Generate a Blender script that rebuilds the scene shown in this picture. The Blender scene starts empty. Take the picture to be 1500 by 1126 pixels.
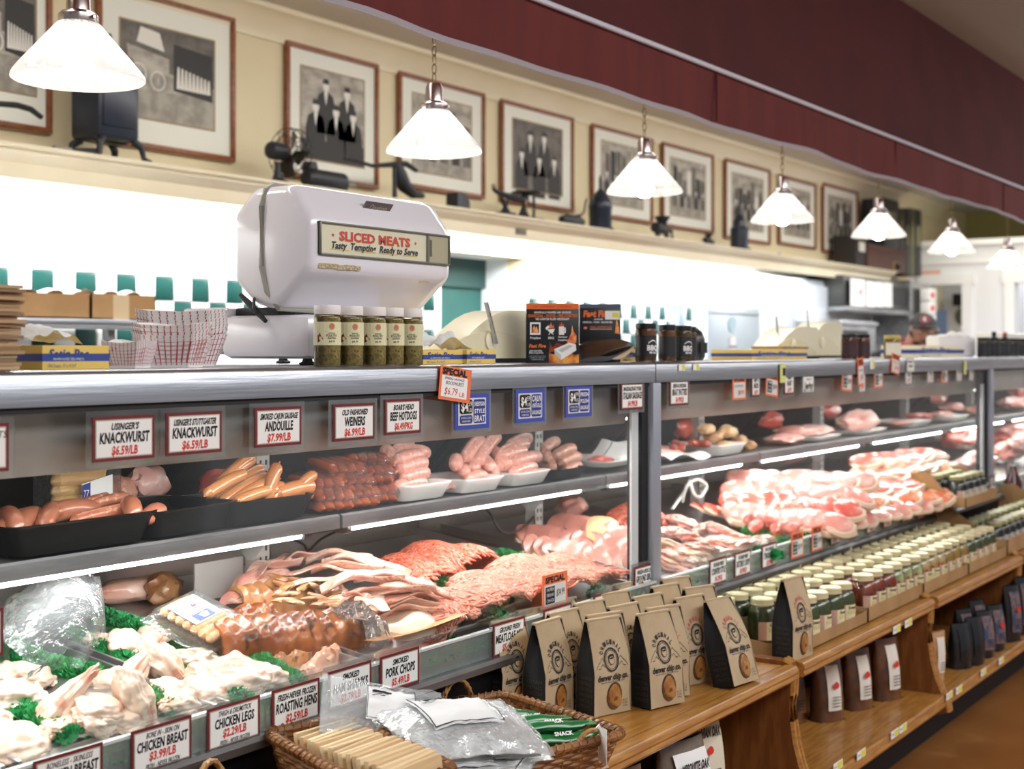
import bpy, bmesh, math, random
from mathutils import Vector, Matrix, noise
R=math.radians
SC=bpy.context.scene
COL=SC.collection
random.seed(7)
# ---------------------------------------------------------------- camera geometry (photo taken as 1500 x 1126)
H=1.346; UV=2110.0; VV=514.0; F=2000.0
YAW=math.atan((UV-750)/F); CA=math.cos(YAW); SA=math.sin(YAW); K=F/CA
cam=bpy.data.cameras.new('camera'); camo=bpy.data.objects.new('camera',cam); COL.objects.link(camo)
cam.sensor_width=36; cam.lens=F/1500*36; cam.shift_y=-(563-VV)/1500
camo.location=(0,0,H); camo.rotation_euler=(R(90),0,YAW-R(90))
cam.dof.use_dof=True; cam.dof.focus_distance=2.45; cam.dof.aperture_fstop=4.6
cam.clip_start=.05; SC.camera=camo
def P(u,v,Y):
    d=K*Y/(UV-u); return Vector(((d-Y*SA)/CA, Y, H-(v-VV)*d/F))
def PX(u,Y): return P(u,VV,Y).x
def PZ(u,v,z):
    d=F*(H-z)/(v-VV); Y=(UV-u)*d/K; return Vector(((d-Y*SA)/CA,Y,z))
# ---------------------------------------------------------------- world, view
w=bpy.data.worlds.new('world'); SC.world=w; w.use_nodes=True
w.node_tree.nodes['Background'].inputs[0].default_value=(.93,.92,.95,1)
w.node_tree.nodes['Background'].inputs[1].default_value=.30
SC.view_settings.view_transform='Standard'; SC.view_settings.look='None'
SC.view_settings.gamma=1; SC.view_settings.use_curve_mapping=False; SC.view_settings.exposure=0.0
def area(name,loc,sx,sy,power,rot=(0,0,0),col=(1,1,1),spread=None):
    l=bpy.data.lights.new(name,'AREA'); l.shape='RECTANGLE'; l.size=sx; l.size_y=sy; l.energy=power; l.color=col
    if spread: l.spread=spread
    o=bpy.data.objects.new(name,l); COL.objects.link(o); o.location=loc; o.rotation_euler=rot; return o
# added fill lamps over the customer side, brightening cards and scale from the front
area('store_fill',(2.2,-1.0,2.8),5,1.2,150,(R(24),0,0),(.97,.98,1))
area('store_fill',(8.0,-.8,2.8),6,1.2,72,(R(24),0,0),(.97,.98,1))
# added fill lamps behind the counter, no fixtures, brightening cream wall and butcher
area('aisle_fill',(5.6,2.5,2.76),11,.4,140,(R(28),0,0),(1,.98,.95))
area('aisle_fill',(10.6,2.4,2.25),2.6,1.2,85,(0,0,0),(.97,.98,1))
# ---------------------------------------------------------------- materials
def lin(h):
    if isinstance(h,(tuple,list)): return tuple(h)+((1,) if len(h)==3 else ())
    h=h.lstrip('#'); c=[int(h[i:i+2],16)/255 for i in (0,2,4)]
    return tuple((x/12.92 if x<=.04045 else ((x+.055)/1.055)**2.4) for x in c)+(1,)
MC={}
def mat(name,c1,rough=.5,metal=0,c2=None,sc=8,stretch=(1,1,1),bump=0,bsc=None,sss=0,coat=0,lo=.4,hi=.6,trans=0,spec=.5,detail=4,c3=None,sc3=60,emit=0):
    if name in MC: return MC[name]
    m=bpy.data.materials.new(name); m.use_nodes=True; nt=m.node_tree; b=nt.nodes['Principled BSDF']
    b.inputs['Base Color'].default_value=lin(c1); b.inputs['Roughness'].default_value=rough; b.inputs['Metallic'].default_value=metal
    b.inputs['Coat Weight'].default_value=coat; b.inputs['Coat Roughness'].default_value=.12; b.inputs['Specular IOR Level'].default_value=spec
    if sss:
        b.inputs['Subsurface Weight'].default_value=sss; b.inputs['Subsurface Radius'].default_value=(1,.35,.25); b.inputs['Subsurface Scale'].default_value=.008
    if emit:
        b.inputs['Emission Color'].default_value=lin(c1); b.inputs['Emission Strength'].default_value=emit
    if c2 or bump:
        tc=nt.nodes.new('ShaderNodeTexCoord'); mp=nt.nodes.new('ShaderNodeMapping'); nt.links.new(tc.outputs['Object'],mp.inputs[0]); mp.inputs['Scale'].default_value=stretch
    col=None
    if c2:
        n=nt.nodes.new('ShaderNodeTexNoise'); n.inputs['Scale'].default_value=sc; n.inputs['Detail'].default_value=detail; nt.links.new(mp.outputs[0],n.inputs[0])
        r=nt.nodes.new('ShaderNodeValToRGB'); r.color_ramp.elements[0].position=lo; r.color_ramp.elements[1].position=hi
        r.color_ramp.elements[0].color=lin(c1); r.color_ramp.elements[1].color=lin(c2)
        nt.links.new(n.outputs['Fac'],r.inputs[0]); col=r.outputs[0]
        if c3:
            n3=nt.nodes.new('ShaderNodeTexNoise'); n3.inputs['Scale'].default_value=sc3; n3.inputs['Detail'].default_value=3; nt.links.new(mp.outputs[0],n3.inputs[0])
            r3=nt.nodes.new('ShaderNodeValToRGB'); r3.color_ramp.elements[0].position=.58; r3.color_ramp.elements[1].position=.66
            mx=nt.nodes.new('ShaderNodeMixRGB'); nt.links.new(n3.outputs['Fac'],r3.inputs[0]); nt.links.new(r3.outputs[0],mx.inputs[0]); nt.links.new(col,mx.inputs[1]); mx.inputs[2].default_value=lin(c3); col=mx.outputs[0]
        nt.links.new(col,b.inputs['Base Color'])
    if bump:
        n2=nt.nodes.new('ShaderNodeTexNoise'); n2.inputs['Scale'].default_value=bsc or sc; n2.inputs['Detail'].default_value=5; nt.links.new(mp.outputs[0],n2.inputs[0])
        bm_=nt.nodes.new('ShaderNodeBump'); bm_.inputs['Strength'].default_value=bump; bm_.inputs['Distance'].default_value=.004; nt.links.new(n2.outputs['Fac'],bm_.inputs['Height']); nt.links.new(bm_.outputs[0],b.inputs['Normal'])
    if trans:
        o=nt.nodes['Material Output']; t=nt.nodes.new('ShaderNodeBsdfTransparent'); x=nt.nodes.new('ShaderNodeMixShader'); x.inputs[0].default_value=1-trans
        nt.links.new(t.outputs[0],x.inputs[1]); nt.links.new(b.outputs[0],x.inputs[2]); nt.links.new(x.outputs[0],o.inputs[0])
    MC[name]=m; return m
def emat(name,c,s):
    if name in MC: return MC[name]
    m=bpy.data.materials.new(name); m.use_nodes=True; nt=m.node_tree; nt.nodes.remove(nt.nodes['Principled BSDF'])
    e=nt.nodes.new('ShaderNodeEmission'); e.inputs[0].default_value=lin(c); e.inputs[1].default_value=s; nt.links.new(e.outputs[0],nt.nodes['Material Output'].inputs[0]); MC[name]=m; return m
def thin_glass(name,tint='#ffffff',ior=1.45,rough=0.0,boost=1.0,haze=0.0,bump=0,bsc=40):
    if name in MC: return MC[name]
    m=bpy.data.materials.new(name); m.use_nodes=True; nt=m.node_tree; nt.nodes.remove(nt.nodes['Principled BSDF'])
    t=nt.nodes.new('ShaderNodeBsdfTransparent'); t.inputs[0].default_value=lin(tint)
    g=nt.nodes.new('ShaderNodeBsdfGlossy'); g.inputs['Roughness'].default_value=rough
    f=nt.nodes.new('ShaderNodeFresnel'); f.inputs[0].default_value=ior
    k=nt.nodes.new('ShaderNodeMath'); k.operation='MULTIPLY'; k.inputs[1].default_value=boost; k.use_clamp=True; nt.links.new(f.outputs[0],k.inputs[0])
    x=nt.nodes.new('ShaderNodeMixShader'); nt.links.new(k.outputs[0],x.inputs[0]); nt.links.new(t.outputs[0],x.inputs[1]); nt.links.new(g.outputs[0],x.inputs[2]); out=x.outputs[0]
    if bump:
        n2=nt.nodes.new('ShaderNodeTexNoise'); n2.inputs['Scale'].default_value=bsc; n2.inputs['Detail'].default_value=3
        tc=nt.nodes.new('ShaderNodeTexCoord'); nt.links.new(tc.outputs['Object'],n2.inputs[0])
        b_=nt.nodes.new('ShaderNodeBump'); b_.inputs['Strength'].default_value=bump; b_.inputs['Distance'].default_value=.01; nt.links.new(n2.outputs['Fac'],b_.inputs['Height'])
        nt.links.new(b_.outputs[0],g.inputs['Normal']); nt.links.new(b_.outputs[0],f.inputs['Normal'])
    if haze:
        d=nt.nodes.new('ShaderNodeBsdfDiffuse'); d.inputs[0].default_value=(.85,.87,.88,1); y=nt.nodes.new('ShaderNodeMixShader'); y.inputs[0].default_value=haze
        nt.links.new(out,y.inputs[1]); nt.links.new(d.outputs[0],y.inputs[2]); out=y.outputs[0]
    nt.links.new(out,nt.nodes['Material Output'].inputs[0]); MC[name]=m; return m
steel=mat('brushed_steel','#c6c9cf',.30,1,'#aeb2ba',3,(1,30,30),bump=.08,bsc=6)
steel_dull=mat('dull_steel','#a9abad',.42,1,'#8e9092',5,(1,8,8))
steel_in=mat('case_liner','#74716b',.38,.85,'#77746e',4)
black=mat('black_panel','#0c0d10',.4,spec=.3); blackmatte=mat('black_matte','#15161a',.65)
gasket=mat('gasket','#1c1e22',.7)
cream=mat('cream_paint','#dccfab',.62,c2='#d8caa5',sc=2)
creamtrim=mat('cream_trim_paint','#e6dcc0',.45,c2='#e1d6b8',sc=3)
white_wall=mat('white_wall_paint','#dfe2e6',.6)
olive=mat('olive_paint','#8f8450',.7)
ceilm=mat('ceiling_paint','#b9b3a8',.8)
soffitm=mat('soffit_paint','#cfcdc6',.7)
maroon=mat('maroon_canvas','#662421',.85,c2='#5e201e',sc=3,stretch=(4,1,.6),bump=.15,bsc=1.5)
maroon_shaded=mat('maroon_canvas_shaded','#521b1c',.9,c2='#4a1819',sc=3,bump=.15,bsc=1.5)  # same canvas as below, its dimmer lighting painted in as a darker colour
piping=mat('piping_white','#d9d9e6',.4)
oak=mat('oak_wood','#b9843f',.38,c2='#a06a2c',sc=9,stretch=(1.2,14,14),bump=.08,coat=.25)
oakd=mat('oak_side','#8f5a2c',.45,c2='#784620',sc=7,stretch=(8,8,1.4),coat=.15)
darkwood=mat('dark_wood','#3c2419',.45,c2='#2f1b13',sc=6,stretch=(6,6,1.2))
floorm=mat('floor_finish','#a9703c',.32,c2='#8f5a2c',sc=1.3,stretch=(1,1,1),c3='#b57f4b',sc3=2.5)
enamel=mat('white_enamel','#eceaf0',.16,coat=.5,spec=.6)
teal=mat('teal_tile','#14433e',.25,coat=.3); tilew=mat('white_tile','#eef0ee',.25,coat=.3); tilec=mat('cream_tile','#e9e4dd',.25,coat=.3)
grout=mat('grout','#dadcda',.8)
frame_w=mat('frame_wood','#8e5634',.4,c2='#7a4528',sc=12,stretch=(3,3,3))
matb=mat('mat_board','#e4e4d8',.8)
iron=mat('cast_iron','#1d1f24',.5,c2='#26282d',sc=20,bump=.1)
navy=mat('navy_enamel','#1f2736',.35)
paper=mat('white_paper','#f1f1ee',.8); paperd=mat('grey_paper','#d8d8d4',.8)
red_ink=mat('red_ink','#d33a2c',.7); blk_ink=mat('black_ink','#17171a',.7); blue_ink=mat('blue_ink','#2b3a86',.6); maroon_ink=mat('maroon_ink','#6d1a26',.6)
orange=mat('orange_card','#ee7a4d',.7); silver_ink=mat('gold_ink','#b8ae98',.6)
bluecard=mat('blue_card','#3c4db0',.6); yellow=mat('yellow_sticker','#e3dd4a',.6)
kraft=mat('kraft_paper','#bda888',.75,c2='#b39c7a',sc=12,bump=.25,bsc=25)
card_b=mat('cardboard','#b08a5d',.8,c2='#a27c50',sc=6,bump=.1)
clear=thin_glass('clear_plastic','#fafcfb',1.35,.08,.6,haze=.035)
film=thin_glass('plastic_film','#f6f8f8',1.42,.12,.5,haze=.03,bump=.9,bsc=45)
bagfilm=thin_glass('crinkled_film','#f2f5f5',1.45,.12,1.0,haze=.07,bump=1.0,bsc=26)
glassm=thin_glass('case_glass','#f8fafa',1.45,0,.28)
lipglass=thin_glass('lip_glass','#e4f2ec',1.5,.02,.8,haze=.12)
jarglass=thin_glass('jar_glass','#f6faf6',1.5,.03,1.1)
foam=mat('foam_tray','#f3efec',.5); blktray=mat('black_tray','#08090a',.3,coat=.1,spec=.3)
green_pl=mat('green_garnish','#2aa45c',.45,c2='#1c8a49',sc=30,sss=.15)
# ---------------------------------------------------------------- mesh builder
class MB:
    def __init__(s): s.v=[]; s.f=[]; s.m=[]
    def add(s,vs,fs,mi=0,M=None):
        n=len(s.v)
        s.v+= [tuple(M@Vector(v)) for v in vs] if M is not None else [tuple(v) for v in vs]
        s.f+=[tuple(n+i for i in f) for f in fs]; s.m+=[mi]*len(fs); return s
    def box(s,x0,x1,y0,y1,z0,z1,mi=0,M=None,b=0):
        if b<=0:
            vs=[(x,y,z) for z in (z0,z1) for y in (y0,y1) for x in (x0,x1)]
            return s.add(vs,[(0,2,3,1),(4,5,7,6),(0,1,5,4),(2,6,7,3),(0,4,6,2),(1,3,7,5)],mi,M)
        b=min(b,(x1-x0)/2.01,(y1-y0)/2.01,(z1-z0)/2.01)
        bm=bmesh.new(); bmesh.ops.create_cube(bm,size=1)
        for q in bm.verts: q.co=Vector(((x0+x1)/2+q.co.x*(x1-x0),(y0+y1)/2+q.co.y*(y1-y0),(z0+z1)/2+q.co.z*(z1-z0)))
        bmesh.ops.bevel(bm,geom=bm.edges[:],offset=b,segments=2,affect='EDGES',profile=.5)
        return s.bm(bm,mi,M)
    def bm(s,bm,mi=0,M=None):
        bm.verts.index_update(); s.add([q.co for q in bm.verts],[[q.index for q in f.verts] for f in bm.faces],mi,M); bm.free(); return s
    def lathe(s,pr,n=20,mi=0,M=None):
        vs=[];fs=[]
        for r,z in pr:
            for k in range(n):
                a=2*math.pi*k/n; vs.append((r*math.cos(a),r*math.sin(a),z))
        for i in range(len(pr)-1):
            for k in range(n):
                k2=(k+1)%n; fs.append((i*n+k,i*n+k2,(i+1)*n+k2,(i+1)*n+k))
        if pr[0][0]>1e-5: fs.append(tuple(range(n-1,-1,-1)))
        if pr[-1][0]>1e-5: fs.append(tuple((len(pr)-1)*n+k for k in range(n)))
        return s.add(vs,fs,mi,M)
    def loft(s,rings,mi=0,M=None,caps=True,closed=True):
        n=len(rings[0]); vs=[p for r in rings for p in r]; fs=[]
        for i in range(len(rings)-1):
            for k in range(n if closed else n-1):
                k2=(k+1)%n; fs.append((i*n+k,i*n+k2,(i+1)*n+k2,(i+1)*n+k))
        if caps: fs+= [tuple(range(n-1,-1,-1)),tuple((len(rings)-1)*n+k for k in range(n))]
        return s.add(vs,fs,mi,M)
    def tube(s,pts,r,n=8,mi=0,M=None,caps=True,flat=1,closed=False):
        pts=[Vector(p) for p in pts]; L=len(pts); rings=[]
        up=Vector((0,0,1)); 
        for i,p in enumerate(pts):
            if closed: t=pts[(i+1)%L]-pts[i-1]
            else: t=pts[min(i+1,L-1)]-pts[max(i-1,0)]
            t.normalize()
            a=t.cross(up)
            if a.length<.05: a=t.cross(Vector((0,1,0)))
            a.normalize(); b=a.cross(t)
            rr=r[i] if isinstance(r,(list,tuple)) else r
            rings.append([p+a*math.cos(2*math.pi*k/n)*rr+b*math.sin(2*math.pi*k/n)*rr*flat for k in range(n)])
        if closed: rings.append(rings[0])
        return s.loft(rings,mi,M,caps and not closed)
    def prism(s,pts,y0,y1,mi=0,M=None):   # pts in (x,z), extruded in y
        n=len(pts); vs=[(x,y0,z) for x,z in pts]+[(x,y1,z) for x,z in pts]
        fs=[tuple(range(n)),tuple(range(2*n-1,n-1,-1))]+[(k,n+k,n+(k+1)%n,(k+1)%n) for k in range(n)]
        return s.add(vs,fs,mi,M)
    def xprism(s,pts,x0,x1,mi=0,M=None):  # pts in (y,z), extruded in x
        n=len(pts); vs=[(x0,y,z) for y,z in pts]+[(x1,y,z) for y,z in pts]
        fs=[tuple(range(n-1,-1,-1)),tuple(range(n,2*n))]+[(k,(k+1)%n,n+(k+1)%n,n+k) for k in range(n)]
        return s.add(vs,fs,mi,M)
    def quad(s,a,b,c,d,mi=0,M=None): return s.add([a,b,c,d],[(0,1,2,3)],mi,M)
    def grid(s,fn,nu,nv,mi=0,M=None,th=0):
        vs=[fn(i/nu,j/nv) for i in range(nu+1) for j in range(nv+1)]
        w_=nv+1; fs=[(i*w_+j,(i+1)*w_+j,(i+1)*w_+j+1,i*w_+j+1) for i in range(nu) for j in range(nv)]
        return s.add(vs,fs,mi,M)
    def text(s,t,x,z,h,w=None,shear=0,mi=0,M=None,y=0,bold=0,align='c'):
        vs,fs,W,Hh=glyphs(t,bold); k=h; kx=k if w is None else w/max(W,1e-4)
        if align=='l': x=x+W*kx/2
        s.add([(x+(p[0]-W/2)*kx+shear*p[1]*k,y,z+(p[1]-.5)*k) for p in vs],fs,mi,M); return s
    def build(s,name,mats,parent=None,w=0,smooth=True,ang=38,kind=None,recalc=True):
        me=bpy.data.meshes.new(name); off=Vector((0,0,0))
        if w and parent is not None:
            off=Vector(parent.location); 
            q=parent.parent
            while q: off+=Vector(q.location); q=q.parent
        me.from_pydata([Vector(v)-off for v in s.v],[],s.f)
        if not isinstance(mats,(list,tuple)): mats=[mats]
        for m in mats: me.materials.append(m)
        me.polygons.foreach_set('material_index',s.m)
        if recalc and len(s.f)<60000:
            bm=bmesh.new(); bm.from_mesh(me); bmesh.ops.recalc_face_normals(bm,faces=bm.faces); bm.to_mesh(me); bm.free()
        if smooth:
            me.polygons.foreach_set('use_smooth',[True]*len(s.f)); me.set_sharp_from_angle(angle=R(ang))
        me.update()
        o=bpy.data.objects.new(name,me); COL.objects.link(o); o.parent=parent
        if kind: o['kind']=kind
        return o
GC={}
def glyphs(t,bold=0):
    key=(t,bold)
    if key in GC: return GC[key]
    cu=bpy.data.curves.new('t','FONT'); cu.body=t; cu.size=1; cu.resolution_u=2; cu.fill_mode='FRONT'; cu.offset=bold; cu.space_character=1.05
    ob=bpy.data.objects.new('t',cu); me=bpy.data.meshes.new_from_object(ob)
    vs=[tuple(v.co) for v in me.vertices]; fs=[tuple(p.vertices) for p in me.polygons]
    x0=min(v[0] for v in vs) if vs else 0; x1=max(v[0] for v in vs) if vs else 1
    ch=.69
    vs=[((v[0]-x0)/ch,v[1]/ch) for v in vs]; r=(vs,fs,(x1-x0)/ch,1)
    bpy.data.objects.remove(ob); bpy.data.curves.remove(cu); bpy.data.meshes.remove(me); GC[key]=r; return r
def tag(o,label=None,cat=None,group=None,kind=None):
    if label: o['label']=label
    if cat: o['category']=cat
    if group: o['group']=group
    if kind: o['kind']=kind
    return o
def thing(name,label,cat,loc=(0,0,0),rotz=0,group=None):
    o=bpy.data.objects.new(name,None); COL.objects.link(o); o.location=loc; o.rotation_euler=(0,0,rotz); o.empty_display_size=.02
    return tag(o,label,cat,group)
KIDS={}
def copy_tree(o,loc=None,rot=None,label=None,group=None,scale=None,par=None):
    c=o.copy(); COL.objects.link(c)
    if par is not None: c.parent=par
    if loc is not None: c.location=loc
    if rot is not None: c.rotation_euler=rot
    if scale is not None: c.scale=scale
    if label: c['label']=label
    if group: c['group']=group
    for ch in list(o.children): copy_tree(ch,par=c)
    return c
ORD='first second third fourth fifth sixth seventh eighth ninth tenth eleventh twelfth thirteenth fourteenth fifteenth sixteenth seventeenth eighteenth nineteenth twentieth twenty-first twenty-second twenty-third twenty-fourth twenty-fifth twenty-sixth twenty-seventh twenty-eighth twenty-ninth thirtieth'.split()
def Tm(x,y,z,rz=0,rx=0,ry=0,s=1):
    return Matrix.Translation((x,y,z))@Matrix.Rotation(rz,4,'Z')@Matrix.Rotation(ry,4,'Y')@Matrix.Rotation(rx,4,'X')@Matrix.Scale(s,4)
# ================================================================ SETTING
def struct(mb,name,m,**k): return mb.build(name,m,kind='structure',**k)
XE=12.9; YW=4.2; ZS=2.82; YL=3.9
struct(MB().box(-2,16,-4,6,-.1,0),'floor',floorm)
struct(MB().box(-2,16,-4,2.0,2.9,3.0),'ceiling',ceilm)
struct(MB().box(-1.2,XE+2,2.0,YW,ZS,ZS+.06),'ceiling_soffit',soffitm)
# back wall with the recess (hatch) cut in
X0r,X1r,Zr=5.53,6.31,1.86
wb=MB(); wb.box(-1.2,X0r,YW,YW+.12,0,ZS); wb.box(X1r,XE+2,YW,YW+.12,0,ZS); wb.box(X0r,X1r,YW,YW+.12,Zr,ZS); wb.box(X0r,X1r,YW,YW+.12,0,1.0)
wall=struct(wb,'wall_back',cream)
lb=MB().box(-1.2,X0r-.005,YW-.006,YW-.001,.9,1.95).box(X1r+.005,XE,YW-.006,YW-.001,.9,1.95).box(X0r-.005,X1r+.005,YW-.006,YW-.001,Zr,1.95)
lb.build('wall_lining',mat('white_lining','#eceeed',.5),wall)
# tiles as pieces of the wall
TP=.0953; tp={}
def tile_mesh(m,key):
    if key not in tp:
        tp[key]=MB().box(.0025,TP-.0025,-.012,-.006,.0025,TP-.0025,b=.0015).build('tile',m); COL.objects.unlink(tp[key])
    return tp[key].data
cnt=0
for r in range(5):
    for c in range(-2,60):
        x=3.088+c*TP; z=1.3544+r*TP
        if x+TP>X0r-.01 and x<X1r+.01: continue
        if cnt>=298 or x>8.7: continue
        if r<=2: key='g' if (c+r)%2==0 else 'w'
        else: key='w' if (c+r)%2 else 'c'
        o=bpy.data.objects.new('tile',tile_mesh({'g':teal,'w':tilew,'c':tilec}[key],key)); COL.objects.link(o); o.parent=wall; o.location=(x,YW-.001,z); cnt+=1
for o in tp.values(): bpy.data.objects.remove(o)
# recess lining
rc=MB(); rc.box(X0r-.02,X1r+.02,YW+.30,YW+.34,.9,Zr+.05,0); rc.box(X1r,X1r+.04,YW+.12,YW+.34,.9,Zr+.04,1); rc.box(X0r-.04,X0r,YW+.12,YW+.34,.9,Zr+.04,1)
rc.box(X0r,X1r,YW+.12,YW+.34,Zr,Zr+.04,1); rc.box(X0r,X1r,YW+.10,YW+.34,.94,1.0,1); rc.box(X0r,X1r,YW+.27,YW+.30,Zr-.16,Zr,2)
struct(rc,'trim_4',[mat('teal_paint','#1c5651',.5,c2='#184c48',sc=3),white_wall,mat('teal_header','#173f3d',.6)])
# ledge on the back wall (display ledge with crown moulding)
zt=2.032; zb=1.923; XL=11.6
prof=[(YL-.03,zt),(YL-.03,zt-.010),(YL-.012,zt-.016),(YL-.012,zt-.026),(YL+.012,zt-.040),(YL+.022,zt-.05),(YL+.030,zt-.056),(YL+.030,zb),(YL+.055,zb),(YL+.055,zt-.03),(YW,zt-.03),(YW,zt)]
struct(MB().xprism(prof,-1.2,XL),'trim_1',creamtrim)
tb=MB().xprism([(YL+.09,zb+.02),(YL+.16,zb+.02),(YL+.16,zb+.06),(YL+.09,zb+.06)],-1.0,9.3)
o=tb.build('wall_wash_light',emat('tube_glow','#f4f8ff',9)); tag(o,'long bright light strip hidden under the cream display ledge','light strip')
for x in (0.6,3.6,6.6): area('ledge_light',(x,YL+.14,zb-.01),3.0,.08,38,(R(22),0,0),(.97,.99,1))
for x in (2.6,5.8,8.6): area('ledge_low_light',(x,YL+.05,zb-.02),2.6,.1,5,(R(10),0,0),(.98,.99,1))
# crown moulding at the ceiling
struct(MB().xprism([(YW,ZS-.13),(YW-.012,ZS-.13),(YW-.02,ZS-.09),(YW-.05,ZS-.06),(YW-.07,ZS-.03),(YW-.10,ZS-.02),(YW-.10,ZS),(YW,ZS)],-1.2,XE+1),'trim_2',creamtrim)
# far partition wall with two door openings
def yfar(u,X=XE):
    t=(UV-u)/K; return X*CA*t/(1-t*SA)
zfw=2.33; fw=MB(); edges=[(YW+.5,yfar(1363)),(yfar(1410),yfar(1487)),(yfar(1530),-3.5)]
for a,b in edges: fw.box(XE,XE+.12,b,a,0,zfw)
for a,b in ((yfar(1363),yfar(1410)),(yfar(1487),yfar(1530))): fw.box(XE,XE+.12,b,a,1.97,zfw)
wf=struct(fw,'wall_far',white_wall)
tr=MB().box(XE-.06,XE+.14,-3.5,YW+.5,zfw,zfw+.05).box(XE-.02,XE,-3.5,YW+.5,2.16,2.19)
for a,b in ((yfar(1363),yfar(1410)),(yfar(1487),yfar(1530))):
    tr.box(XE-.03,XE,a,a+.09,0,2.06); tr.box(XE-.03,XE,b-.09,b,0,2.06); tr.box(XE-.035,XE,b-.11,a+.11,1.97,2.07)
struct(tr,'trim_3',mat('white_trim','#e8eaec',.4))
struct(MB().box(XE+1.9,XE+2.0,-3.5,6,0,3.4),'wall_end',olive)
struct(MB().box(XE+.12,XE+1.9,-3.5,6,2.28,2.33),'ceiling_far',white_wall)
struct(MB().box(XE+1.2,XE+1.25,-3,YW,0,2.28),'wall_inner',mat('pale_blue_wall','#c3cdd4',.7))
area('door_room_light',(XE+.7,2.4,2.2),1,2.5,22)
area('far_light',(9.6,.3,2.75),2,1.5,40,(R(20),0,0))
area('upper_far_fill',(XE-.6,2.6,2.6),1.2,2.4,22,(0,R(-50),0),(1,.95,.8))  # added lamp without a fixture, brightens the olive end wall
# awning valance of maroon canvas
YV=1.88; zv0=H+.3124/CA*YV; zv1=H+.387/CA*YV
av=thing('awning','maroon canvas awning valance with white piping running over the counter','awning',(5,YV,zv0))
nx=150; va=MB()
def vy(x,t): return YV+.012*math.sin(x*5.1)*(1-t)+.006*math.sin(x*13+1)*(1-t)
def vz(x): return zv0+.003*math.sin(x*2.9+.6)+.002*math.sin(x*7)
va.grid(lambda a,b:(-1.2+a*15,vy(-1.2+a*15,b),vz(-1.2+a*15)+(zv1-vz(-1.2+a*15))*b),nx,3)
va.grid(lambda a,b:(-1.2+a*15,vy(-1.2+a*15,b)+.006,vz(-1.2+a*15)+(zv1-vz(-1.2+a*15))*b),nx,3)
va.build('valance',maroon,av,w=1)
MB().grid(lambda a,b:(-1.2+a*15,YV-.004+.10*b,zv1+(2.9-zv1)*b),60,4).build('canopy',maroon_shaded,av,w=1)
MB().tube([(-1.2+i*.5,YV-.012,zv1) for i in range(31)],.0075,8).build('piping',piping,av,w=1)
hm=MB().grid(lambda a,b:(-1.2+a*15,vy(-1.2+a*15,0)-.004+.012*b,vz(-1.2+a*15)-.003+.012*(1 if b<.3 or b>.7 else 0)),nx,3)
hm.build('hem',mat('hem_white','#a9a3ac',.5),av,w=1)
for x in (2.2,3.9,5.6,7.3): MB().box(x-.004,x+.004,YV-.006+.0,YV-.002,zv0+.01,zv1-.008).build('seam',mat('seam_maroon','#4e1620',.9),av,w=1)
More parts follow.
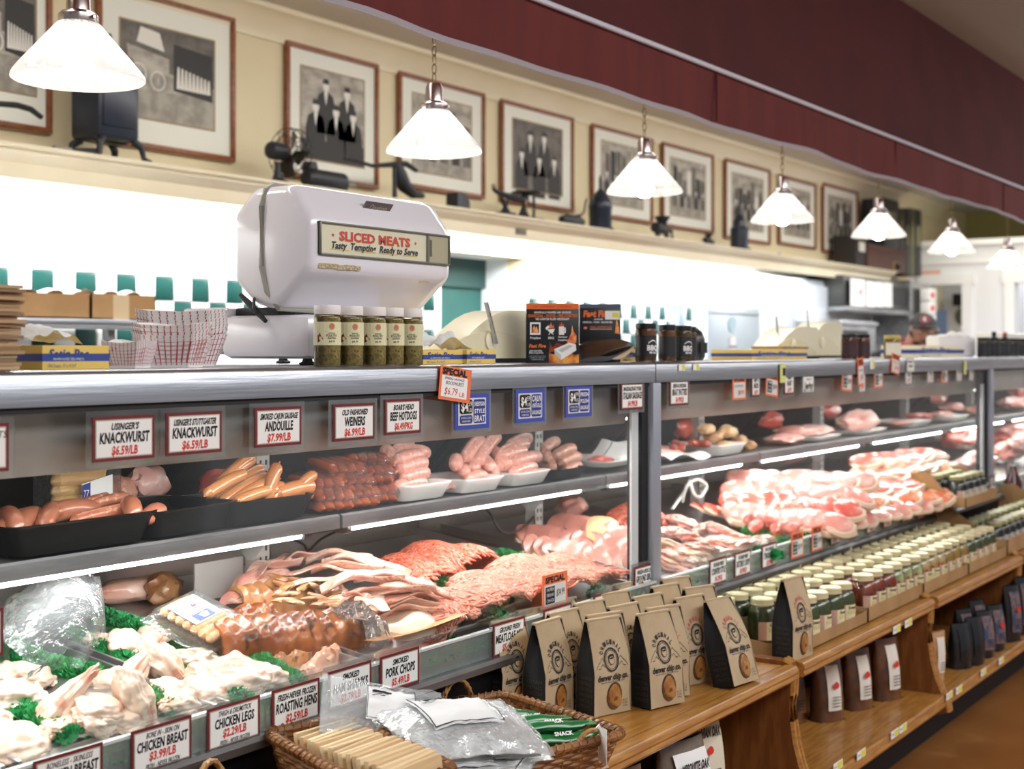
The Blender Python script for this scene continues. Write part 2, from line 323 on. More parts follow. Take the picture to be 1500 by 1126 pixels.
# ================================================================ REFRIGERATED DISPLAY CASES
ZC=1.320; ZSH=1.019; YS=1.80; YG=1.562
def deckz(y): return .775+(y-1.58)*.125
secs=[(-.06,2.89),(2.89,5.84),(5.84,8.79),(8.79,11.6)]
clab=['long stainless display case in front with vintage white scale on top','second display case beyond the first steel post, jars standing before it','third display case beyond the second steel post','farthest display case near the white wall with doors']
linerback=mat('rear_door','#453f33',.18,.5,c2='#24241c',sc=2.5)
ledm=emat('led_tube','#ffffff',14)
for i,(x0,x1) in enumerate(secs):
    c=thing('display_case',clab[i],'display case',((x0+x1)/2,1.9,0),group='stainless display cases in a row')
    a,b=x0+.002,x1-.002
    MB().xprism([(1.55,1.271),(1.55,1.312),(1.5525,1.317),(1.558,ZC),(1.95,ZC),(1.95,1.29),(1.62,1.29),(1.62,1.271)],a,b).build('countertop',steel,c,w=1)
    MB().xprism([(1.557,1.262),(1.557,1.271),(1.63,1.271),(1.63,1.262)],a,b).build('gasket_strip',gasket,c,w=1)
    MB().xprism([(1.618,1.172),(1.602,1.215),(1.602,1.262),(1.72,1.262),(1.72,1.186),(1.625,1.182),(1.625,1.172)],a+.03,b-.03).build('light_hood',mat('hood_metal','#d2cdc7',.28,.35,c2='#aba69f',sc=3),c,w=1)
    MB().box(a+.05,b-.05,1.672,1.692,1.176,1.186).build('led_tube',ledm,c,w=1)
    MB().box(a+.03,b-.03,YG,YG+.005,.802,1.262).build('front_glass',glassm,c,w=1)
    lg=MB().box(a+.02,b-.02,1.538,1.544,.746,.800).build('lip_glass',lipglass,c,w=1)
    MB().box(a+.02,b-.02,1.536,1.547,.797,.8015).build('lip_edge',mat('lip_edge_strip','#dfe6e6',.3,.3),c,w=1)
    MB().xprism([(1.522,.726),(1.522,.738),(1.528,.744),(1.60,.752),(1.60,.726)],a,b).build('sill_rail',steel_dull,c,w=1)
    vb=MB(); n=int((b-a)/.0165)
    for k in range(n): vb.box(a+.03+k*.0165,a+.039+k*.0165,1.5475,1.556,.7445,.7478)
    vb.build('vent_slots',black,c,w=1,kind='stuff',smooth=False)
    MB().xprism([(1.575,.10),(1.56,.30),(1.56,.55),(1.55,.60),(1.548,.725),(1.60,.725),(1.60,.10)],a,b).box(a,b,1.545,1.549,.655,.661).build('base_panel',black,c,w=1)
    MB().box(a,b,1.60,2.35,.08,.70).build('case_body',blackmatte,c,w=1)
    # deck liner and rear wall
    MB().xprism([(1.556,.752),(1.58,.772),(2.27,.858),(2.27,.90),(2.30,.90),(2.30,.70),(1.556,.70)],a,b).build('deck_liner',steel_in,c,w=1)
    MB().xprism([(2.27,.90),(2.27,.925),(2.20,.935),(2.20,.955),(2.30,.97),(2.31,.90)],a,b).build('rear_channel',black,c,w=1)
    for k in range(3):
        L=(b-a)/3; d0=a+k*L
        MB().xprism([(2.29,.965),(1.985,1.27),(1.995,1.275),(2.305,.965)],d0,d0+L).build('rear_door',linerback,c,w=1)
        for e0,e1 in ((d0+.001,d0+.034),(d0+L-.03,d0+L-.001)): MB().xprism([(2.278,.965),(1.972,1.27),(1.985,1.275),(2.29,.965)],e0,e1).build('door_frame',black,c,w=1)
    # post at the right-hand end of the section
    pb=MB().box(x1-.020,x1+.020,1.545,1.585,.72,1.27,0,b=.003).box(x1-.05,x1-.021,1.560,1.60,.74,1.262,1)
    pb.build('post',[mat('post_metal','#aab0bd',.4,.5),blackmatte],c,w=1)
    MB().box(x1-.055,x1-.050,1.57,2.28,.80,1.262).build('end_glass',glassm,c,w=1)
    MB().box(x1-.088,x1-.056,1.5665,1.572,.80,1.21).build('glass_edge_glare',thin_glass('edge_glass_glare','#ffffff',1.4,.1,.5,haze=.6),c,w=1)  # hazy strip, the pale reflection in the end glass put into its colour
    area('case_light',((a+b)/2,1.682,1.172),(b-a)-.1,.02,12.5,(R(2),0,0),(1,.97,.94))
# shelf modules: each a glass/steel shelf with a lit front rail, hung on slotted uprights
sx=[-.03,1.005,2.046,3.084,4.06,5.11,6.15,7.19,8.23,9.27,10.31,11.3]
plates=['in front of the vintage scale end of the case']
shl=['steel shelf with light tube at the near end, black trays on it','steel shelf with light tube, below the sausage and hot dog cards','steel shelf with light tube crossing behind the first steel post','steel shelf with light tube just beyond the first post','steel shelf under the small orange special cards','steel shelf before the second steel post','steel shelf crossing behind the second post','steel shelf beyond the second post','steel shelf far along the cases, second from the end wall group','steel shelf far along the cases, next to last','steel shelf at the far end of the cases']
for k in range(11):
    x0,x1=sx[k]+.004,sx[k+1]-.004
    s=thing('display_shelf',shl[k],'shelf',((x0+x1)/2,2.0,ZSH),group='lit shelves inside the display cases')
    MB().box(x0,x1,YS+.01,2.14,ZSH-.012,ZSH-.002).build('shelf_plate',steel_in,s,w=1)
    MB().xprism([(YS,ZSH-.024),(YS,ZSH),(YS+.006,ZSH+.004),(YS+.012,ZSH),(YS+.012,ZSH-.016),(YS+.03,ZSH-.02),(YS+.03,ZSH-.024)],x0,x1).build('front_rail',steel_dull,s,w=1)
    MB().tube([(x0+.05,YS+.030,ZSH-.030),(x1-.08,YS+.030,ZSH-.030)],.0075,8).build('light_tube',ledm,s,w=1)
    for xx in (x0+.035,x1-.072): MB().box(xx-.012,xx+.012,YS+.016,YS+.042,ZSH-.040,ZSH-.018,b=.003).build('tube_socket',mat('socket_plastic','#4a4a4e',.4),s,w=1)
    xu=x1-.01
    if k>0 or 1:
        ub=MB()
        ub.box(xu-.021,xu+.021,2.0,2.004,.84,1.15); ub.box(xu-.021,xu-.018,2.0,2.03,.84,1.15); ub.box(xu+.018,xu+.021,2.0,2.03,.84,1.15)
        u_=ub.build('upright',mat('upright_paint','#bdbbb6',.45,.2),s,w=1)
        sb=MB()
        for j in range(12):
            for dx in (-.008,.008): sb.box(xu+dx-.002,xu+dx+.002,1.9985,2.0,.87+j*.022,.88+j*.022)
        sb.build('slots',black,u_,w=1,kind='stuff',smooth=False)
        MB().xprism([(1.93,ZSH-.014),(2.10,ZSH-.014),(2.10,ZSH-.03),(2.02,ZSH-.10),(2.0,ZSH-.10)],xu-.026,xu-.022).build('bracket',mat('bracket_white','#cfcfcb',.4,.3),s,w=1)
    area('shelf_light',((x0+x1)/2,YS+.045,ZSH-.042),x1-x0-.1,.02,2.1 if k<3 else 1.4,(R(10),0,0),(1,.97,.95))
# loose lamp cord loops hanging under the shelves
def cord(pts,r,m,label):
    ps=[]
    for i in range(len(pts)-1):
        p0=Vector(pts[max(i-1,0)]);p1=Vector(pts[i]);p2=Vector(pts[i+1]);p3=Vector(pts[min(i+2,len(pts)-1)])
        for t in range(6):
            t/=6; ps.append(.5*((2*p1)+(-p0+p2)*t+(2*p0-5*p1+4*p2-p3)*t*t+(-p0+3*p1-3*p2+p3)*t**3))
    ps.append(Vector(pts[-1])); o=MB().tube(ps,r,6).build('cord',m); tag(o,label,'cord'); return o
cord([P(700,735,2.02),P(718,752,2.02),P(735,779,2.0),P(762,775,2.0),P(782,757,2.0)],.0035,black,'black lamp cord sagging above the ground beef')
cord([P(985,745,1.95),P(1003,720,1.95),P(1010,705,1.93),P(1016,722,1.92),P(1026,728,1.92),P(1035,712,1.92),P(1022,702,1.93),P(1006,712,1.93),P(1000,735,1.95)],.005,mat('white_cord','#e9e6e0',.5),'looped white lamp cord hanging beside the first post')
cord([P(430,790,2.0),P(445,797,2.0),P(452,806,1.98),P(470,790,1.96),P(500,775,1.9)],.003,black,'thin dark lamp cord hanging above the bacon pile')
# ================================================================ PENDANT LAMPS
YP=2.05
def make_pendant():
    t=thing('pendant_lamp','first','lamp',group='ribbed glass pendant lamps over the counter')
    n=72; rb=[]
    def ring(r,z,amp):
        return [Vector(((r+(amp if k%2 else -amp))*math.cos(2*math.pi*k/n),(r+(amp if k%2 else -amp))*math.sin(2*math.pi*k/n),z)) for k in range(n)]
    prof=[(.034,.106),(.040,.100),(.052,.086),(.078,.056),(.104,.026),(.116,.010),(.1185,.002),(.116,0),(.112,.008),(.100,.024),(.074,.053),(.049,.081),(.036,.096),(.030,.100)]
    rings=[ring(r,z,.0013 if 1<=i<=5 or 8<=i<=12 else .0003) for i,(r,z) in enumerate(prof)]
    m=bpy.data.materials.new('ribbed_glass'); m.use_nodes=True; nt=m.node_tree; nt.nodes.remove(nt.nodes['Principled BSDF'])
    tr=nt.nodes.new('ShaderNodeBsdfTransparent'); tl=nt.nodes.new('ShaderNodeBsdfTranslucent'); gl=nt.nodes.new('ShaderNodeBsdfGlossy'); gl.inputs['Roughness'].default_value=.1
    df=nt.nodes.new('ShaderNodeBsdfDiffuse'); ad=nt.nodes.new('ShaderNodeMixShader'); ad.inputs[0].default_value=.5; nt.links.new(tl.outputs[0],ad.inputs[1]); nt.links.new(df.outputs[0],ad.inputs[2])
    x1=nt.nodes.new('ShaderNodeMixShader'); x1.inputs[0].default_value=.60; nt.links.new(tr.outputs[0],x1.inputs[1]); nt.links.new(ad.outputs[0],x1.inputs[2])
    x2=nt.nodes.new('ShaderNodeMixShader'); x2.inputs[0].default_value=.12; nt.links.new(x1.outputs[0],x2.inputs[1]); nt.links.new(gl.outputs[0],x2.inputs[2]); nt.links.new(x2.outputs[0],nt.nodes['Material Output'].inputs[0])
    MB().loft(rings,caps=False).build('lamp_shade',m,t,smooth=False)
    chrome=mat('brushed_nickel','#b9aca8',.22,1)
    MB().lathe([(.034,.098),(.036,.104),(.036,.118),(.030,.124),(.022,.126),(.021,.160),(.017,.170),(.008,.172)],28).build('socket_cup',chrome,t)
    MB().box(-.003,.003,-.045,-.034,.108,.113).build('set_screw',chrome,t)
    MB().lathe([(.0,-.014),(.014,-.012),(.025,-.003),(.030,.012),(.028,.028),(.018,.05),(.014,.07),(.014,.098)],24).build('bulb',emat('bulb_glow','#fff6ea',30),t)
    ch=MB(); z=.171; k=0
    brass=mat('antique_brass','#8c7c55',.35,1)
    while z<.955:
        pts=[]
        for j in range(12):
            an=2*math.pi*j/12; lx=.0062*math.cos(an); lz=.0135*math.sin(an)
            pts.append((lx if k%2==0 else 0,0 if k%2==0 else lx,z+.0135+lz))
        ch.tube(pts,.0015,5,closed=True); z+=.0225; k+=1
    ch.build('chain',brass,t)
    return t
pw=['nearest the left edge, largest','above the vintage scale','in front of the black lantern stove','hanging before the small framed street view','near the far shelf boxes','before the white partition wall','smallest, farthest along the counter']
pend=make_pendant(); rimv=[118,224,283,325,347,370,393]
for i,u in enumerate([115,636,944,1146,1287,1394,1476]):
    p=P(u,rimv[i],YP); o=pend if i==0 else copy_tree(pend)
    o.location=(p.x,YP,H+.2365*YP*1.0/.9685 if 0 else p.z); o['label']='lit ribbed glass pendant lamp on a chain, '+pw[i]
    l=bpy.data.lights.new('bulb_light','POINT'); l.energy=2.6; l.color=(1,.95,.88); l.shadow_soft_size=.03
    lo=bpy.data.objects.new('bulb_light',l); COL.objects.link(lo); lo.location=(p.x,YP,p.z+.03)
# ================================================================ FRAMED PHOTOGRAPHS
YF=YW-.005
sep=[mat('photo_light','#b9b3a6',.6,c2='#8f897d',sc=9,stretch=(1,1,2)),mat('photo_dark','#2a2826',.6),mat('photo_mid','#6f6a62',.6,c2='#57524b',sc=14),mat('photo_white','#dedad0',.6),mat('photo_ground','#8b857a',.6,c2='#a8a295',sc=16)]
def figure(mb,x,z,s,coat=1,face=3,shirt=3,hat=0):   # flat printed figure: body, collar, head
    def el(cx,cz,rx,rz,mi,y): mb.add([(cx+rx*math.cos(a*math.pi/6),y,cz+rz*math.sin(a*math.pi/6)) for a in range(12)],[tuple(range(12))],mi)
    mb.add([(x-s*.42,-.0012,z-s*1.3),(x+s*.42,-.0012,z-s*1.3),(x+s*.45,-.0012,z-s*.5),(x+s*.34,-.0012,z-s*.12),(x+s*.1,-.0012,z+s*.02),(x-s*.1,-.0012,z+s*.02),(x-s*.34,-.0012,z-s*.12),(x-s*.45,-.0012,z-s*.5)],[tuple(range(8))],coat)
    mb.add([(x-s*.09,-.0016,z),(x+s*.09,-.0016,z),(x,-.0016,z-s*.42)],[(0,1,2)],shirt)
    el(x,z+s*.19,s*.15,s*.2,face,-.002); 
    if hat: mb.add([(x-s*.26,-.0024,z+s*.30),(x+s*.26,-.0024,z+s*.30),(x+s*.12,-.0024,z+s*.46),(x-s*.12,-.0024,z+s*.46)],[(0,1,2,3)],3 if hat==2 else 1)
    else: mb.add([(x-s*.15,-.0024,z+s*.25),(x+s*.15,-.0024,z+s*.25),(x+s*.11,-.0024,z+s*.41),(x-s*.11,-.0024,z+s*.41)],[(0,1,2,3)],1)
def scene_print(kind,w,h):
    m=MB(); m.quad((-w/2,0,-h/2),(w/2,0,-h/2),(w/2,0,h/2),(-w/2,0,h/2),0)
    r=random.Random(kind)
    if kind==1:   # wagon and dressed carcasses in front of a shop
        m.quad((-w/2,-.0005,-h/2),(w/2,-.0005,-h/2),(w/2,-.0005,-h*.15),(-w/2,-.0005,-h*.22),4)
        m.quad((-w/2,-.0005,h*.1),(w/2,-.0005,-.05*h),(w/2,-.0005,h/2),(-w/2,-.0005,h/2),2)
        m.quad((w*.05,-.001,-h*.15),(w*.48,-.001,-h*.2),(w*.48,-.001,h*.32),(w*.05,-.001,h*.36),1)
        for i in range(9):
            x=w*(.1+.042*i); m.add([(x-.008*w,-.0015,h*(.12-.01*i)),(x+.012*w,-.0015,h*(.12-.01*i)),(x+.022*w,-.0015,-h*.12),(x-.02*w,-.0015,-h*.12)],[(0,1,2,3)],3)
        m.add([(-w*.42,-.002,h*.05),(w*.0,-.002,-h*.02),(w*.0,-.002,h*.18),(-w*.44,-.002,h*.26)],[(0,1,2,3)],0)
        m.add([(-w*.34,-.0022,h*.3),(-w*.05,-.0022,h*.25),(-w*.1,-.0022,h*.44),(-w*.3,-.0022,h*.47)],[(0,1,2,3)],3)
        for cx,cz in ((-w*.12,-h*.08),(-w*.32,-h*.03)):
            for a in range(12):
                a0=a*math.pi/6;a1=a0+math.pi/6; q=h*.11
                m.quad((cx+q*math.cos(a0),-.0026,cz+q*math.sin(a0)),(cx+q*math.cos(a1),-.0026,cz+q*math.sin(a1)),(cx+q*.85*math.cos(a1),-.0026,cz+q*.85*math.sin(a1)),(cx+q*.85*math.cos(a0),-.0026,cz+q*.85*math.sin(a0)),3)
                m.quad((cx,-.0026,cz),(cx+.002,-.0026,cz),(cx+q*.9*math.cos(a0)+.002,-.0026,cz+q*.9*math.sin(a0)),(cx+q*.9*math.cos(a0),-.0026,cz+q*.9*math.sin(a0)),3)
    elif kind==2: # five men in dark suits
        s=h*.36
        for x,z in ((-.12,.30),(.22,.26)): figure(m,w*x,h*z-.03*h,s)
        m.quad((-w*.5,-.0011,-h*.5),(w*.5,-.0011,-h*.5),(w*.5,-.0011,-h*.28),(-w*.5,-.0011,-h*.28),1)
        for x,z in ((-.28,.02),(.04,0),(.32,-.02)): figure(m,w*x,h*z,s)
    elif kind==3: # group with hats and aprons
        m.quad((-w/2,-.0005,-h/2),(w/2,-.0005,-h/2),(w/2,-.0005,h/2),(-w/2,-.0005,h/2),2)
        s=h*.38
        for x,z,hh in ((-.16,.24,1),(.12,.26,1)): figure(m,w*x,h*z-.04*h,s,1,3,3,hh)
        for x,z in ((-.33,-.06),(.02,-.1),(.33,-.08)): figure(m,w*x,h*z,s)
    else:
        m.quad((-w/2,-.0005,-h/2),(w/2,-.0005,-h/2),(w/2,-.0005,-h*.1),(-w/2,-.0005,-h*.2),4)
        for i in range(7):
            x=w*(-.42+.13*i); hh=h*(.12+.3*r.random()); m.quad((x,-.001,-h*.15),(x+w*.11,-.001,-h*.15),(x+w*.11,-.001,hh),(x,-.001,hh+.02*h),r.choice((1,2,2,3)))
        for i in range(5):
            x=w*(-.4+.2*i)+.02*w; s=h*.2; figure(m,x,-h*.08,s,r.choice((1,2)),3,3,r.choice((0,1,2)))
    return m
frames=[(-75,77,-95,197,1,'landscape framed old photograph of hanging carcasses, cut by the left edge',.30),
 (143,345,-30,238,1,'large framed sepia photograph of a loaded wagon outside a shop',.0),
 (420,555,58,278,2,'framed sepia photograph of five men in dark suits',0),
 (585,711,103,292,4,'framed grey photograph behind the second pendant lamp',0),
 (735,841,144,312,3,'framed sepia photograph of young people in hats and aprons',0),
 (868,957,180,329,5,'framed photograph behind the black lantern stove',0),
 (971,1046,207,343,6,'framed photograph of a shop interior beside the third pendant lamp',0),
 (1063,1129,231,359,7,'framed street photograph behind the dark ledge bottle',0),
 (1142,1196,255,366,8,'framed photograph mostly behind the fourth pendant lamp',0),
 (1206,1257,267,377,9,'framed pale landscape photograph, last on the right of the row',0)]
for n,(u0,u1,v0,v1,kind,lab,_) in enumerate(frames):
    a=P(u0,v0,YF-.02); b=P(u1,v1,YF-.02); x0,x1=a.x,b.x
    dR=K*(YF-.02)/(UV-u1); zbot=H-(v1-VV)*dR/F
    dL=K*(YF-.02)/(UV-u0); ztop=H-(v0-VV)*dL/F
    if n==0: ztop=zbot+.66
    W=x1-x0; Hh=ztop-zbot
    t=thing('picture_frame',lab,'picture',((x0+x1)/2,YF,(zbot+ztop)/2),group='framed historic photographs on the cream wall')
    fb=MB(); e=.022
    for q in ((-W/2,W/2,-Hh/2,-Hh/2+e),(-W/2,W/2,Hh/2-e,Hh/2),(-W/2,-W/2+e,-Hh/2+e,Hh/2-e),(W/2-e,W/2,-Hh/2+e,Hh/2-e)): fb.box(q[0],q[1],-.024,0,q[2],q[3],b=.004)
    fb.build('frame',frame_w,t)
    MB().box(-W/2+e,W/2-e,-.010,-.004,-Hh/2+e,Hh/2-e).build('mat_board',matb,t)
    land=kind in (1,)
    mw=W*.16; mh=Hh*(.16 if not land else .2)
    pw_,ph=W-2*mw-.0,Hh-2*mh
    p=scene_print(kind,pw_,ph); 
    lip=MB()
    for q in ((-pw_/2-.006,pw_/2+.006,-ph/2-.006,-ph/2),(-pw_/2-.006,pw_/2+.006,ph/2,ph/2+.006),(-pw_/2-.006,-pw_/2,-ph/2,ph/2),(pw_/2,pw_/2+.006,-ph/2,ph/2)): lip.box(q[0],q[1],-.013,-.010,q[2],q[3])
    lip.build('mat_bevel',mat('bevel_brown','#9a8260',.6),t)
    o=p.build('print',sep,t,smooth=False,recalc=False); o.location=(0,-.0115,0)
# ================================================================ ANTIQUES ON THE LEDGE
zl=zt
def lp(u,Y=YL+.08): return PX(u,Y)
# tall dark stove with legs, left
x=lp(168); t=thing('antique_stove','tall black enamel heater stove beside the wagon photograph','stove',(x,YL+.12,zl))
s_=.001*K*(YL+.1)/(UV-168)/F*1000   # metres per pixel
MB().box(-.105,.085,-.08,.08,.075,.36,b=.02).box(-.085,.065,-.085,-.08,.12,.33,b=.004).build('body',navy,t)
MB().lathe([(.10,.36),(.09,.38),(.04,.41),(.02,.44),(.015,.47)],20).build('top_cap',iron,t)
for sx_ in (-1,1):
    for sy in (-1,1): MB().tube([(sx_*.07,sy*.06,.08),(sx_*.095,sy*.075,.06),(sx_*.10,sy*.08,.02),(sx_*.125,sy*.085,.006)],[.016,.014,.010,.012],8).build('leg',iron,t)
MB().xprism([(-.03,.07),(.03,.07),(.03,.10),(-.03,.10)],-.09,.07).build('ash_door',iron,t)
t=thing('meat_saw','short iron tool with a pale handle lying beside the stove','tool',(lp(105),YL+.06,zl))
MB().tube([(-.09,0,.014),(-.02,0,.014)],.011,8).build('handle',mat('pale_handle','#8f8b86',.4),t); MB().tube([(-.02,0,.012),(.09,0,.016)],[.012,.02],8).build('blade',iron,t)
t=thing('cleaver_handle','curved black iron hook rising before the carcass photograph','hook',(P(0,170,YL+.15).x,YL+.15,zl))
MB().tube([P(-20,160,YL+.15),P(0,152,YL+.15),P(25,154,YL+.15),P(45,160,YL+.15),P(61,172,YL+.15)],[.009,.010,.011,.011,.009],8).tube([P(-20,160,YL+.15),P(-25,200,YL+.15),Vector((P(-25,200,YL+.15).x,YL+.15,zl))],.012,8).build('arm',iron,t,w=1)
# electric fan
xf=lp(412); t=thing('table_fan','small black antique electric fan on the ledge by the five men','fan',(xf,YL+.10,zl))
MB().lathe([(.060,0),(.062,.008),(.045,.020),(.022,.032),(.014,.06),(.013,.10)],20).build('base',iron,t)
MB().tube([(-.055,0,.145),(-.045,0,.145),(-.03,0,.145),(.03,0,.145),(.05,0,.145)],[.02,.034,.038,.036,.02],16).build('motor',iron,t)
cg=MB()
for r_ in (.035,.07,.105): 
    for xx in (.055,.095): cg.tube([(xx+(.0 if r_>.1 else .012*(1 if xx>.07 else -1)),r_*math.cos(2*math.pi*k/24),.145+r_*math.sin(2*math.pi*k/24)) for k in range(24)],.002,5,closed=True)
for k in range(12):
    a=2*math.pi*k/12; cg.tube([(.112,.01*math.cos(a),.145+.01*math.sin(a)),(.108,.07*math.cos(a),.145+.07*math.sin(a)),(.095,.105*math.cos(a),.145+.105*math.sin(a)),(.055,.105*math.cos(a),.145+.105*math.sin(a)),(.045,.05*math.cos(a),.145+.05*math.sin(a))],.0016,5)
cg.build('cage',iron,t)
for k in range(4):
    a=2*math.pi*k/4+.4; M_=Matrix.Translation((.075,0,.145))@Matrix.Rotation(a,4,'X')
    MB().add([(-.01,-.01,.01),(.008,.01,.01),(.018,.045,.085),(.0,.02,.095),(-.018,-.03,.08)],[(0,1,2,3,4)],0,M_).build('blade',mat('fan_blade','#4a4234',.3,.8),t)
# sausage stuffer lying, mostly behind the scale
t=thing('sausage_stuffer','black iron sausage stuffer lying behind the scale housing','meat tool',(lp(480),YL+.09,zl))
MB().tube([(-.13,0,.05),(-.10,0,.05),(.10,0,.05),(.13,0,.045)],[.03,.045,.045,.02],16).build('cylinder',iron,t); MB().lathe([(.03,.08),(.035,.09),(.028,.12),(.0,.125)],14,M=Tm(-.1,0,0)).build('cap',iron,t)
MB().tube([(.13,0,.045),(.19,0,.05)],.010,8).build('spout',steel_dull,t); MB().box(-.10,.10,-.04,.04,0,.02).build('base',iron,t)
# lever press
t=thing('lever_press','black iron lever press with a long raised handle','meat tool',(lp(590),YL+.09,zl))
Q=YL+.09
MB().tube([P(505,232,Q),P(520,235,Q),P(545,243,Q),P(575,241,Q),P(595,240,Q),P(610,250,Q)],[.006,.008,.009,.013,.014,.010],8).build('handle',iron,t,w=1)
MB().tube([P(582,238,Q),P(585,255,Q),P(592,272,Q),P(605,283,Q),P(620,287,Q)],[.016,.035,.034,.026,.012],10).build('body',iron,t,w=1)
MB().tube([P(578,245,Q),P(578,265,Q),Vector((P(578,280,Q).x,Q,zl))],[.010,.010,.012],8).build('leg',iron,t,w=1)
MB().box(-.05,.10,-.04,.04,0,.012,b=.003).build('base',iron,t)
t=thing('iron_weight','small black block with chamfered side, left of the balance scale','weight',(lp(671),YL+.08,zl))
MB().prism([(-.05,0),(.055,0),(.05,.05),(.02,.085),(-.05,.085)],-.035,.035).build('block',iron,t); MB().box(-.052,-.01,-.037,-.033,.01,.08).build('plate',navy,t)
# balance scale
t=thing('balance_scale','black cast iron counter balance before the young people photograph','scale',(lp(760),YL+.09,zl))
MB().box(-.19,.19,-.05,.05,0,.018,b=.006).box(-.16,-.06,-.035,.035,.018,.03,b=.005).build('base',iron,t)
MB().tube([(-.11,0,.03),(-.11,0,.06),(-.14,0,.10),(-.125,0,.125)],[.03,.012,.010,.008],8).tube([(-.11,0,.06),(-.085,0,.09),(-.09,0,.125)],[.012,.010,.008],8).build('fork',iron,t)
MB().tube([(-.22,0,.14),(-.19,0,.128),(-.12,0,.12),(-.04,0,.112),(.06,0,.105)],[.008,.012,.014,.020,.018],8).build('beam',iron,t)
MB().tube([(-.215+.014*math.cos(k*math.pi/5),0,.148+.014*math.sin(k*math.pi/5)) for k in range(10)],.004,6,closed=True).build('ring',iron,t)
MB().tube([(.06,0,.02),(.06,0,.06),(.055,0,.10),(.075,0,.14)],[.035,.018,.014,.02],10).build('pillar',iron,t)
MB().lathe([(.0,.135),(.055,.138),(.078,.146),(.08,.152),(.0,.150)],24,M=Tm(.085,0,0)).build('pan',iron,t)
MB().tube([(.155,0,.14),(.16,0,.08),(.155,0,.02)],.008,8).tube([(.10,0,.14),(.105,0,.10),(.14,0,.09),(.155,0,.10)],.006,6).build('rod',iron,t)
t=thing('sausage_press','low black iron press with a pipe between balance and stove','meat tool',(lp(838),YL+.08,zl))
MB().tube([(-.11,0,.035),(-.05,0,.035),(.05,0,.035),(.11,0,.035)],[.02,.034,.034,.02],12).box(-.09,.07,-.03,.03,0,.02).build('body',iron,t)
MB().tube([(.02,0,.06),(.06,0,.07),(.10,0,.075),(.13,0,.10),(.14,0,.14),(.155,0,.17)],.006,6).build('crank',iron,t)
# lantern stove
t=thing('lantern_stove','round black lantern heater with domed top and finial','heater',(lp(886),YL+.11,zl))
MB().lathe([(.062,.018),(.066,.03),(.066,.13),(.070,.14),(.060,.18),(.040,.215),(.018,.24),(.010,.25)],24).build('body',navy,t)
MB().lathe([(.008,.25),(.009,.30),(.005,.325),(.0,.33)],10).build('finial',iron,t)
for k in range(3):
    a=k*2.1+.6; MB().tube([(.055*math.cos(a),.055*math.sin(a),.03),(.075*math.cos(a),.075*math.sin(a),.015),(.085*math.cos(a),.085*math.sin(a),.004)],.008,6).build('leg',iron,t)
MB().tube([(-.066,0,.05),(-.085,0,.09),(-.09,0,.15),(-.075,0,.19),(-.05,0,.21)],.006,6).build('handle',iron,t)
# meat grinder
def grinder(u,lab,s=1):
    t=thing('meat_grinder',lab,'meat grinder',(lp(u),YL+.09,zl))
    MB().tube([(-.09*s,0,.07*s),(-.06*s,0,.07*s),(.04*s,0,.065*s),(.08*s,0,.06*s)],[.03*s,.034*s,.03*s,.016*s],12).build('barrel',iron,t)
    MB().lathe([(.025*s,.08*s),(.03*s,.11*s),(.05*s,.14*s),(.045*s,.14*s),(.022*s,.10*s)],14,M=Tm(.0,0,0)).build('hopper',iron,t)
    MB().tube([(.08*s,0,.06*s),(.12*s,0,.07*s),(.13*s,0,.02*s)],.008*s,6).build('crank',iron,t)
    for q in (-.05,.05): MB().tube([(q*s,0,.05*s),(q*1.2*s,0,.006)],[.014*s,.02*s],8).build('leg',iron,t)
    return t
grinder(972,'small black meat grinder below the shop interior photograph',1.05)
grinder(1040,'tiny dark meat grinder left of the tall ledge bottle',.62)
t=thing('fuel_lamp','tall narrow black tank lamp before the street photograph','lamp',(lp(1087),YL+.10,zl))
MB().lathe([(.062,0),(.064,.16),(.058,.165),(.045,.17),(.045,.21),(.030,.24),(.012,.26),(.010,.31),(.0,.315)],20).build('tank',navy,t)
MB().tube([(.07,0,.02),(.13,0,.02),(.17,0,.03)],.01,6).build('spout',iron,t)
t=thing('flat_iron_bar','thin dark iron bar lying on the ledge past the tank lamp','tool',(lp(1125),YL+.05,zl)); MB().box(-.09,.10,-.01,.01,0,.012,b=.003).build('bar',iron,t); MB().tube([(.10,0,.006),(.14,0,.02)],.006,6).build('tip',iron,t)
t=thing('price_plaque','small dark label plaque with pale letters on the ledge fascia','sign',(PX(763,YL+.028),YL+.028,zb+.040))
MB().box(-.045,.045,-.004,.0,-.014,.014).build('plate',mat('plaque_brown','#4d4736',.5),t); MB().text('8 INDIANA',0,0,.012,.07,y=-.0045).build('lettering',mat('plaque_ink','#cfc9b4',.6),t)
# boxes and binders standing at the far end of the ledge
def bx(name,u0,u1,Y,z0,v,lab,cat,m,grp=None,dep=.2,extra=None):
    x0,x1=PX(u0,Y),PX(u1,Y); zz=P((u0+u1)/2,v,Y).z
    t=thing(name,lab,cat,((x0+x1)/2,Y+dep/2,z0),group=grp); w_=(x1-x0)/2
    MB().box(-w_,w_,-dep/2,dep/2,0,zz-z0,b=.006).build('case' if name!='ring_binder' else 'cover',m,t)
    if extra: extra(t,w_,dep,zz-z0)
    return t
brownbox=mat('brown_box','#5a3a30',.6)
bx('storage_box',1272,1326,YL+.02,zl,362,'brown storage box at the far end of the ledge','box',brownbox,extra=lambda t,w_,d,h:MB().box(-w_-.004,w_+.004,-d/2-.004,d/2+.004,h-.03,h+.004).build('lid',brownbox,t))
bx('storage_box',1254,1271,YL+.04,zl,345,'narrow dark box left of the brown storage box','box',mat('dark_box','#2c2726',.6),extra=lambda t,w_,d,h:MB().box(-w_*.5,w_*.5,-d/2-.003,-d/2,h*.5,h*.8).build('label_patch',matb,t))
xb,zbx=PX(1299,YL+.02),P(1299,362,YL+.02).z+.004
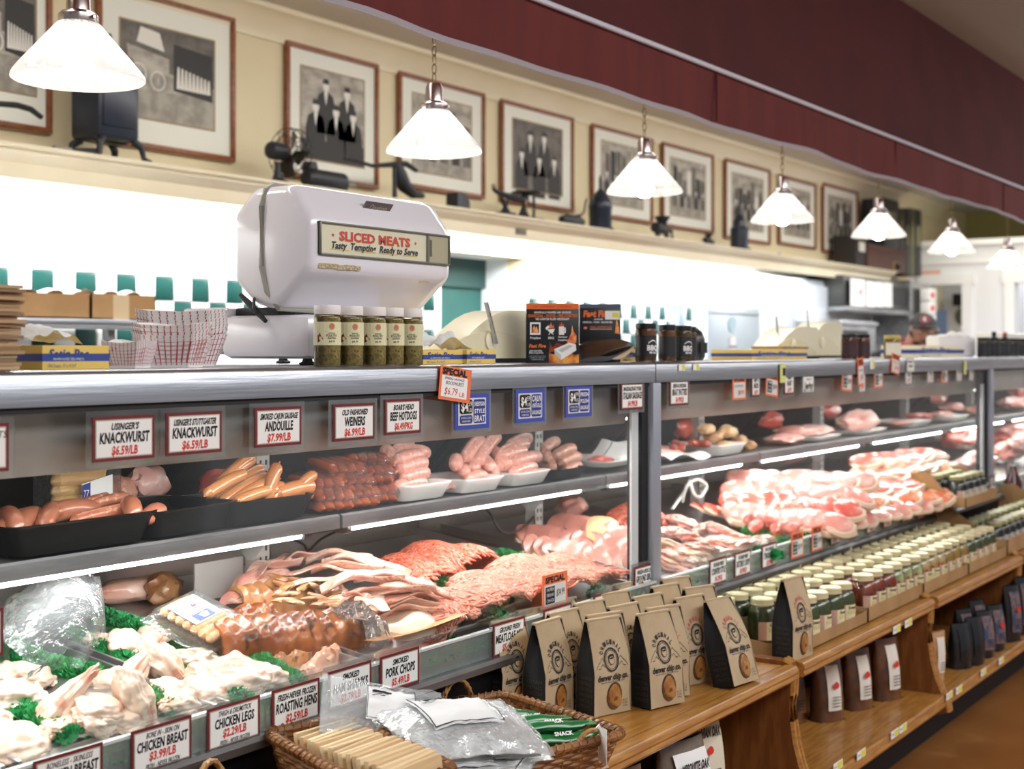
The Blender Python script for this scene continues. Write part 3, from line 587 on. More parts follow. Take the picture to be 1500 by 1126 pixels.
for j,(u0,u1,v,c_,lab) in enumerate([(1296,1317,292,'#23252c','tall black binder standing on the brown storage box'),(1318,1325,308,'#3c3f2c','olive binder next to the black binder'),(1326,1333,306,'#25262a','slim black binder between the olive ones'),(1334,1340,305,'#55583a','second olive binder in the row on the box'),(1341,1350,307,'#222326','last black binder in the row on the box')]):
    bx('ring_binder',u0,u1,YL+.05,zbx if u1<1330 else zl,v,lab,'binder',mat('binder_%d'%j,c_,.5),'binders at the end of the ledge',extra=lambda t,w_,d,h:MB().box(-w_*.6,w_*.6,-d/2-.002,-d/2,h*.45,h*.75).build('spine_label',mat('spine','#77745c',.6),t))
t=thing('box_camera','old wooden box camera at the front of the far ledge','camera',(lp(1315,YL-.0),YL+.04,zl))
MB().box(-.09,.09,-.03,.1,0,.09,b=.004).build('body',mat('camera_wood','#8a6a48',.5),t); MB().lathe([(.03,0),(.03,.02),(.022,.02),(.022,.004)],16,M=Tm(0,-.03,.045,0,R(90))).build('lens',black,t)
# ================================================================ COUNTERTOP ITEMS
# stack of brown butcher sheets at the left edge
t=thing('paper_stack','tall uneven stack of brown paperboard sheets at the left counter end','paper',(PX(-12,1.66)-.045,1.66,ZC))
r=random.Random(3)
for k in range(22):
    dx,dy,a=r.uniform(-.006,.006),r.uniform(-.006,.006),r.uniform(-.03,.03)
    MB().box(-.10,.043,-.07,.07,0,.0045,M=Tm(dx,dy,.001+k*.0052,a)).build('sheet',mat('sheet_%d'%(k%3),['#b99a74','#a98a66','#8f7355'][k%3],.85),t)
# deli paper dispenser boxes
wax=thin_glass('wax_paper','#f4f6f8',1.3,.3,.5,haze=.8,bump=.4)
boxy=mat('box_yellow','#e3c060',.6); boxb=mat('box_blue','#2c448f',.6); boxw=mat('box_cream','#efe3c0',.6)
def satin(u0,u1,Y,z,lab,sheet=0,h=.032,dep=.15,flip=0,txt=1):
    x0,x1=PX(u0,Y),PX(u1,Y); W=x1-x0
    t=thing('deli_paper_box',lab,'box',((x0+x1)/2,Y+dep/2,z),group='yellow and blue deli paper boxes on the counter')
    MB().box(-W/2,W/2,-dep/2,dep/2,0,h,0,b=.0015).build('carton',boxy if not flip else boxw,t)
    bnd=MB().box(-W/2-.0005,W/2+.0005,-dep/2-.0006,dep/2+.0006,h*.34,h*.66); bnd.build('blue_band',boxb,t,smooth=False)
    l=MB()
    l.text('Satin Pac',-W*.12,h*.66,h*.36,W*.58,.12,0,y=-dep/2-.0012,bold=.02)
    l.text('INTERFOLDED DELI SHEETS',-W*.12,h*.44,h*.10,W*.45,0,1,y=-dep/2-.0012)
    l.text('1000 Sheets - 8" x 10-3/4"',-W*.22,h*.16,h*.14,W*.42,0,0,y=-dep/2-.0012)
    l.build('lettering',[boxb,paper],t,smooth=False,recalc=False)
    if sheet:
        MB().grid(lambda a,b:(-W/2-.01+a*W*.75,-.05+b*.10,h+.002+sheet*math.sin(a*2.6+.2)*(1-.5*a)*(.6+.4*math.sin(b*3))+.004*math.sin(a*17+b*9)),14,8).build('wax_sheet',wax,t)
    return t
satin(62,160,1.60,ZC,'yellow blue deli paper box in front, waxed sheet pulled up, left of the food trays',.035,h=.034,dep=.12)
# second box pair right of the scale
satin(620,683,1.63,ZC,'left box of the joined deli paper pair right of the spice jars',0,h=.028,dep=.13,flip=0)
satin(684,726,1.62,ZC,'right box of the joined deli paper pair before the cream slicer',0,h=.029,dep=.13)
o=MB().grid(lambda a,b:(-.06+a*.12,-.04+b*.08,.002+.035*math.exp(-((a-.35)*3)**2)*(.7+.3*math.sin(b*9))+.006*math.sin(a*19)*math.sin(b*13)),16,10).build('wax_sheet',wax); o.location=(PX(648,1.70),1.70,ZC+.028); tag(o,'crumpled translucent waxed sheet on the joined deli paper boxes','paper sheet')
satin(912,935,1.66,ZC,'small deli paper box peeking out behind the black scoop',0,h=.032,dep=.12)
satin(1102,1182,1.64,ZC,'deli paper box below the second cream slicer',0,h=.030,dep=.13)
satin(1184-40,1184,1.70,ZC+.0303,'deli paper box lying on another beside the second slicer',0,h=.012,dep=.10)
satin(1343,1412,1.64,ZC,'pale deli paper box beneath the white packets near the butcher',0,h=.048,dep=.14,flip=1)
# red plaid paper food trays: nested stacks
trayp=mat('tray_paper','#f2efec',.75,c2='#e9e4e0',sc=8)
def plaid_tray(W,D,hh,cut):
    """one boat tray: octagonal flared walls, open at the top"""
    def ring(s,z,dip=0):
        w_,d_=W/2*s,D/2*s; c=cut*s
        return [Vector((-w_+c,-d_,z-dip)),Vector((0,-d_,z-dip*1.6)),Vector((w_-c,-d_,z-dip)),Vector((w_,-d_+c,z)),Vector((w_,0,z-dip)),Vector((w_,d_-c,z)),Vector((w_-c,d_,z)),Vector((0,d_,z-dip)),Vector((-w_+c,d_,z)),Vector((-w_,d_-c,z)),Vector((-w_,0,z-dip)),Vector((-w_,-d_+c,z))]
    return [ring(.74,0),ring(.745,.003),ring(1,hh,.004)]
def tray_stack(x,y,z,W,D,hh,n,rz,lab,pitch):
    g='nested stacks of plaid paper food trays'
    base=None
    for k in range(n):
        if base is None:
            t=thing('paper_food_tray','',"food tray",(x,y,z),rz,g)
            rg=plaid_tray(W,D,hh,W*.16); MB().loft(rg,caps=False).add([tuple(p) for p in rg[0]],[tuple(range(12))]).build('tray_wall',trayp,t,smooth=False,recalc=False)
            pl=MB()
            # printed plaid lines lie just proud of the outer wall
            def onwall(i,f,s_,out=.0008):
                a=rg[1][i].lerp(rg[1][(i+1)%12],f); b=rg[2][i].lerp(rg[2][(i+1)%12],f); p=a.lerp(b,s_); n_=Vector((p.x,p.y,0)).normalized(); return p+n_*out
            for i in range(12):
                for f in (.12,.38,.62,.88):
                    a,b=onwall(i,f-.018,.02),onwall(i,f+.018,.02); c_,d_=onwall(i,f+.018,.98),onwall(i,f-.018,.98); pl.quad(a,b,c_,d_)
                for s_ in (.12,.3,.48,.66,.84):
                    pl.quad(onwall(i,0,s_),onwall(i,1,s_),onwall(i,1,s_+.014),onwall(i,0,s_+.014))
            pl.build('plaid_print',mat('plaid_red','#b8474a',.7),t,smooth=False,recalc=False); base=t
        else: t=copy_tree(base,(x+random.uniform(-.001,.001),y+random.uniform(-.001,.001),z+k*pitch),(random.uniform(-.01,.01),random.uniform(-.01,.01),rz+random.uniform(-.02,.02)))
        t['label']='red plaid paper food tray, '+lab+(', lowest' if k==0 else (', topmost' if k==n-1 else ', %s from bottom'%ORD[k]))
tray_stack(PX(190,1.66),1.66,ZC,.070,.08,.036,3,-1.0,'short left stack',.0042)
tray_stack(PX(253,1.665),1.665,ZC,.120,.08,.046,6,-.92,'tall stack beside the scale',.0052)
tray_stack(PX(267,1.80),1.80,ZC,.150,.10,.056,10,-.85,'rear stack touching the scale base',.0048)
# ------------------------------------------------ vintage scale
xs0,xs1=1.80,2.232
t=thing('counter_scale','vintage white enamel counter scale with lettered display window','scale',(2.0,1.80,ZC))
X0,X1=xs0-0.0,xs1
def rprof(x,ins):   # cross section ring in (y,z) at x, inset by ins
    pts=[(1.70,1.647),(1.80,1.647),(1.853,1.60),(1.853,1.475),(1.80,1.432),(1.772,1.424),(1.735,1.424),(1.66,1.488),(1.655,1.50),(1.655,1.575),(1.66,1.592)]
    cy,cz=1.755,1.535; out=[]
    for y,z in pts:
        dy,dz=y-cy,z-cz; L=math.hypot(dy,dz); out.append(Vector((x,cy+dy*(1-ins/L),cz+dz*(1-ins/L))))
    return out
def fillet_ring(ring,rr=.012):
    o=[];n=len(ring)
    for i in range(n):
        p=ring[i]; a=ring[i-1]; b=ring[(i+1)%n]
        da=(a-p); db=(b-p); ra=min(rr,da.length*.45); rb=min(rr,db.length*.45)
        p0=p+da.normalized()*ra; p1=p+db.normalized()*rb
        for q in (0,.33,.67,1): o.append(p0*(1-q)**2+p*2*q*(1-q)+p1*q*q)
    return o
def endcap(x,sgn,L=.045):
    return [fillet_ring(rprof(x+sgn*L*(1-math.cos(a)),0.034*(1-math.sin(a)) if a<1.57 else 0)) for a in (0,.35,.75,1.15,1.5708)]
rings=endcap(X0,1,.022)
rings=[fillet_ring(rprof(X0,.020)),fillet_ring(rprof(X0+.003,.010)),fillet_ring(rprof(X0+.010,.003)),fillet_ring(rprof(X0+.02,0)),fillet_ring(rprof(X1-.05,0)),fillet_ring(rprof(X1-.02,.004)),fillet_ring(rprof(X1-.006,.016)),fillet_ring(rprof(X1,.034))]
MB().loft(rings).build('housing',enamel,t,w=1,ang=50)
# grey rubber seam looping over the end of the housing
MB().tube([(X0+.10,1.772,1.649),(X0+.02,1.766,1.649),(X0+.004,1.768,1.640),(X0-.001,1.774,1.61),(X0-.001,1.774,1.50),(X0+.0,1.762,1.455),(X0+.012,1.745,1.424),(X0+.1,1.742,1.4215)],.0058,8).build('seam_band',mat('seam_grey','#a19e90',.5),t,w=1)
# display window
wy=1.6545; wx0,wx1=PX(466,wy),PX(657,wy); wz1=P(466,323,wy).z; wz0=P(466,373,wy).z
wf_=MB(); e=.004
for q in ((wx0,wx1,wz0,wz0+e),(wx0,wx1,wz1-e,wz1),(wx0,wx0+e,wz0,wz1),(wx1-e,wx1,wz0,wz1)): wf_.box(q[0],q[1],wy-.006,wy+.01,q[2],q[3],b=.0015)
xm=PX(625,wy); wf_.box(xm-.003,xm+.003,wy-.005,wy+.006,wz0,wz1)
wf_.build('window_frame',mat('window_frame_grey','#74756a',.35,.4),t,w=1)
MB().box(wx0,wx1,wy-.0012,wy+.002,wz0,wz1).build('display_panel',mat('display_cream','#e9e4c6',.5),t,w=1)
MB().box(xm+.003,wx1,wy-.0016,wy-.001,wz0,wz1).build('weight_window',mat('weight_panel','#b7b08e',.4),t,w=1)
cx=(wx0+xm)/2; hz=wz1-wz0
MB().text('SLICED MEATS',cx+.001,wz0+hz*.62-.0006,hz*.27,(xm-wx0)*.66,0,1,y=wy-.0016,bold=.05).text('SLICED MEATS',cx,wz0+hz*.62,hz*.26,(xm-wx0)*.65,0,0,y=wy-.0022,bold=.04).text('Tasty  Tempting  Ready to Serve',cx,wz0+hz*.33,hz*.20,(xm-wx0)*.80,.25,2,y=wy-.0022,bold=.03).build('lettering',[red_ink,mat('yellow_ink','#e2c64f',.6),blk_ink],t,w=1,smooth=False,recalc=False)
ul=MB()
for a,b in ((.10,.26),(.31,.50),(.54,.71),(.75,.90)): ul.quad((wx0+(xm-wx0)*a,wy-.002,wz0+hz*.19),(wx0+(xm-wx0)*b,wy-.002,wz0+hz*.19),(wx0+(xm-wx0)*b,wy-.002,wz0+hz*.215),(wx0+(xm-wx0)*a,wy-.002,wz0+hz*.215))
for sxx in (wx0+(xm-wx0)*.12,wx0+(xm-wx0)*.88):
    ul.add([(sxx+(.0042 if k%2==0 else .0017)*math.sin(k*math.pi/5),wy-.0021,wz0+hz*.62+(.0042 if k%2==0 else .0017)*math.cos(k*math.pi/5)) for k in range(10)],[tuple(range(10))],1)
ul.build('ornament',[mat('yellow_ink','#e2c64f',.6),red_ink],t,w=1,smooth=False,recalc=False)
sc_=MB().box(xm+.008,xm+.014,wy-.003,wy-.0016,wz0+hz*.25,wz0+hz*.8,0)
for k in range(6): sc_.box(xm+.009,xm+.0115,wy-.0036,wy-.003,wz0+hz*(.3+.08*k),wz0+hz*(.32+.08*k),1)
sc_.build('weight_scale',[mat('scale_frame','#6f6c5c',.5),blk_ink],t,w=1)
MB().box(wx0+.002,wx1-.002,wy-.0048,wy-.0042,wz0+.003,wz1-.003).build('window_glass',thin_glass('window_glass','#ffffff',1.5,0,.15),t,w=1)
# name plate on the sloping upper facet
MM=Matrix.Translation((PX(555,1.672),1.6765,1.6205))@Matrix.Rotation(math.atan2(.04,.055),4,'X')
pz_=MB(); pz_.box(-.040,.040,-.0025,.0,-.011,.011,0,MM,b=.0008)
for k in range(7): pz_.box(-.038,.038,-.0030,-.0025,-.0095+k*.0029,-.0087+k*.0029,1,MM)
pz_.text('Dayton',0,.0,.0115,.05,.18,2,MM,y=-.0036,bold=.03)
pz_.build('name_plate',[mat('plate_pewter','#8e8d8f',.35,.7),mat('plate_dark','#6a696c',.5,.5),mat('plate_letter','#c3c2c4',.3,.8)],t,w=1,smooth=False)
# worn label remnants
wm=MB(); r=random.Random(5)
def patch(u0,u1,v,hh,mb):
    x0,x1=PX(u0,1.6545),PX(u1,1.6545); z=P((u0+u1)/2,v,1.6545).z; n=12
    top=[(x0+(x1-x0)*i/n,1.6540,z+hh*(.6+.4*r.random())) for i in range(n+1)]; bot=[(x0+(x1-x0)*i/n,1.6540,z-hh*(.6+.4*r.random())) for i in range(n+1)]
    for i in range(n): mb.quad(bot[i],bot[i+1],top[i+1],top[i])
patch(467,528,391,.0052,wm); wm.build('label_remnant',mat('old_glue','#c9bb9a',.8,c2='#9d8a62',sc=220),t,w=1,smooth=False)
wm=MB(); patch(613,628,413,.0012,wm); wm.build('scratch',mat('rust_mark','#b89a66',.8),t,w=1,smooth=False)
# neck, base, platform
MB().box(xs0+.055,xs1-.12,1.745,1.90,1.405,1.428,b=.004).build('neck',blackmatte,t,w=1)
MB().box(1.815,2.10,1.675,1.90,1.332,1.412,b=.016).build('base',enamel,t,w=1)
MB().box(1.815,1.95,1.902,2.0,1.340,1.428,b=.006).build('platform_arm',enamel,t,w=1)
MB().tube([(1.806,1.835,1.450),(1.806,1.815,1.435),(1.803,1.79,1.418),(1.80,1.765,1.40)],[.004,.006,.006,.004],8).build('rear_bracket',blackmatte,t,w=1)
MB().tube([(1.815,1.80,1.45),(1.80,1.795,1.440),(1.795,1.79,1.428),(1.79,1.788,1.42)],.003,6).build('cable_end',iron,t,w=1)
for fx in (1.84,2.07):
    for fy in (1.70,1.98): MB().lathe([(.014,0),(.016,.004),(.010,.007),(.008,.015)],10,M=Tm(fx,fy,ZC)).build('foot',blackmatte,t,w=1)
# ------------------------------------------------ spice jars
glassjar=thin_glass('spice_glass','#f4f4ea',1.5,.04,1.0)
def poultry():
    t=thing('spice_jar','x','jar',group='row of poultry seasoning jars on the counter edge')
    MB().lathe([(.0,.001),(.0215,.001),(.0225,.006),(.0225,.080),(.020,.086),(.0,.086)],24).build('seasoning',mat('seasoning','#b09c62',.9,c2='#8a7a48',sc=90,c3='#5c5434',sc3=220),t)
    MB().lathe([(.0225,.0),(.0238,.004),(.0235,.010),(.0232,.082),(.0222,.086),(.020,.089)],24).build('glass_body',glassjar,t)
    MB().lathe([(.0222,.0885),(.0228,.0895),(.0228,.102),(.0222,.1045),(.0,.1045)],32).build('lid',mat('white_lid','#efebe9',.4),t)
    lb=MB(); n=20
    def arc(a0,a1,z0,z1,rr,mi=0,nn=14):
        for i in range(nn):
            a=a0+(a1-a0)*i/nn; b=a0+(a1-a0)*(i+1)/nn
            lb.quad((rr*math.sin(a),-rr*math.cos(a),z0),(rr*math.sin(b),-rr*math.cos(b),z0),(rr*math.sin(b),-rr*math.cos(b),z1),(rr*math.sin(a),-rr*math.cos(a),z1),mi)
    arc(-2.4,1.5,.036,.076,.02375); L_=lb.build('label',mat('label_sage','#dfdcb4',.7),t)
    lb=MB(); rr=.0240
    def wrap(vs,fs,mi,a0,z0): lb.add([(rr*math.sin(a0+x/rr),-rr*math.cos(a0+x/rr),z0+z) for x,z in vs],fs,mi)
    def wtext(s,a0,z0,h,w_,mi):
        vs,fs,W,_=glyphs(s,.02); wrap([((p[0]-W/2)*w_/W,(p[1]-.5)*h) for p in vs],fs,mi,a0,z0)
    # mountain-of-peppers emblem, round seal, name and price
    wrap([(.0052*math.cos(k*math.pi/8),.0058*math.sin(k*math.pi/8)) for k in range(16)],[tuple(range(16))],1,.12,.068)
    wrap([(.0038*math.cos(k*math.pi/8),.0042*math.sin(k*math.pi/8)) for k in range(16)],[tuple(range(16))],2,.12,.0681)
    wrap([(-.006,-.008),(.005,-.001),(.001,.003),(-.001,.009),(-.004,.006),(-.006,.004)],[(0,1,2,3,4,5)],3,-.72,.048); wrap([(-.006,-.008),(.0,-.0045),(-.006,-.001)],[(0,1,2)],4,-.72,.0485)
    wtext('TRADITIONAL',.12,.0565,.002,.013,4); wtext('POULTRY',.12,.0525,.004,.019,4); wtext('SEASONING',.12,.0482,.0026,.015,4); wtext('$4.99',.12,.0425,.0032,.011,4)
    wrap([(-.012,.0005),(.012,.0005),(.012,.0009),(-.012,.0009)],[(0,1,2,3)],4,.12,.0585)
    wrap([(-.006,-.008),(.004,-.008),(.004,.008),(-.006,.008)],[(0,1,2,3)],5,-1.25,.0555)
    lb.build('printing',[mat('seal_grey','#8d8a80',.6),mat('seal_ring','#a59c8a',.6),mat('seal_orange','#d8703f',.6),mat('pepper_red','#8e2a22',.6),mat('print_dark','#3b3a30',.6),mat('sticker_white','#e9e6e4',.6)],L_,smooth=False,recalc=False)
    return t
pj=poultry()
for i,u in enumerate([479.5,513,547,573.5,600.5]):
    o=pj if i==0 else copy_tree(pj); o.location=(PX(u,1.583),1.583,ZC); o.rotation_euler=(0,0,[-.62,-.60,-.62,-.63,-.85][i]*1.0)
    o['label']='poultry seasoning jar with white lid, '+['first in the row, at the scale base','second from the scale base','middle of the row of five','second from the deli paper boxes','last in the row, beside the deli paper boxes'][i]
# ------------------------------------------------ cream hand slicers / dispensers
creamp=mat('cream_enamel','#eae2c4',.35,coat=.3)
def slicer(u0,u1,Y,lab,vt,lever=True,s=1):
    x0,x1=PX(u0,Y),PX(u1,Y); W=x1-x0; h=P((u0+u1)/2,vt,Y).z-ZC
    t=thing('tape_slicer',lab,'dispenser',((x0+x1)/2,Y+.05,ZC))
    pts=[(-W/2,.004)]+[(-W/2+W*(i/10),.012+(h-.012)*math.sin(min(1,i/6.5)*math.pi/2)**1.1) for i in range(11)]+[(W/2,.004)]
    MB().prism(pts,-.045,.045).build('body',creamp,t,ang=25)
    p2=[(-W/2+W*.0,.010)]+[(-W/2+W*(.02+.9*i/10),.010+h*.52*math.sin(math.pi*(i+2)/13)) for i in range(11)]+[(W*.42,.010)]
    MB().prism(p2,-.052,-.045).build('side_guard',mat('cream_guard','#e3d9b6',.35,coat=.3),t,ang=25)
    MB().box(-W/2+.01,W/2,-.05,.05,0,.010).build('base_plate',blackmatte,t)
    MB().lathe([(.020,0),(.022,.004),(.016,.008),(.0,.008)],20,M=Tm(-W*.10,-.052,h*.42,0,R(90))).build('hub',creamp,t)
    if lever:
        MB().tube([(-W*.10,-.066,h*.36),(-W*.13,-.066,h*.62),(-W*.19,-.064,h*1.12)],[.008,.006,.0065],8,flat=.5).build('lever',steel,t)
    else: MB().tube([(-W*.10,-.0,h*.8),(-W*.13,-.0,h*1.3)],[.004,.003],8).build('lever',steel,t)
    return t
slicer(656,800,1.72,'cream enamel dispenser with steel lever behind the fire starter boxes',453)
slicer(1132,1200,1.74,'cream dispenser with dark hub left of the dark jars',478,False)
slicer(1180,1236,1.86,'larger cream machine behind the second dispenser',470,False)
# ------------------------------------------------ fire starter boxes
blackbox=mat('black_carton','#15161b',.4); ora=mat('print_orange','#e5702e',.5); flame=mat('print_flame','#f3b06a',.5,c2='#e0561f',sc=60); flame2=mat('print_embers','#a33418',.5,c2='#f0a23c',sc=45)
gry=mat('print_grey','#c9c7c4',.5)
def fsbox(u0,u1,Y,vt,lab,kind):
    um=(u0+u1)/2; d_=K*Y/(UV-um); W=(u1-u0)*d_/F; h=P(um,vt,Y).z-ZC; dep=.055; rz=-R(55); c_=P(um,VV,Y)
    t=thing('fire_starter_box',lab,'box',(c_.x-math.sin(rz)*dep/2,Y+math.cos(rz)*dep/2,ZC),rz); 
    b=MB().box(-W/2,W/2,-dep/2,dep/2,0,h,b=.001); cb=b.build('carton',blackbox,t)
    p=MB(); y=-dep/2-.0006
    def q(a,b_,c,d,mi,yy=y): p.quad((W*(a-.5),yy,h*c),(W*(b_-.5),yy,h*c),(W*(b_-.5),yy,h*d),(W*(a-.5),yy,h*d),mi)
    def T(s,a,c,hh,ww,mi,sh=0,bold=.02): p.text(s,W*(a-.5),h*c,h*hh,W*ww,sh,mi,y=y-.0006,bold=bold)
    def poly(pts,mi,yy=y-.0004): p.add([(W*(a-.5),yy,h*c) for a,c in pts],[tuple(range(len(pts)))],mi)
    if kind==0:
        q(0,1,.90,1.0,0); T('FAST - CONVENIENT - ECONOMICAL',.5,.945,.028,.74,4)
        T('INDIVIDUALLY WRAPPED AND ODORLESS',.5,.845,.032,.70,1); T('CHARCOAL - WOOD - FIRE STARTERS',.5,.79,.045,.94,0,bold=.03); T('NO LIGHTER FLUID NECESSARY',.5,.735,.036,.64,1)
        q(.07,.27,.47,.68,1); q(.10,.24,.50,.65,2,y-.0002); poly([(.11,.5),(.23,.5),(.22,.56),(.19,.62),(.17,.57),(.15,.63),(.12,.57)],3)
        poly([(.40,.56),(.54,.57),(.52,.52),(.48,.49),(.43,.52)],1); poly([(.42,.58),(.53,.58),(.52,.64),(.50,.61),(.47,.68),(.45,.62),(.43,.65)],3); poly([(.36,.58),(.40,.62),(.45,.63),(.43,.59),(.39,.55)],1); poly([(.42,.47),(.435,.47),(.46,.51),(.45,.515)],1); poly([(.52,.47),(.505,.47),(.48,.51),(.49,.515)],1)
        q(.62,.72,.47,.61,1); poly([(.63,.61),(.71,.61),(.71,.66),(.69,.63),(.67,.69),(.65,.63),(.635,.67)],3); q(.725,.75,.5,.59,1)
        T('Fireplace',.17,.42,.035,.20,1,.1); T('BBQ',.47,.42,.035,.11,1,.1); T('Outdoor',.69,.435,.03,.18,1,.1); T('Campfires',.69,.385,.03,.18,1,.1)
        T('Fast Fire',.21,.285,.055,.32,0,.2,.05); T('Lights Quick & Easy',.18,.205,.026,.24,1); T('Burns Long & Hot',.19,.17,.026,.27,1)
        for k in range(3): T('one firestarter is all you need',.21,.115-.03*k,.014,.32-.04*k,1,0,0)
        poly([(.43,.0),(1,.0),(1,.15),(.93,.13),(.85,.18),(.72,.12),(.62,.20),(.52,.14),(.43,.17)],5); poly([(.43,.17),(.6,.22),(.7,.3),(.58,.34),(.5,.26),(.44,.36)],6)
        poly([(.86,.30),(.95,.34),(.955,.46),(.90,.52),(.87,.64),(.855,.50),(.80,.40),(.77,.33)],3,y-.0005)
        poly([(.53,.23),(.82,.34),(.94,.31),(.95,.21),(.66,.05),(.54,.14)],1,y-.0006); poly([(.53,.23),(.54,.14),(.66,.05),(.66,.13)],7,y-.0008); poly([(.60,.215),(.82,.305),(.89,.285),(.68,.175)],7,y-.0008)
    else:
        q(0,1,.93,1.0,8); T('Fast Fire',.42,.83,.10,.66,0,.1,.06); T('ODORLESS',.46,.735,.025,.22,1); T('CHARCOAL - WOOD - FIRE STARTERS',.44,.685,.032,.72,1)
        p.add([(W*(.14-.5)+.0042*math.cos(k*math.pi/4+.39),y-.0006,h*.585+.0042*math.sin(k*math.pi/4+.39)) for k in range(8)],[tuple(range(8))],4); T('STOP',.14,.585,.025,.09,1)
        T('USING LIGHTER FLUID',.52,.60,.036,.54,0); T('ONE BOX EQUALS ONE BAG OF CHARCOAL',.52,.565,.014,.54,1)
        poly([(.86,.50),(.98,.48),(.96,.60),(.90,.75),(.88,.62)],3); q(.62,.98,.73,.88,1,y-.0014); q(.80,.96,.77,.85,9,y-.0018)
        poly([(0,.06),(.2,.06),(.16,.2),(.1,.16),(.06,.24),(0,.2)],6)
    p.build('printing',[ora,paper,blk_ink,flame,red_ink,flame2,mat('embers_dark','#6e2414',.6,c2='#a8391a',sc=60),gry,mat('print_steelblue','#4a5468',.5),yellow],cb,smooth=False,recalc=False)
    return t
fsbox(771,848,1.615,444,'black and orange fire starter box with flame picture, front face fully seen',0)
fsbox(849,909,1.645,445,'fire starter box with price sticker behind the black scoop',1)
t=thing('scoop_dish','glossy black pouch lying open in front of the right fire starter box','pouch',(PX(885,1.575),1.585,ZC))
fx0=PX(849,1.58)-PX(885,1.575); fx1=PX(929,1.58)-PX(885,1.575)
def dish(a,b):
    x=fx0+(fx1-fx0)*a; wdt=.016*math.sin(math.pi*min(1,a*1.02))**.6+.001; an=math.pi*(b)
    zt_=.033+.020*math.sin(a*2.6+.2); zb_=.002+.030*max(0,(a-.45)/.55)**1.6
    return (x,-wdt*math.cos(an)*1.0,zb_+(zt_-zb_)*abs(math.cos(an))**.7 if 1 else 0)
MB().grid(dish,18,12).build('shell',mat('black_gloss','#0b0b0e',.12,coat=.6),t,recalc=False)
MB().tube([dish(i/18,0) for i in range(19)],.0013,6).build('front_rim',mat('black_gloss','#0b0b0e',.12,coat=.6),t)
MB().tube([(fx0+(fx1-fx0)*(.50+.5*i/8),-.017+.014*(i/8)**2,.008+.028*(i/8)**1.6) for i in range(9)],[.001,.003,.005,.006,.006,.005,.004,.003,.001],8).build('gold_edge',mat('pale_gold','#b9a284',.35),t)
# ------------------------------------------------ dark rub jars
def rubjar(body,lidc,lab,u,Y,h,rr,grp,cap='#111114',lcol='#1b1b20',word='BBQ',pale=False):
    t=thing('rub_jar',lab,'jar',(PX(u,Y),Y,ZC),-.35,grp)
    MB().lathe([(.0,.001),(rr*.93,.001),(rr*.95,.004),(rr*.95,h*.84),(0,h*.85)],20).build('contents',mat('rub_'+body[1:],body,.9,c2=body,sc=80),t)
    MB().lathe([(rr*.9,0),(rr,.004),(rr,h*.80),(rr*.96,h*.84),(rr*.86,h*.86)],20).build('glass_body',glassjar,t)
    MB().lathe([(rr*.88,h*.85),(rr*.98,h*.86),(rr*.98,h*.99),(rr*.92,h),(0,h)],24).build('lid',mat('lid_'+cap[1:],cap,.35),t)
    L=MB(); n=18; r2=rr+.0006
    for i in range(n):
        a=-1.7+3.4*i/n; b=-1.7+3.4*(i+1)/n
        L.quad((r2*math.sin(a),-r2*math.cos(a),h*.14),(r2*math.sin(b),-r2*math.cos(b),h*.14),(r2*math.sin(b),-r2*math.cos(b),h*.68),(r2*math.sin(a),-r2*math.cos(a),h*.68))
    lo=L.build('label',mat('lab_'+lcol[1:],lcol,.5),t)
    if word:
        L=MB(); r3=r2+.0005
        vs,fs,W,_=glyphs(word,.05)
        for (s_,z_,hh,ww) in ((word,.36,.13,1.25),('Rib Rub',.24,.05,.8)):
            vs,fs,W,_=glyphs(s_,.04); L.add([(r3*math.sin((p[0]-W/2)*rr*ww/W/r3),-r3*math.cos((p[0]-W/2)*rr*ww/W/r3),h*z_+(p[1]-.5)*h*hh) for p in vs],fs,0)
        L.add([(r3*math.sin(a),-r3*math.cos(a),h*(.48+.07*math.cos(a*3.2)+.012)) for a in [-.5+.1*k for k in range(11)]]+[(r3*math.sin(a),-r3*math.cos(a),h*(.48+.07*math.cos(a*3.2)-.012)) for a in [.5-.1*k for k in range(11)]],[(k,k+1,20-k,21-k) for k in range(10)],0)
        L.build('printing',[paper if not pale else blk_ink],lo,smooth=False,recalc=False)
    return t
g_='dark barbecue rub jars beyond the fire starter boxes'
rubjar('#8a5a3a','','black-lidded barbecue rub jar nearest the scoop pouch',946,1.60,.094,.026,g_)
rubjar('#8a5a3a','','barbecue rub jar with plain label, middle of three',977,1.60,.092,.022,g_,word='')
rubjar('#6d5a3c','','barbecue rub jar farthest from the scoop pouch',999,1.60,.091,.025,g_)
rubjar('#6d4a34','','barbecue rub jar tucked behind the farthest of the three',1007,1.66,.091,.024,g_,word='')
t=thing('round_tin','dark rounded bottle partly hidden behind the rub jars','bottle',(PX(1014,1.74),1.74,ZC)); MB().lathe([(.03,0),(.036,.01),(.036,.06),(.028,.08),(.014,.092),(.0,.094)],18).build('body',mat('dark_brown_bottle','#2a2620',.3),t); MB().box(-.02,.02,-.037,-.034,.02,.05).build('label',blackmatte,t)
g2='dark spice jars between cream machine and yellow-lidded jar'
rubjar('#7a3c30','','dark red spice jar beside the cream machine',1244,1.62,.083,.026,g2,word='',lcol='#3a2226')
rubjar('#8a4034','','dark red spice jar nearer the yellow-lidded jar',1263,1.62,.083,.026,g2,word='',lcol='#3a2226')
rubjar('#b8934e','','glass jar with yellow lid and pale label before the butcher',1307,1.62,.082,.030,None,cap='#c9b768',lcol='#e8e2cc',word='')
g3='dark capped spice jars at the far right counter end'
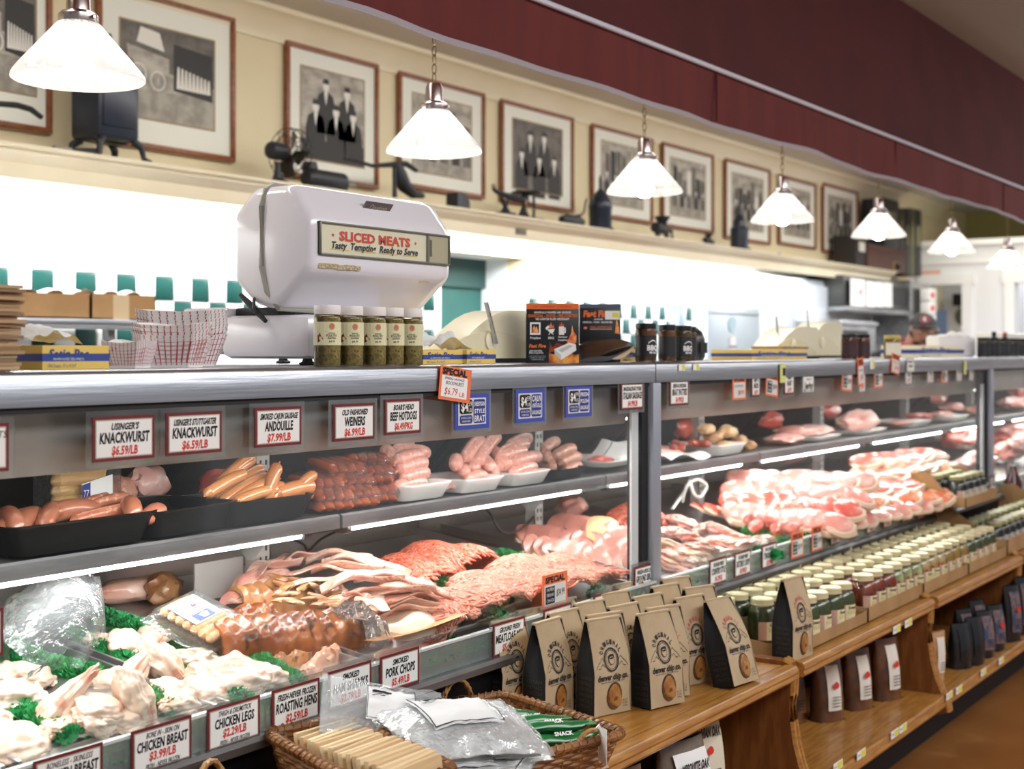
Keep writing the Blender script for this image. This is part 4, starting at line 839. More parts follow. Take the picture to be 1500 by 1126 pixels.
for i,u in enumerate([1441,1455,1469,1483,1496]):
    rubjar('#4f4a3c','','black-capped spice jar, '+['nearest the deli paper box','second in the right-hand row','middle of the right-hand row','fourth in the right-hand row','last before the frame edge'][i],u,1.62,.084,.027,g3,lcol='#24262c',word='')
# second row of bottles tops
for i,u in enumerate([1456,1472]):
    t=thing('sauce_bottle',['sauce bottle with black cap behind the right-hand spice jars','sauce bottle with red cap behind the right-hand spice jars'][i],'bottle',(PX(u,1.76),1.76,ZC))
    MB().lathe([(.02,0),(.022,.01),(.022,.08),(.010,.095),(.010,.10)],14).build('body',mat('bottle_dark','#33302c',.3),t); MB().lathe([(.011,.10),(.011,.118),(0,.118)],12).build('cap',[black,mat('red_cap','#b5442c',.4)][i],t)
# white wrapped packets and register near the butcher
for i,(u0,u1,Y,z0,v,lab) in enumerate([(1366,1420,1.70,ZC+.0,484,'big white wrapped packet behind the pale deli paper box')]):
    x0,x1=PX(u0,Y),PX(u1,Y); z=P(u0,v,Y).z; W=x1-x0
    t=thing('wrapped_packet',lab,'packet',((x0+x1)/2,Y,z0)); MB().box(-W/2,W/2,-.03,.03,0,z-z0-.02,b=.012).build('wrap',mat('white_wrap','#f0eeec',.6,bump=.3,bsc=30),t); 
    MB().grid(lambda a,b:(-W*.3+a*W*.8,-.028+b*.056,z-z0-.022+.02*math.sin(a*3)*math.sin(b*3)+.004*math.sin(a*20)),12,8).build('loose_wrap',mat('white_wrap','#f0eeec',.6),t)
t=thing('register_cover','white rectangular machine housing behind the right-hand spice jars','machine',(PX(1470,1.86),1.86,ZC)); MB().box(-.22,.26,-.07,.08,0,P(1440,486,1.80).z-ZC,b=.012).build('housing',mat('pale_housing','#e9e7dd',.4),t)
MB().box(-.18,.2,-.072,-.07,.02,.05).build('panel',mat('pale_housing2','#dcdad2',.4),t)
# ================================================================ PRICE CARDS
def card_mesh(t,lines,W=.111,h=.063,border=maroon_ink,face=paper,holder=True,hx=.010,hy=.008):
    MB().box(-W/2,W/2,0,.0012,-h/2,h/2,0).build('border',border,t,smooth=False)
    e=.0045; MB().quad((-W/2+e,-.0004,-h/2+e),(W/2-e,-.0004,-h/2+e),(W/2-e,-.0004,h/2-e),(-W/2+e,-.0004,h/2-e)).build('inner_rule',silver_ink,t,smooth=False,recalc=False)
    e=.0062; MB().quad((-W/2+e,-.0008,-h/2+e),(W/2-e,-.0008,-h/2+e),(W/2-e,-.0008,h/2-e),(-W/2+e,-.0008,h/2-e)).build('card_face',face,t,smooth=False,recalc=False)
    m=MB()
    for (s,z,hh,ww,mi,sh) in lines:
        if s: m.text(s,(0 if mi!=9 else 0),z*h,hh*h,ww*W,sh,min(mi,1),y=-.0013,bold=.035 if hh>.13 else .015)
    if m.v: m.build('lettering',[blk_ink,red_ink],t,smooth=False,recalc=False)
    if holder: MB().box(-W/2-hx,W/2+hx,.0014,.0026,-h/2-hy,h/2+hy).build('clear_holder',clear,t,smooth=False)
def L3(a,b,c,d=None,wa=.6,wb=.8,wc=.48):
    if d: return [(a,.32,.12,wa,0,.25),(b,.10,.21,wb,0,.08),(c,-.15,.18,wc,1,.1),(d,-.36,.10,.56,0,.25)]
    return [(a,.27,.145,wa,0,.25),(b,.02,.23,wb,0,.08),(c,-.27,.19,wc,1,.1)]
GT='maroon bordered price cards along the top of the case glass'; GL='maroon bordered price cards along the bottom lip'
def card(u,z,Y,lines,lab,rz=0,ry=0,W=.111,h=.063,grp=GT,cat='price card',name='price_card',dx=0,**kw):
    t=thing(name,lab,cat,(PX(u,Y)+dx,Y,z),rz,grp); t.rotation_euler=(0,ry,rz); card_mesh(t,lines,W,h,**kw); return t
ZT=1.2225; YT=1.5535
top=[(-41,[('S',.27,.145,.06,0,.2)],'price card cut off by the left picture edge, upper row'),
 (182,L3("USINGER'S","KNACKWURST",'$6.59/LB',None,.44,.80,.42),'knackwurst price card, nearer the left edge, short top line'),
 (285,L3("USINGER'S STUTTGARTER","KNACKWURST",'$6.59/LB',None,.76,.80,.46),'knackwurst price card with the longer top line, below the paper trays'),
 (408,L3("SMOKED CAJUN SAUSAGE","ANDOUILLE",'$7.99/LB',None,.80,.60,.50),'andouille price card below the scale base'),
 (519,L3("OLD FASHIONED","WEINERS",'$6.99/LB',None,.62,.50,.50),'weiners price card under the seasoning jars'),
 (590.5,L3("BOAR'S HEAD","BEEF HOTDOGS",'$6.49/PKG',None,.56,.74,.5),'beef hotdogs price card under the last seasoning jar')]
for n,(u,ls,lab) in enumerate(top):
    dz=[-.002,-.0005,0,.0015,.001,.005][n]
    card(u,ZT+dz,YT,ls,lab,W=.111 if n<3 else [.107,.108,.103][n-3])
t=card(5,1.02-.04,1.5535,[],'maroon bordered card cut off by the left edge, beside the shelf rail',grp=None); t.location.x=PX(5,1.5535)-.0555
t=card(0,1.222,1.5535,[],'x'); 
for c_ in list(t.children): bpy.data.objects.remove(c_)
bpy.data.objects.remove(t)
# first card: show its right end only, letters S and E
for o in bpy.data.objects:
    if o.get('label')=='price card cut off by the left picture edge, upper row':
        o.location.x=PX(13,YT)-.0555
        for c_ in o.children:
            if c_.name.startswith('lettering'): bpy.data.objects.remove(c_)
        MB().text('BRATS',.032,.017,.009,None,.25,0,y=-.0013,align='c').build('lettering',[blk_ink],o,smooth=False,recalc=False)
        break
def bluecard_(u,z,words,lab,rz=0,W=.112,h=.068,ry=0):
    t=thing('price_card',lab,'price card',(PX(u,YT),YT,z),0,'blue price cards for the sausages'); t.rotation_euler=(0,ry,0)
    MB().box(-W/2,W/2,0,.0012,-h/2,h/2).build('border',bluecard,t,smooth=False)
    MB().quad((-W*.42,-.0006,-h*.38),(W*.40,-.0006,-h*.38),(W*.40,-.0006,h*.38),(-W*.42,-.0006,h*.38)).build('card_face',paperd,t,smooth=False,recalc=False)
    m=MB(); 
    def rr(a,b,c,d,mi): 
        k=.0035; m.add([(a+k,-.001,c),(b-k,-.001,c),(b,-.001,c+k),(b,-.001,d-k),(b-k,-.001,d),(a+k,-.001,d),(a,-.001,d-k),(a,-.001,c+k)],[tuple(range(8))],mi)
    rr(-W*.38,-.01*W,-h*.06,h*.34,0); rr(-W*.38,-.01*W,-h*.34,-h*.10,1); rr(.02*W,W*.37,-h*.34,h*.34,1)
    m.text('$4',-W*.24,h*.14,h*.24,W*.20,0,2,y=-.0014,bold=.03).text(words[4] if len(words)>4 else '59',-W*.08,h*.22,h*.13,W*.10,0,2,y=-.0014).text('LB',-W*.08,h*.04,h*.10,W*.09,0,2,y=-.0014)
    m.text('NATURAL CASING',-W*.195,-h*.175,h*.055,W*.30,0,2,y=-.0014).text('HANDMADE',-W*.195,-h*.27,h*.055,W*.24,0,2,y=-.0014)
    for k in range(3): m.text(words[k],W*.195,h*(.21-.21*k),h*(.12 if k!=words[3] else .17),W*.31,.1,2,y=-.0014,bold=.02)
    m.build('lettering',[blk_ink,blue_ink,paper],t,smooth=False,recalc=False)
    MB().box(-W/2-.008,W/2+.010,.0014,.0026,-h/2-.008,h/2+.012).build('clear_holder',clear,t,smooth=False)
bluecard_(692,1.2290,('SHEBOYGAN','STYLE','BRAT',2),'blue price card for the style brat, partly under the orange special slip')
bluecard_(777,1.2335,('CAJUN','ANDOUILLE','SAUSAGE',0),'blue price card in the middle, cajun sausage',W=.108)
bluecard_(848,1.2370,('FRESH','POLISH','SAUSAGE',9,'99'),'blue price card for polish sausage, third of the blue ones',W=.108)
t=thing('special_slip','orange special slip with handwritten price taped over the steel counter edge','price slip',(PX(668,1.546),1.546,P(668,563,1.546).z)); t.rotation_euler=(0,R(7),0)
MB().box(-.052,.048,0,.0008,-.032,.032).build('slip',orange,t,smooth=False)
MB().quad((-.046,-.0004,-.026),(.036,-.0004,-.026),(.036,-.0004,.014),(-.046,-.0004,.014)).build('card_face',paper,t,smooth=False,recalc=False)
MB().text('SPECIAL',-.006,.0225,.0115,.078,0,0,y=-.0008,bold=.05).text('SPRING SAUSAGE',-.006,.0095,.0045,.062,.2,0,y=-.0008).text('BOCKWURST',-.004,.001,.0065,.056,.1,0,y=-.0008).text('$6.79',-.016,-.0145,.0135,.040,.2,1,y=-.0008).text('LB',.020,-.018,.008,.016,.1,1,y=-.0008).build('lettering',[blk_ink,red_ink],t,smooth=False,recalc=False)
def spec(u,z,Y,lab,W=.085,h=.066,ry=0,blob=True,words=('9','USDA','BEEF'),grp='orange special cards',price='$8.99'):
    t=thing('special_card',lab,'price card',(PX(u,Y),Y,z),0,grp); t.rotation_euler=(0,ry,0)
    MB().box(-W/2,W/2,0,.0012,-h/2,h/2).build('border',orange,t,smooth=False)
    MB().quad((-W*.42,-.0005,-h*.42),(W*.42,-.0005,-h*.42),(W*.42,-.0005,h*.2),(-W*.42,-.0005,h*.2)).build('card_face',paperd,t,smooth=False,recalc=False)
    m=MB().text('SPECIAL',0,h*.34,h*.17,W*.76,0,0,y=-.0009,bold=.04)
    if blob:
        m.add([(-W*.38,-.0008,-h*.36),(-W*.02,-.0008,-h*.36),(-W*.02,-.0008,h*.14),(-W*.38,-.0008,h*.14)],[(0,1,2,3)],0)
        for k,wd in enumerate(words): m.text(wd,-W*.2,h*(.06-.16*k),h*.09,W*.28,0,2,y=-.0013)
        m.text(price,W*.2,-h*.08,h*.2,W*.32,.1,0,y=-.0013)
    else:
        m.text('NEW YORK STEAK',-.05*W,h*.06,h*.07,W*.6,.1,0,y=-.0013); m.text(price,W*.1,-h*.2,h*.18,W*.4,.1,1,y=-.0013)
    m.build('lettering',[blk_ink,red_ink,paper],t,smooth=False,recalc=False); return t
card(926,1.2415,YT,L3("MADDALENA'S PORK","ITALIAN SAUSAGE",'$4.99/LB',None,.82,.84,.42),'italian sausage price card left of the first steel post',W=.105)
card(995,1.2435,YT,L3("BEEF-N-CHEDDAR","BRAT PATTIES",'$4.99/LB',None,.7,.78,.42),'brat patties price card just right of the first steel post',W=.100)
spec(1083,1.2485,YT,'orange special card with mostly blank face, first beyond the post',blob=False)
card(1107,1.2500,YT,L3("BEEF N","BACON",'$6.99',None,.5,.5,.4),'narrow price card squeezed between two orange special cards',W=.055,h=.058)
spec(1131,1.2520,YT,'tilted orange special card with black block, second beyond the post',ry=R(6))
card(1156,1.2520,YT,L3("BEEF","ROAST",'$6.99',None,.4,.5,.4),'price card right of the tilted special card',W=.070,h=.062)
t=card(1184,1.2545,YT,[('HOMEMADE BEEF',.30,.09,.7,0,0),('WESTERN STYLE',.12,.08,.5,0,0),('Jerky',-.18,.34,.8,0,.1)],'white jerky card without maroon border',W=.082,h=.060,border=paperd)
spec(1241,1.2580,YT,'orange special card below the dark red jars',W=.09,h=.078,ry=R(4))
spec(1261,1.2790,1.546,'tall narrow orange slip hanging over the steel edge',W=.055,h=.090,ry=R(-4),blob=False)
spec(1287,1.2620,YT,'orange special card below the yellow-lidded jar',W=.085,h=.078)
spec(1312,1.302,1.546,'tilted orange slip stuck on the counter edge below the yellow-lidded jar',W=.085,h=.068,ry=R(8),blob=False)
for i,(u,w_) in enumerate([(1263,.05),(1331,.06),(1363,.06),(1405,.06),(1423,.05)]):
    card(u,1.262-.004*(i==0)*4,YT+.001,L3("BEEF","STEAK",'$9.99',None,.5,.6,.4),'small white price card '+['under the tall narrow slip','second past the tilted orange slip','left of the last special card','right of the last special card','nearest the second steel post'][i],W=w_,h=.062,border=paperd,grp='small white price cards past the first post')
spec(1384,1.262,YT,'last orange special card before the second post',W=.075,h=.075)
card(1334,1.298,1.546,[('FRESH CUT',.2,.14,.7,0,0),('DAILY',-.1,.2,.6,0,0)],'white card stuck on the counter edge beside the tilted orange slip',W=.08,h=.05,border=paperd,holder=False)
# small sticker notes on the fascia
def sticker(u,v,w_,h_,lab,ry=0,yfrac=.5,Y=1.5478):
    t=thing('shelf_sticker',lab,'sticker',tuple(P(u,v,Y))); t.rotation_euler=(0,ry,0)
    MB().box(-w_/2,w_/2,0,.0008,-h_/2,h_/2).build('label_paper',paper,t,smooth=False); MB().quad((0,-.0004,-h_*.4),(w_*.46,-.0004,-h_*.4),(w_*.46,-.0004,h_*.4),(0,-.0004,h_*.4)).build('yellow_field',yellow,t,smooth=False,recalc=False)
sticker(999,538,.034,.016,'pale price sticker on the steel edge, left of the pair'); sticker(1020,537.5,.034,.016,'pale price sticker on the steel edge, right of the pair')
t=thing('sticky_note','yellow note hanging from the steel edge below the deli paper box','note',tuple(P(1147,545,1.546))); MB().box(-.020,.020,0,.0008,-.030,.024).build('note_paper',mat('note_yellow','#d9dc8a',.7),t,smooth=False); MB().box(-.002,.016,-.001,0,-.01,.012).build('note_mark',blk_ink,t)
sticker(1278,534,.045,.028,'pale sticker on the edge, right of the tall narrow slip')
t=thing('sticky_note','green yellow note stuck on the steel edge near the second post','note',tuple(P(1414,537,1.546))); t.rotation_euler=(0,R(8),0); MB().box(-.018,.018,0,.0008,-.030,.024).build('note_paper',mat('note_yellow','#d9dc8a',.7),t,smooth=False)
# ---- lower row
YLc=1.534; ZLc=.7735
low=[(101,L3('BONELESS - SKINLESS','CHICKEN BREAST','$4.99/LB','FRESH - NEVER FROZEN',.66,.84,.44),'chicken breast price card boneless skinless, lowest left',.113),
 (237.5,L3('BONE IN - SKIN ON','CHICKEN BREAST','$3.99/LB','FRESH - NEVER FROZEN',.54,.84,.44),'chicken breast price card, bone in skin on, lower row',.113),
 (343,L3('THIGH & DRUMSTICK','CHICKEN LEGS','$2.29/LB','FRESH - NEVER FROZEN',.62,.74,.44),'chicken legs price card, lower row',.111),
 (434,L3('FRESH-NEVER FROZEN','ROASTING HENS','$2.59/LB',None,.80,.86,.46),'roasting hens price card, lower row',.111),
 (513,L3('SMOKED','HAM SHANKS','$2.79/LB',None,.38,.80,.46),'ham shanks price card touched by a clear bag',.111),
 (586,L3('SMOKED','PORK CHOPS','$5.49/LB',None,.40,.74,.46),'pork chops price card under the bacon slab',.110),
 (746,L3('GROUND FRESH','MEATLOAF MIX','$5.49/LB',None,.64,.86,.46),'meatloaf mix price card below the ground beef',.112),
 (817,L3('FRESH-92% LEAN','GROUND ROUND','$6.49/LB',None,.72,.8,.46),'price card below the lower orange special card',.110),
 (888,L3('FRESH-90% LEAN','GROUND CHUCK','$4.99/LB',None,.72,.8,.46),'price card peeking above the paper chip bags',.108)]
for k,(u,ls,lab,W) in enumerate(low):
    card(u,ZLc+(.004 if k>3 else 0)+(-.002 if k==0 else 0),YLc,ls,lab,grp=GL,W=W,h=.0655)
spec(813,P(813,864,1.5535).z,1.5535,'orange special card stuck on the glass above the ground beef',W=.100,h=.072,words=('10# FRESH','GROUND','CHUCK'),price='$34.99')
card(945,P(945,846,1.5535).z,1.5535,L3('FRESH-85% LEAN','GROUND SIRLOIN','$6.99/LB',None,.78,.86,.46),'ground sirloin price card at the foot of the first post',grp=GL,W=.105,h=.062)
for k,(u,a,b,p_,lab) in enumerate([(1052,'FATHERS PRIDE','COUNTRY STYLE','$4.29/LB','price card just past the first post, above the bags'),(1088,'FATHERS PRIDE','BUTTERFLY CHOPS','$6.99/LB','second price card past the first post, lower row'),(1127,'PORK','TENDERLOIN','$5.99/LB','third price card past the first post, lower row')]):
    card(u,ZLc+.008,YLc,L3(a,b,p_,None,.6,.8,.42),lab,grp=GL,W=.10,h=.066)
spec(1168,ZLc+.014,YLc,'lower orange special card left of its twin, above the jars',W=.088,h=.072)
spec(1197,ZLc+.016,YLc,'lower orange special card right of its twin, above the jars',W=.082,h=.072)
for k,u in enumerate([1223,1250,1276,1300,1327,1373]):
    card(u,ZLc+.012,YLc,L3('USDA CHOICE','RIB STEAK','$9.99/LB',None,.6,.7,.42),['price card right of the twin lower specials','fifth lower card past the first post','sixth lower card past the first post','seventh lower card past the first post','lower card left of the last lower special','lower card right of the last lower special'][k],grp=GL,W=.078,h=.064)
spec(1349,ZLc+.012,YLc,'last lower orange special card, above the far jars',W=.07,h=.072)
card(1454,ZLc+.02,YLc,L3('BEEF','ROUND','$7.99',None,.6,.7,.42),'lower price card left of the second post foot',grp=GL,W=.08,h=.064)
card(1478,ZLc+.06,YLc,L3('VEAL','CHOPS','$9.99',None,.6,.7,.42),'lower price card right of the second post',grp=GL,W=.07,h=.064)
spec(1490,ZLc+.012,YLc,'orange special card right of the second post foot',W=.06,h=.07)
# ================================================================ MEAT HELPERS
def meat(name,c1,c2,c3=None,sc=14,rough=.32,coat=.35,bump=.25,sc3=70,lo=.38,hi=.62,sss=.12,stretch=(1,1,1),bsc=60):
    return mat(name,c1,rough,c2=c2,sc=sc,c3=c3,sc3=sc3,coat=coat,bump=bump,bsc=bsc,lo=lo,hi=hi,sss=sss,stretch=stretch)
m_chick=meat('chicken_skin','#dcbca6','#e0c8b4','#d0957f',9,.35,.45,.45,24,sss=.2)
m_chickp=meat('chicken_flesh','#d9a590','#dfb8a5','#cc8672',12,.3,.4,.3,30,sss=.2)
m_saus=meat('coarse_sausage','#c88374','#d59c8c','#e6c2b2',60,.38,.3,.15,120)
m_brat=meat('brown_sausage','#b47862','#c98f78','#dbb09a',50,.38,.3,.15,110)
m_wein=meat('wiener_skin','#bd7843','#cb8b53',None,5,.22,.5,.05)
m_hot=meat('hotdog_skin','#b4552f','#c66a3d',None,6,.18,.7,.05)
m_knack=meat('knackwurst_skin','#a45f45','#b9775a',None,6,.3,.4,.05)
m_ground=meat('ground_beef','#d97a62','#e4937d','#efb7a6',30,.4,.25,.1,150,sss=.15)
m_groundr=meat('ground_beef_red','#c95a40','#d66f56','#e59a85',30,.4,.25,.1,150,sss=.15)
m_pork=meat('raw_pork','#d4877b','#dea093','#e8c4b6',10,.3,.45,.3,26,sss=.15)
m_porkl=meat('pale_pork','#dba295','#e3b6aa','#ecd3c8',8,.3,.45,.25,20,sss=.15)
m_beef=meat('raw_beef','#c9483a','#d8604f','#eab0a0',14,.28,.5,.3,34)
m_steak=meat('marbled_steak','#d0584a','#dc7263','#f2cdbd',12,.28,.5,.2,40)
m_ham=meat('ham_slice','#cd8072','#d8988a','#e3bfae',7,.3,.4,.15,18)
m_fat=mat('fat_rim','#dcbda2',.4,coat=.2,sss=.1)
m_smoke=meat('smoked_rib','#6c3216','#9c5829','#351709',16,.32,.35,.7,44,bsc=26,sss=0)
m_smokel=meat('smoked_rib_light','#96603a','#b68456','#5f3218',18,.3,.4,.5,40,sss=0)
m_bacon=meat('bacon_lean','#d49a86','#ecd0c1','#bb6151',7,.3,.45,.15,26,stretch=(1,9,9),lo=.42,hi=.58)
m_butch=mat('peach_paper','#d99e6c',.6); m_wpaper=mat('freezer_paper','#f3efec',.55)
def sausage_mb(L,r,bend,n=12,seg=12,mb=None,M=None,taper=1.0,mi=0,lump=0):
    mb=mb or MB(); pts=[];rs=[]
    N=seg
    for i in range(N+1):
        t=i/N; x=(t-.5)*L; z=-bend*((2*t-1)**2)
        e=min(t,1-t)*L; k=math.sqrt(max(0,1-(max(0,1-e/(r*1.1)))**2)); pts.append((x,0,z)); rs.append(max(r*.18,r*k*taper*(1+lump*math.sin(i*2.3))))
    mb.tube(pts,rs,n,mi,M); return mb
SMC={}
def sausage(name,L,r,bend,m,lab,cat,loc,rot,group=None,knot=True,z0=None,lump=0):
    key=(round(L,3),round(r,4),round(bend,3),m.name)
    if key not in SMC:
        t=thing(name,lab,cat,loc,0,group); sausage_mb(L,r,bend,lump=lump).build('casing',m,t)
        kb=MB()
        for s_ in (-1,1): kb.tube([(s_*L*.48,0,-bend*.95),(s_*(L*.5+r*.35),0,-bend*1.05)],[r*.22,r*.12],6)
        for i,s_ in enumerate((-1,1)):
            MB().tube([(s_*L*.48,0,-bend*.95),(s_*(L*.5+r*.35),0,-bend*1.05)],[r*.22,r*.12],6).build('twisted_end',m,t)
        SMC[key]=t
    else: t=copy_tree(SMC[key],label=lab); t.name=name; t['category']=cat; 
    if group: t['group']=group
    elif 'group' in t: del t['group']
    t.location=loc; t.rotation_euler=rot; return t
def nz(p,f,s): return noise.noise(Vector(p)*f+Vector((s*7.3,s*3.1,s*1.7)))
def blob_mb(rx,ry,rz,amp=.12,f=1.5,seed=0,sub=4,flat=.0,fn=None,mb=None,M=None,mi=0):
    bm=bmesh.new(); bmesh.ops.create_icosphere(bm,subdivisions=sub,radius=1)
    for v in bm.verts:
        c=v.co.copy(); k=1+amp*nz(c,f,seed)+amp*.35*nz(c,f*2.7,seed+5)
        c=c*k
        if flat and c.z<0: c.z*=(1-flat)
        q=Vector((c.x*rx,c.y*ry,c.z*rz))
        if fn: q=fn(q)
        v.co=q
    mb=mb or MB(); mb.bm(bm,mi,M); return mb
def onshelf(u,v,z=ZSH+.012): return PZ(u,v,z)
def foam_tray(name,lab,x,y,z,W,D,h,m,rz=0,group=None,th=.004):
    t=thing(name,lab,'tray',(x,y,z),rz,group)
    def rr(w_,d_,z_,c=.018):
        o=[]
        for cx,cy,a0 in ((w_-c,-d_+c,-90),(w_-c,d_-c,0),(-w_+c,d_-c,90),(-w_+c,-d_+c,180)):
            for k in range(4): a=R(a0+30*k); o.append(Vector((cx+c*math.cos(a),cy+c*math.sin(a),z_)))
        return o
    w_,d_=W/2,D/2
    rings=[rr(w_*.80,d_*.80,0),rr(w_*.84,d_*.84,.002),rr(w_*.97,d_*.97,h-.003),rr(w_,d_,h),rr(w_,d_,h+.002),rr(w_-.006,d_-.006,h+.001),rr(w_*.82,d_*.82,th+.002),rr(w_*.78,d_*.78,th)]
    MB().loft(rings).build('shell',m,t,ang=50); return t
ZS1=ZSH+.0025
rnd=random.Random(11)
# ---------------------------------------------------------------- upper shelf, left to right
def shx(u,Y=1.86): return PX(u,Y)
foam_tray('meat_tray','black tray holding knackwurst at the left end of the shelf',shx(110),1.915,ZS1,.30,.19,.050,blktray,group='black plastic trays on the shelf')
gk='knackwurst links in the leftmost black tray'
kn=[((40,750),30,.13,.018,.020,.5),((95,752),-8,.14,.019,.022,.3),((120,742),10,.15,.011,.002,.0),((150,752),-4,.13,.012,.002,.0),((75,742),40,.12,.017,.02,.2),((192,750),60,.075,.017,.02,.3),((225,752),25,.075,.015,.01,.2),((15,758),70,.10,.017,.02,.2),((140,744),5,.16,.010,.003,0),((30,738),15,.13,.017,.02,0)]
for i,((u,v),rz,L,r_,bd,tl) in enumerate(kn):
    p=PZ(u,v,ZS1+.045); p.y=min(max(p.y,1.85),1.96); p.x=PX(u,p.y); 
    sausage('knackwurst',L,r_,bd,m_knack if i not in (2,3,8) else meat('smoked_stick','#a95b3f','#bd7656','#d8a488',20,.35,.3),'knackwurst or smoked stick, '+['steeply propped at the left','lying flat in front with cut look','thin flat stick across the back','thin flat stick in front','curved behind the flat one','stubby, upright near the empty tray','short, at the tray corner','darkest at the picture edge','second thin stick at the back','half hidden at the rear left'][i]+' of the leftmost tray','sausage',(p.x,p.y,ZS1+.045+.006*(i%3)),(R(8*tl),R(-6),R(rz)),gk)
foam_tray('meat_tray','empty black tray, glossy, between the knackwurst and the wieners',shx(268),1.925,ZS1,.225,.20,.047,blktray,.10,group='black plastic trays on the shelf')
t=thing('meat_scrap','thin pink scrap left in the empty black tray','meat',(shx(262),1.862,ZS1+.012)); MB().grid(lambda a,b:(-.03+.06*a,-.008+.016*b,.002*math.sin(a*5)),6,2).build('slice',m_ham,t)
# clear packet of pale sausages behind
t=thing('sausage_packet','clear packet of pale yellow sausages with printed label, behind the left tray','packet',(shx(112,2.03),2.045,ZS1+.028),.1); 
for k in range(5): sausage_mb(.13,.014,.004,mb=MB(),M=Tm(0,-.02+.0*k,.012+.018*k,0,0,.06)).build('link',meat('pale_wiener','#d9a763','#e3b878',None,6,.3,.4),t)
MB().box(-.085,.085,-.045,.01,-.002,.105,b=.012).build('wrap',film,t)
lb=MB().quad((-.02,-.047,.018),(.055,-.047,.030),(.055,-.047,.072),(-.02,-.047,.060)); lb.build('label',paper,t,smooth=False); MB().quad((-.02,-.048,.02),(.0,-.048,.0235),(.0,-.048,.062),(-.02,-.048,.058)).text('7Z',-.01,.042,.014,.013,0,1,y=-.0486).build('label_print',[blue_ink,paper],t,smooth=False)
# black tray with wieners
foam_tray('meat_tray','black tray heaped with long pale wieners and a knackwurst ring',shx(385),1.92,ZS1,.235,.19,.045,blktray,-.03,group='black plastic trays on the shelf')
gw='long pale wieners fanned in the third black tray'
for i,(u,v,L,tl,rz,bd) in enumerate([(338,692,.155,-27,8,.006),(352,703,.15,-20,6,.007),(357,712,.15,-17,4,.008),(372,715,.145,-16,2,.008),(375,723,.12,-8,0,.006),(385,731,.10,-4,0,.008),(345,690,.14,-22,12,.004),(330,706,.13,-14,10,.004)]):
    Y=1.875+.012*((i*3)%4)-.004*i; p=P(u,v,Y); sausage('wiener',L,.0115,bd,m_wein,'long pale wiener, '+['uppermost of the fan','second of the fan from the top','third of the fan from the top','fourth of the fan from the top','fifth, lower right','lowest and shortest in front','partly hidden behind the uppermost','lower left behind the fan'][i],'sausage',(p.x,Y,p.z),(0,R(tl),R(rz)),gw)
for i,(u,v,L,tl,rz,bd,r_) in enumerate([(397,706,.085,-62,10,.008,.0135),(430,716,.125,-4,5,.004,.0165),(432,727,.105,-3,0,.002,.011),(403,722,.06,-40,10,.004,.013),(446,705,.07,-30,0,.006,.012),(418,734,.10,0,0,.001,.008)]):
    Y=1.862; p=P(u,v,Y); sausage('knackwurst',L,r_,bd,meat('andouille_skin','#b26a38','#c8824c',None,6,.25,.5,.05),'brown andouille link, '+['standing upright in the third black tray','thick and lying across the third black tray','thin, along the front of the third black tray','short, propped behind the upright one','pointing up beside the hot dog packs','flattest, at the bottom front of the third tray'][i],'sausage',(p.x,Y,p.z),(0,R(tl),R(rz)),'andouille links in the third black tray')
# vacuum packs of red hot dogs
def hotpack(lab,loc,rot):
    if 'hp' not in SMC:
        t=thing('hotdog_pack',lab,'meat pack',loc,0,'vacuum packs of red hot dogs')
        for row in range(2):
            for k in range(4): sausage_mb(.125,.0112,.001,10,8,MB(),Tm(0,-.032+.0215*k,.011+.020*row,R(90)*0,0,0)).build('hotdog',m_hot,t)
        rg=[]
        for x_,s_ in ((-.080,.15),(-.070,.6),(-.055,1),(0,1.02),(.055,1),(.070,.65),(.082,.12)):
            rg.append([Vector((x_,.046*s_*math.cos(a)*(1 if abs(math.cos(a))>.3 else 1)+0,.0215+.0235*s_*math.sin(a)+.0015*math.sin(a*8+x_*90))) for a in [2*math.pi*k/20 for k in range(20)]])
        MB().loft(rg).build('vacuum_film',film,t); SMC['hp']=t; return t
    t=copy_tree(SMC['hp'],label=lab); t.location=loc; t.rotation_euler=rot; return t
rotp=-1.15
for i,(u,v,Y,rz,ry,lab) in enumerate([(492,745,1.885,1.20,0,'bottom left of the stack beside the andouille tray'),(528,742,1.885,1.30,0,'bottom middle of the stack'),(556,738,1.90,1.22,0,'bottom right, against the foam tray'),
    (478,718,1.90,1.15,-.05,'second layer left of the stack'),(520,716,1.895,1.28,.05,'second layer centre of the stack'),
    (552,702,1.90,1.15,.05,'third layer right, shiny flap'),(507,694,1.91,1.25,-.1,'top of the stack, left'),(546,685,1.93,1.05,.1,'top of the stack, right')]):
    p=P(u,v,Y-.02); z=max(ZS1,p.z-.012); o=hotpack('vacuum pack of red hot dogs, '+lab,(p.x,Y,z),(0,ry,rz)); o.location=(p.x,Y+.01,z); o.rotation_euler=(0,ry,rz)
# foam trays with coarse sausages
def saus_row(lst,m,name,labs,grp,L=.105,r_=.0165):
    for i,(u,v,Y,rz,tl,l_) in enumerate(lst):
        p=P(u,v,Y); sausage(name,l_ or L,r_,.006,m,labs%ORD[i],'sausage',(p.x,Y,p.z),(0,R(tl),R(rz)),grp,lump=.02)
foam_tray('meat_tray','white foam tray with stacked pink sausages, nearest the hot dogs',shx(612),1.915,ZS1,.165,.19,.034,foam,-.02,group='white foam trays on the shelf')
saus_row([(600,708,1.865,0,-3,.11),(607,694,1.868,4,-4,0),(603,680,1.872,0,-6,0),(598,668,1.88,6,-4,0),(596,688,1.92,10,-3,.12),(582,668,1.90,30,-14,.08),(607,661,1.905,0,4,0),(570,664,1.915,60,-16,.07),(590,655,1.92,14,-10,.09)],m_saus,'pork_sausage','pink coarse sausage in the foam tray by the hot dogs, %s from the bottom','pink sausages stacked in the first foam tray')
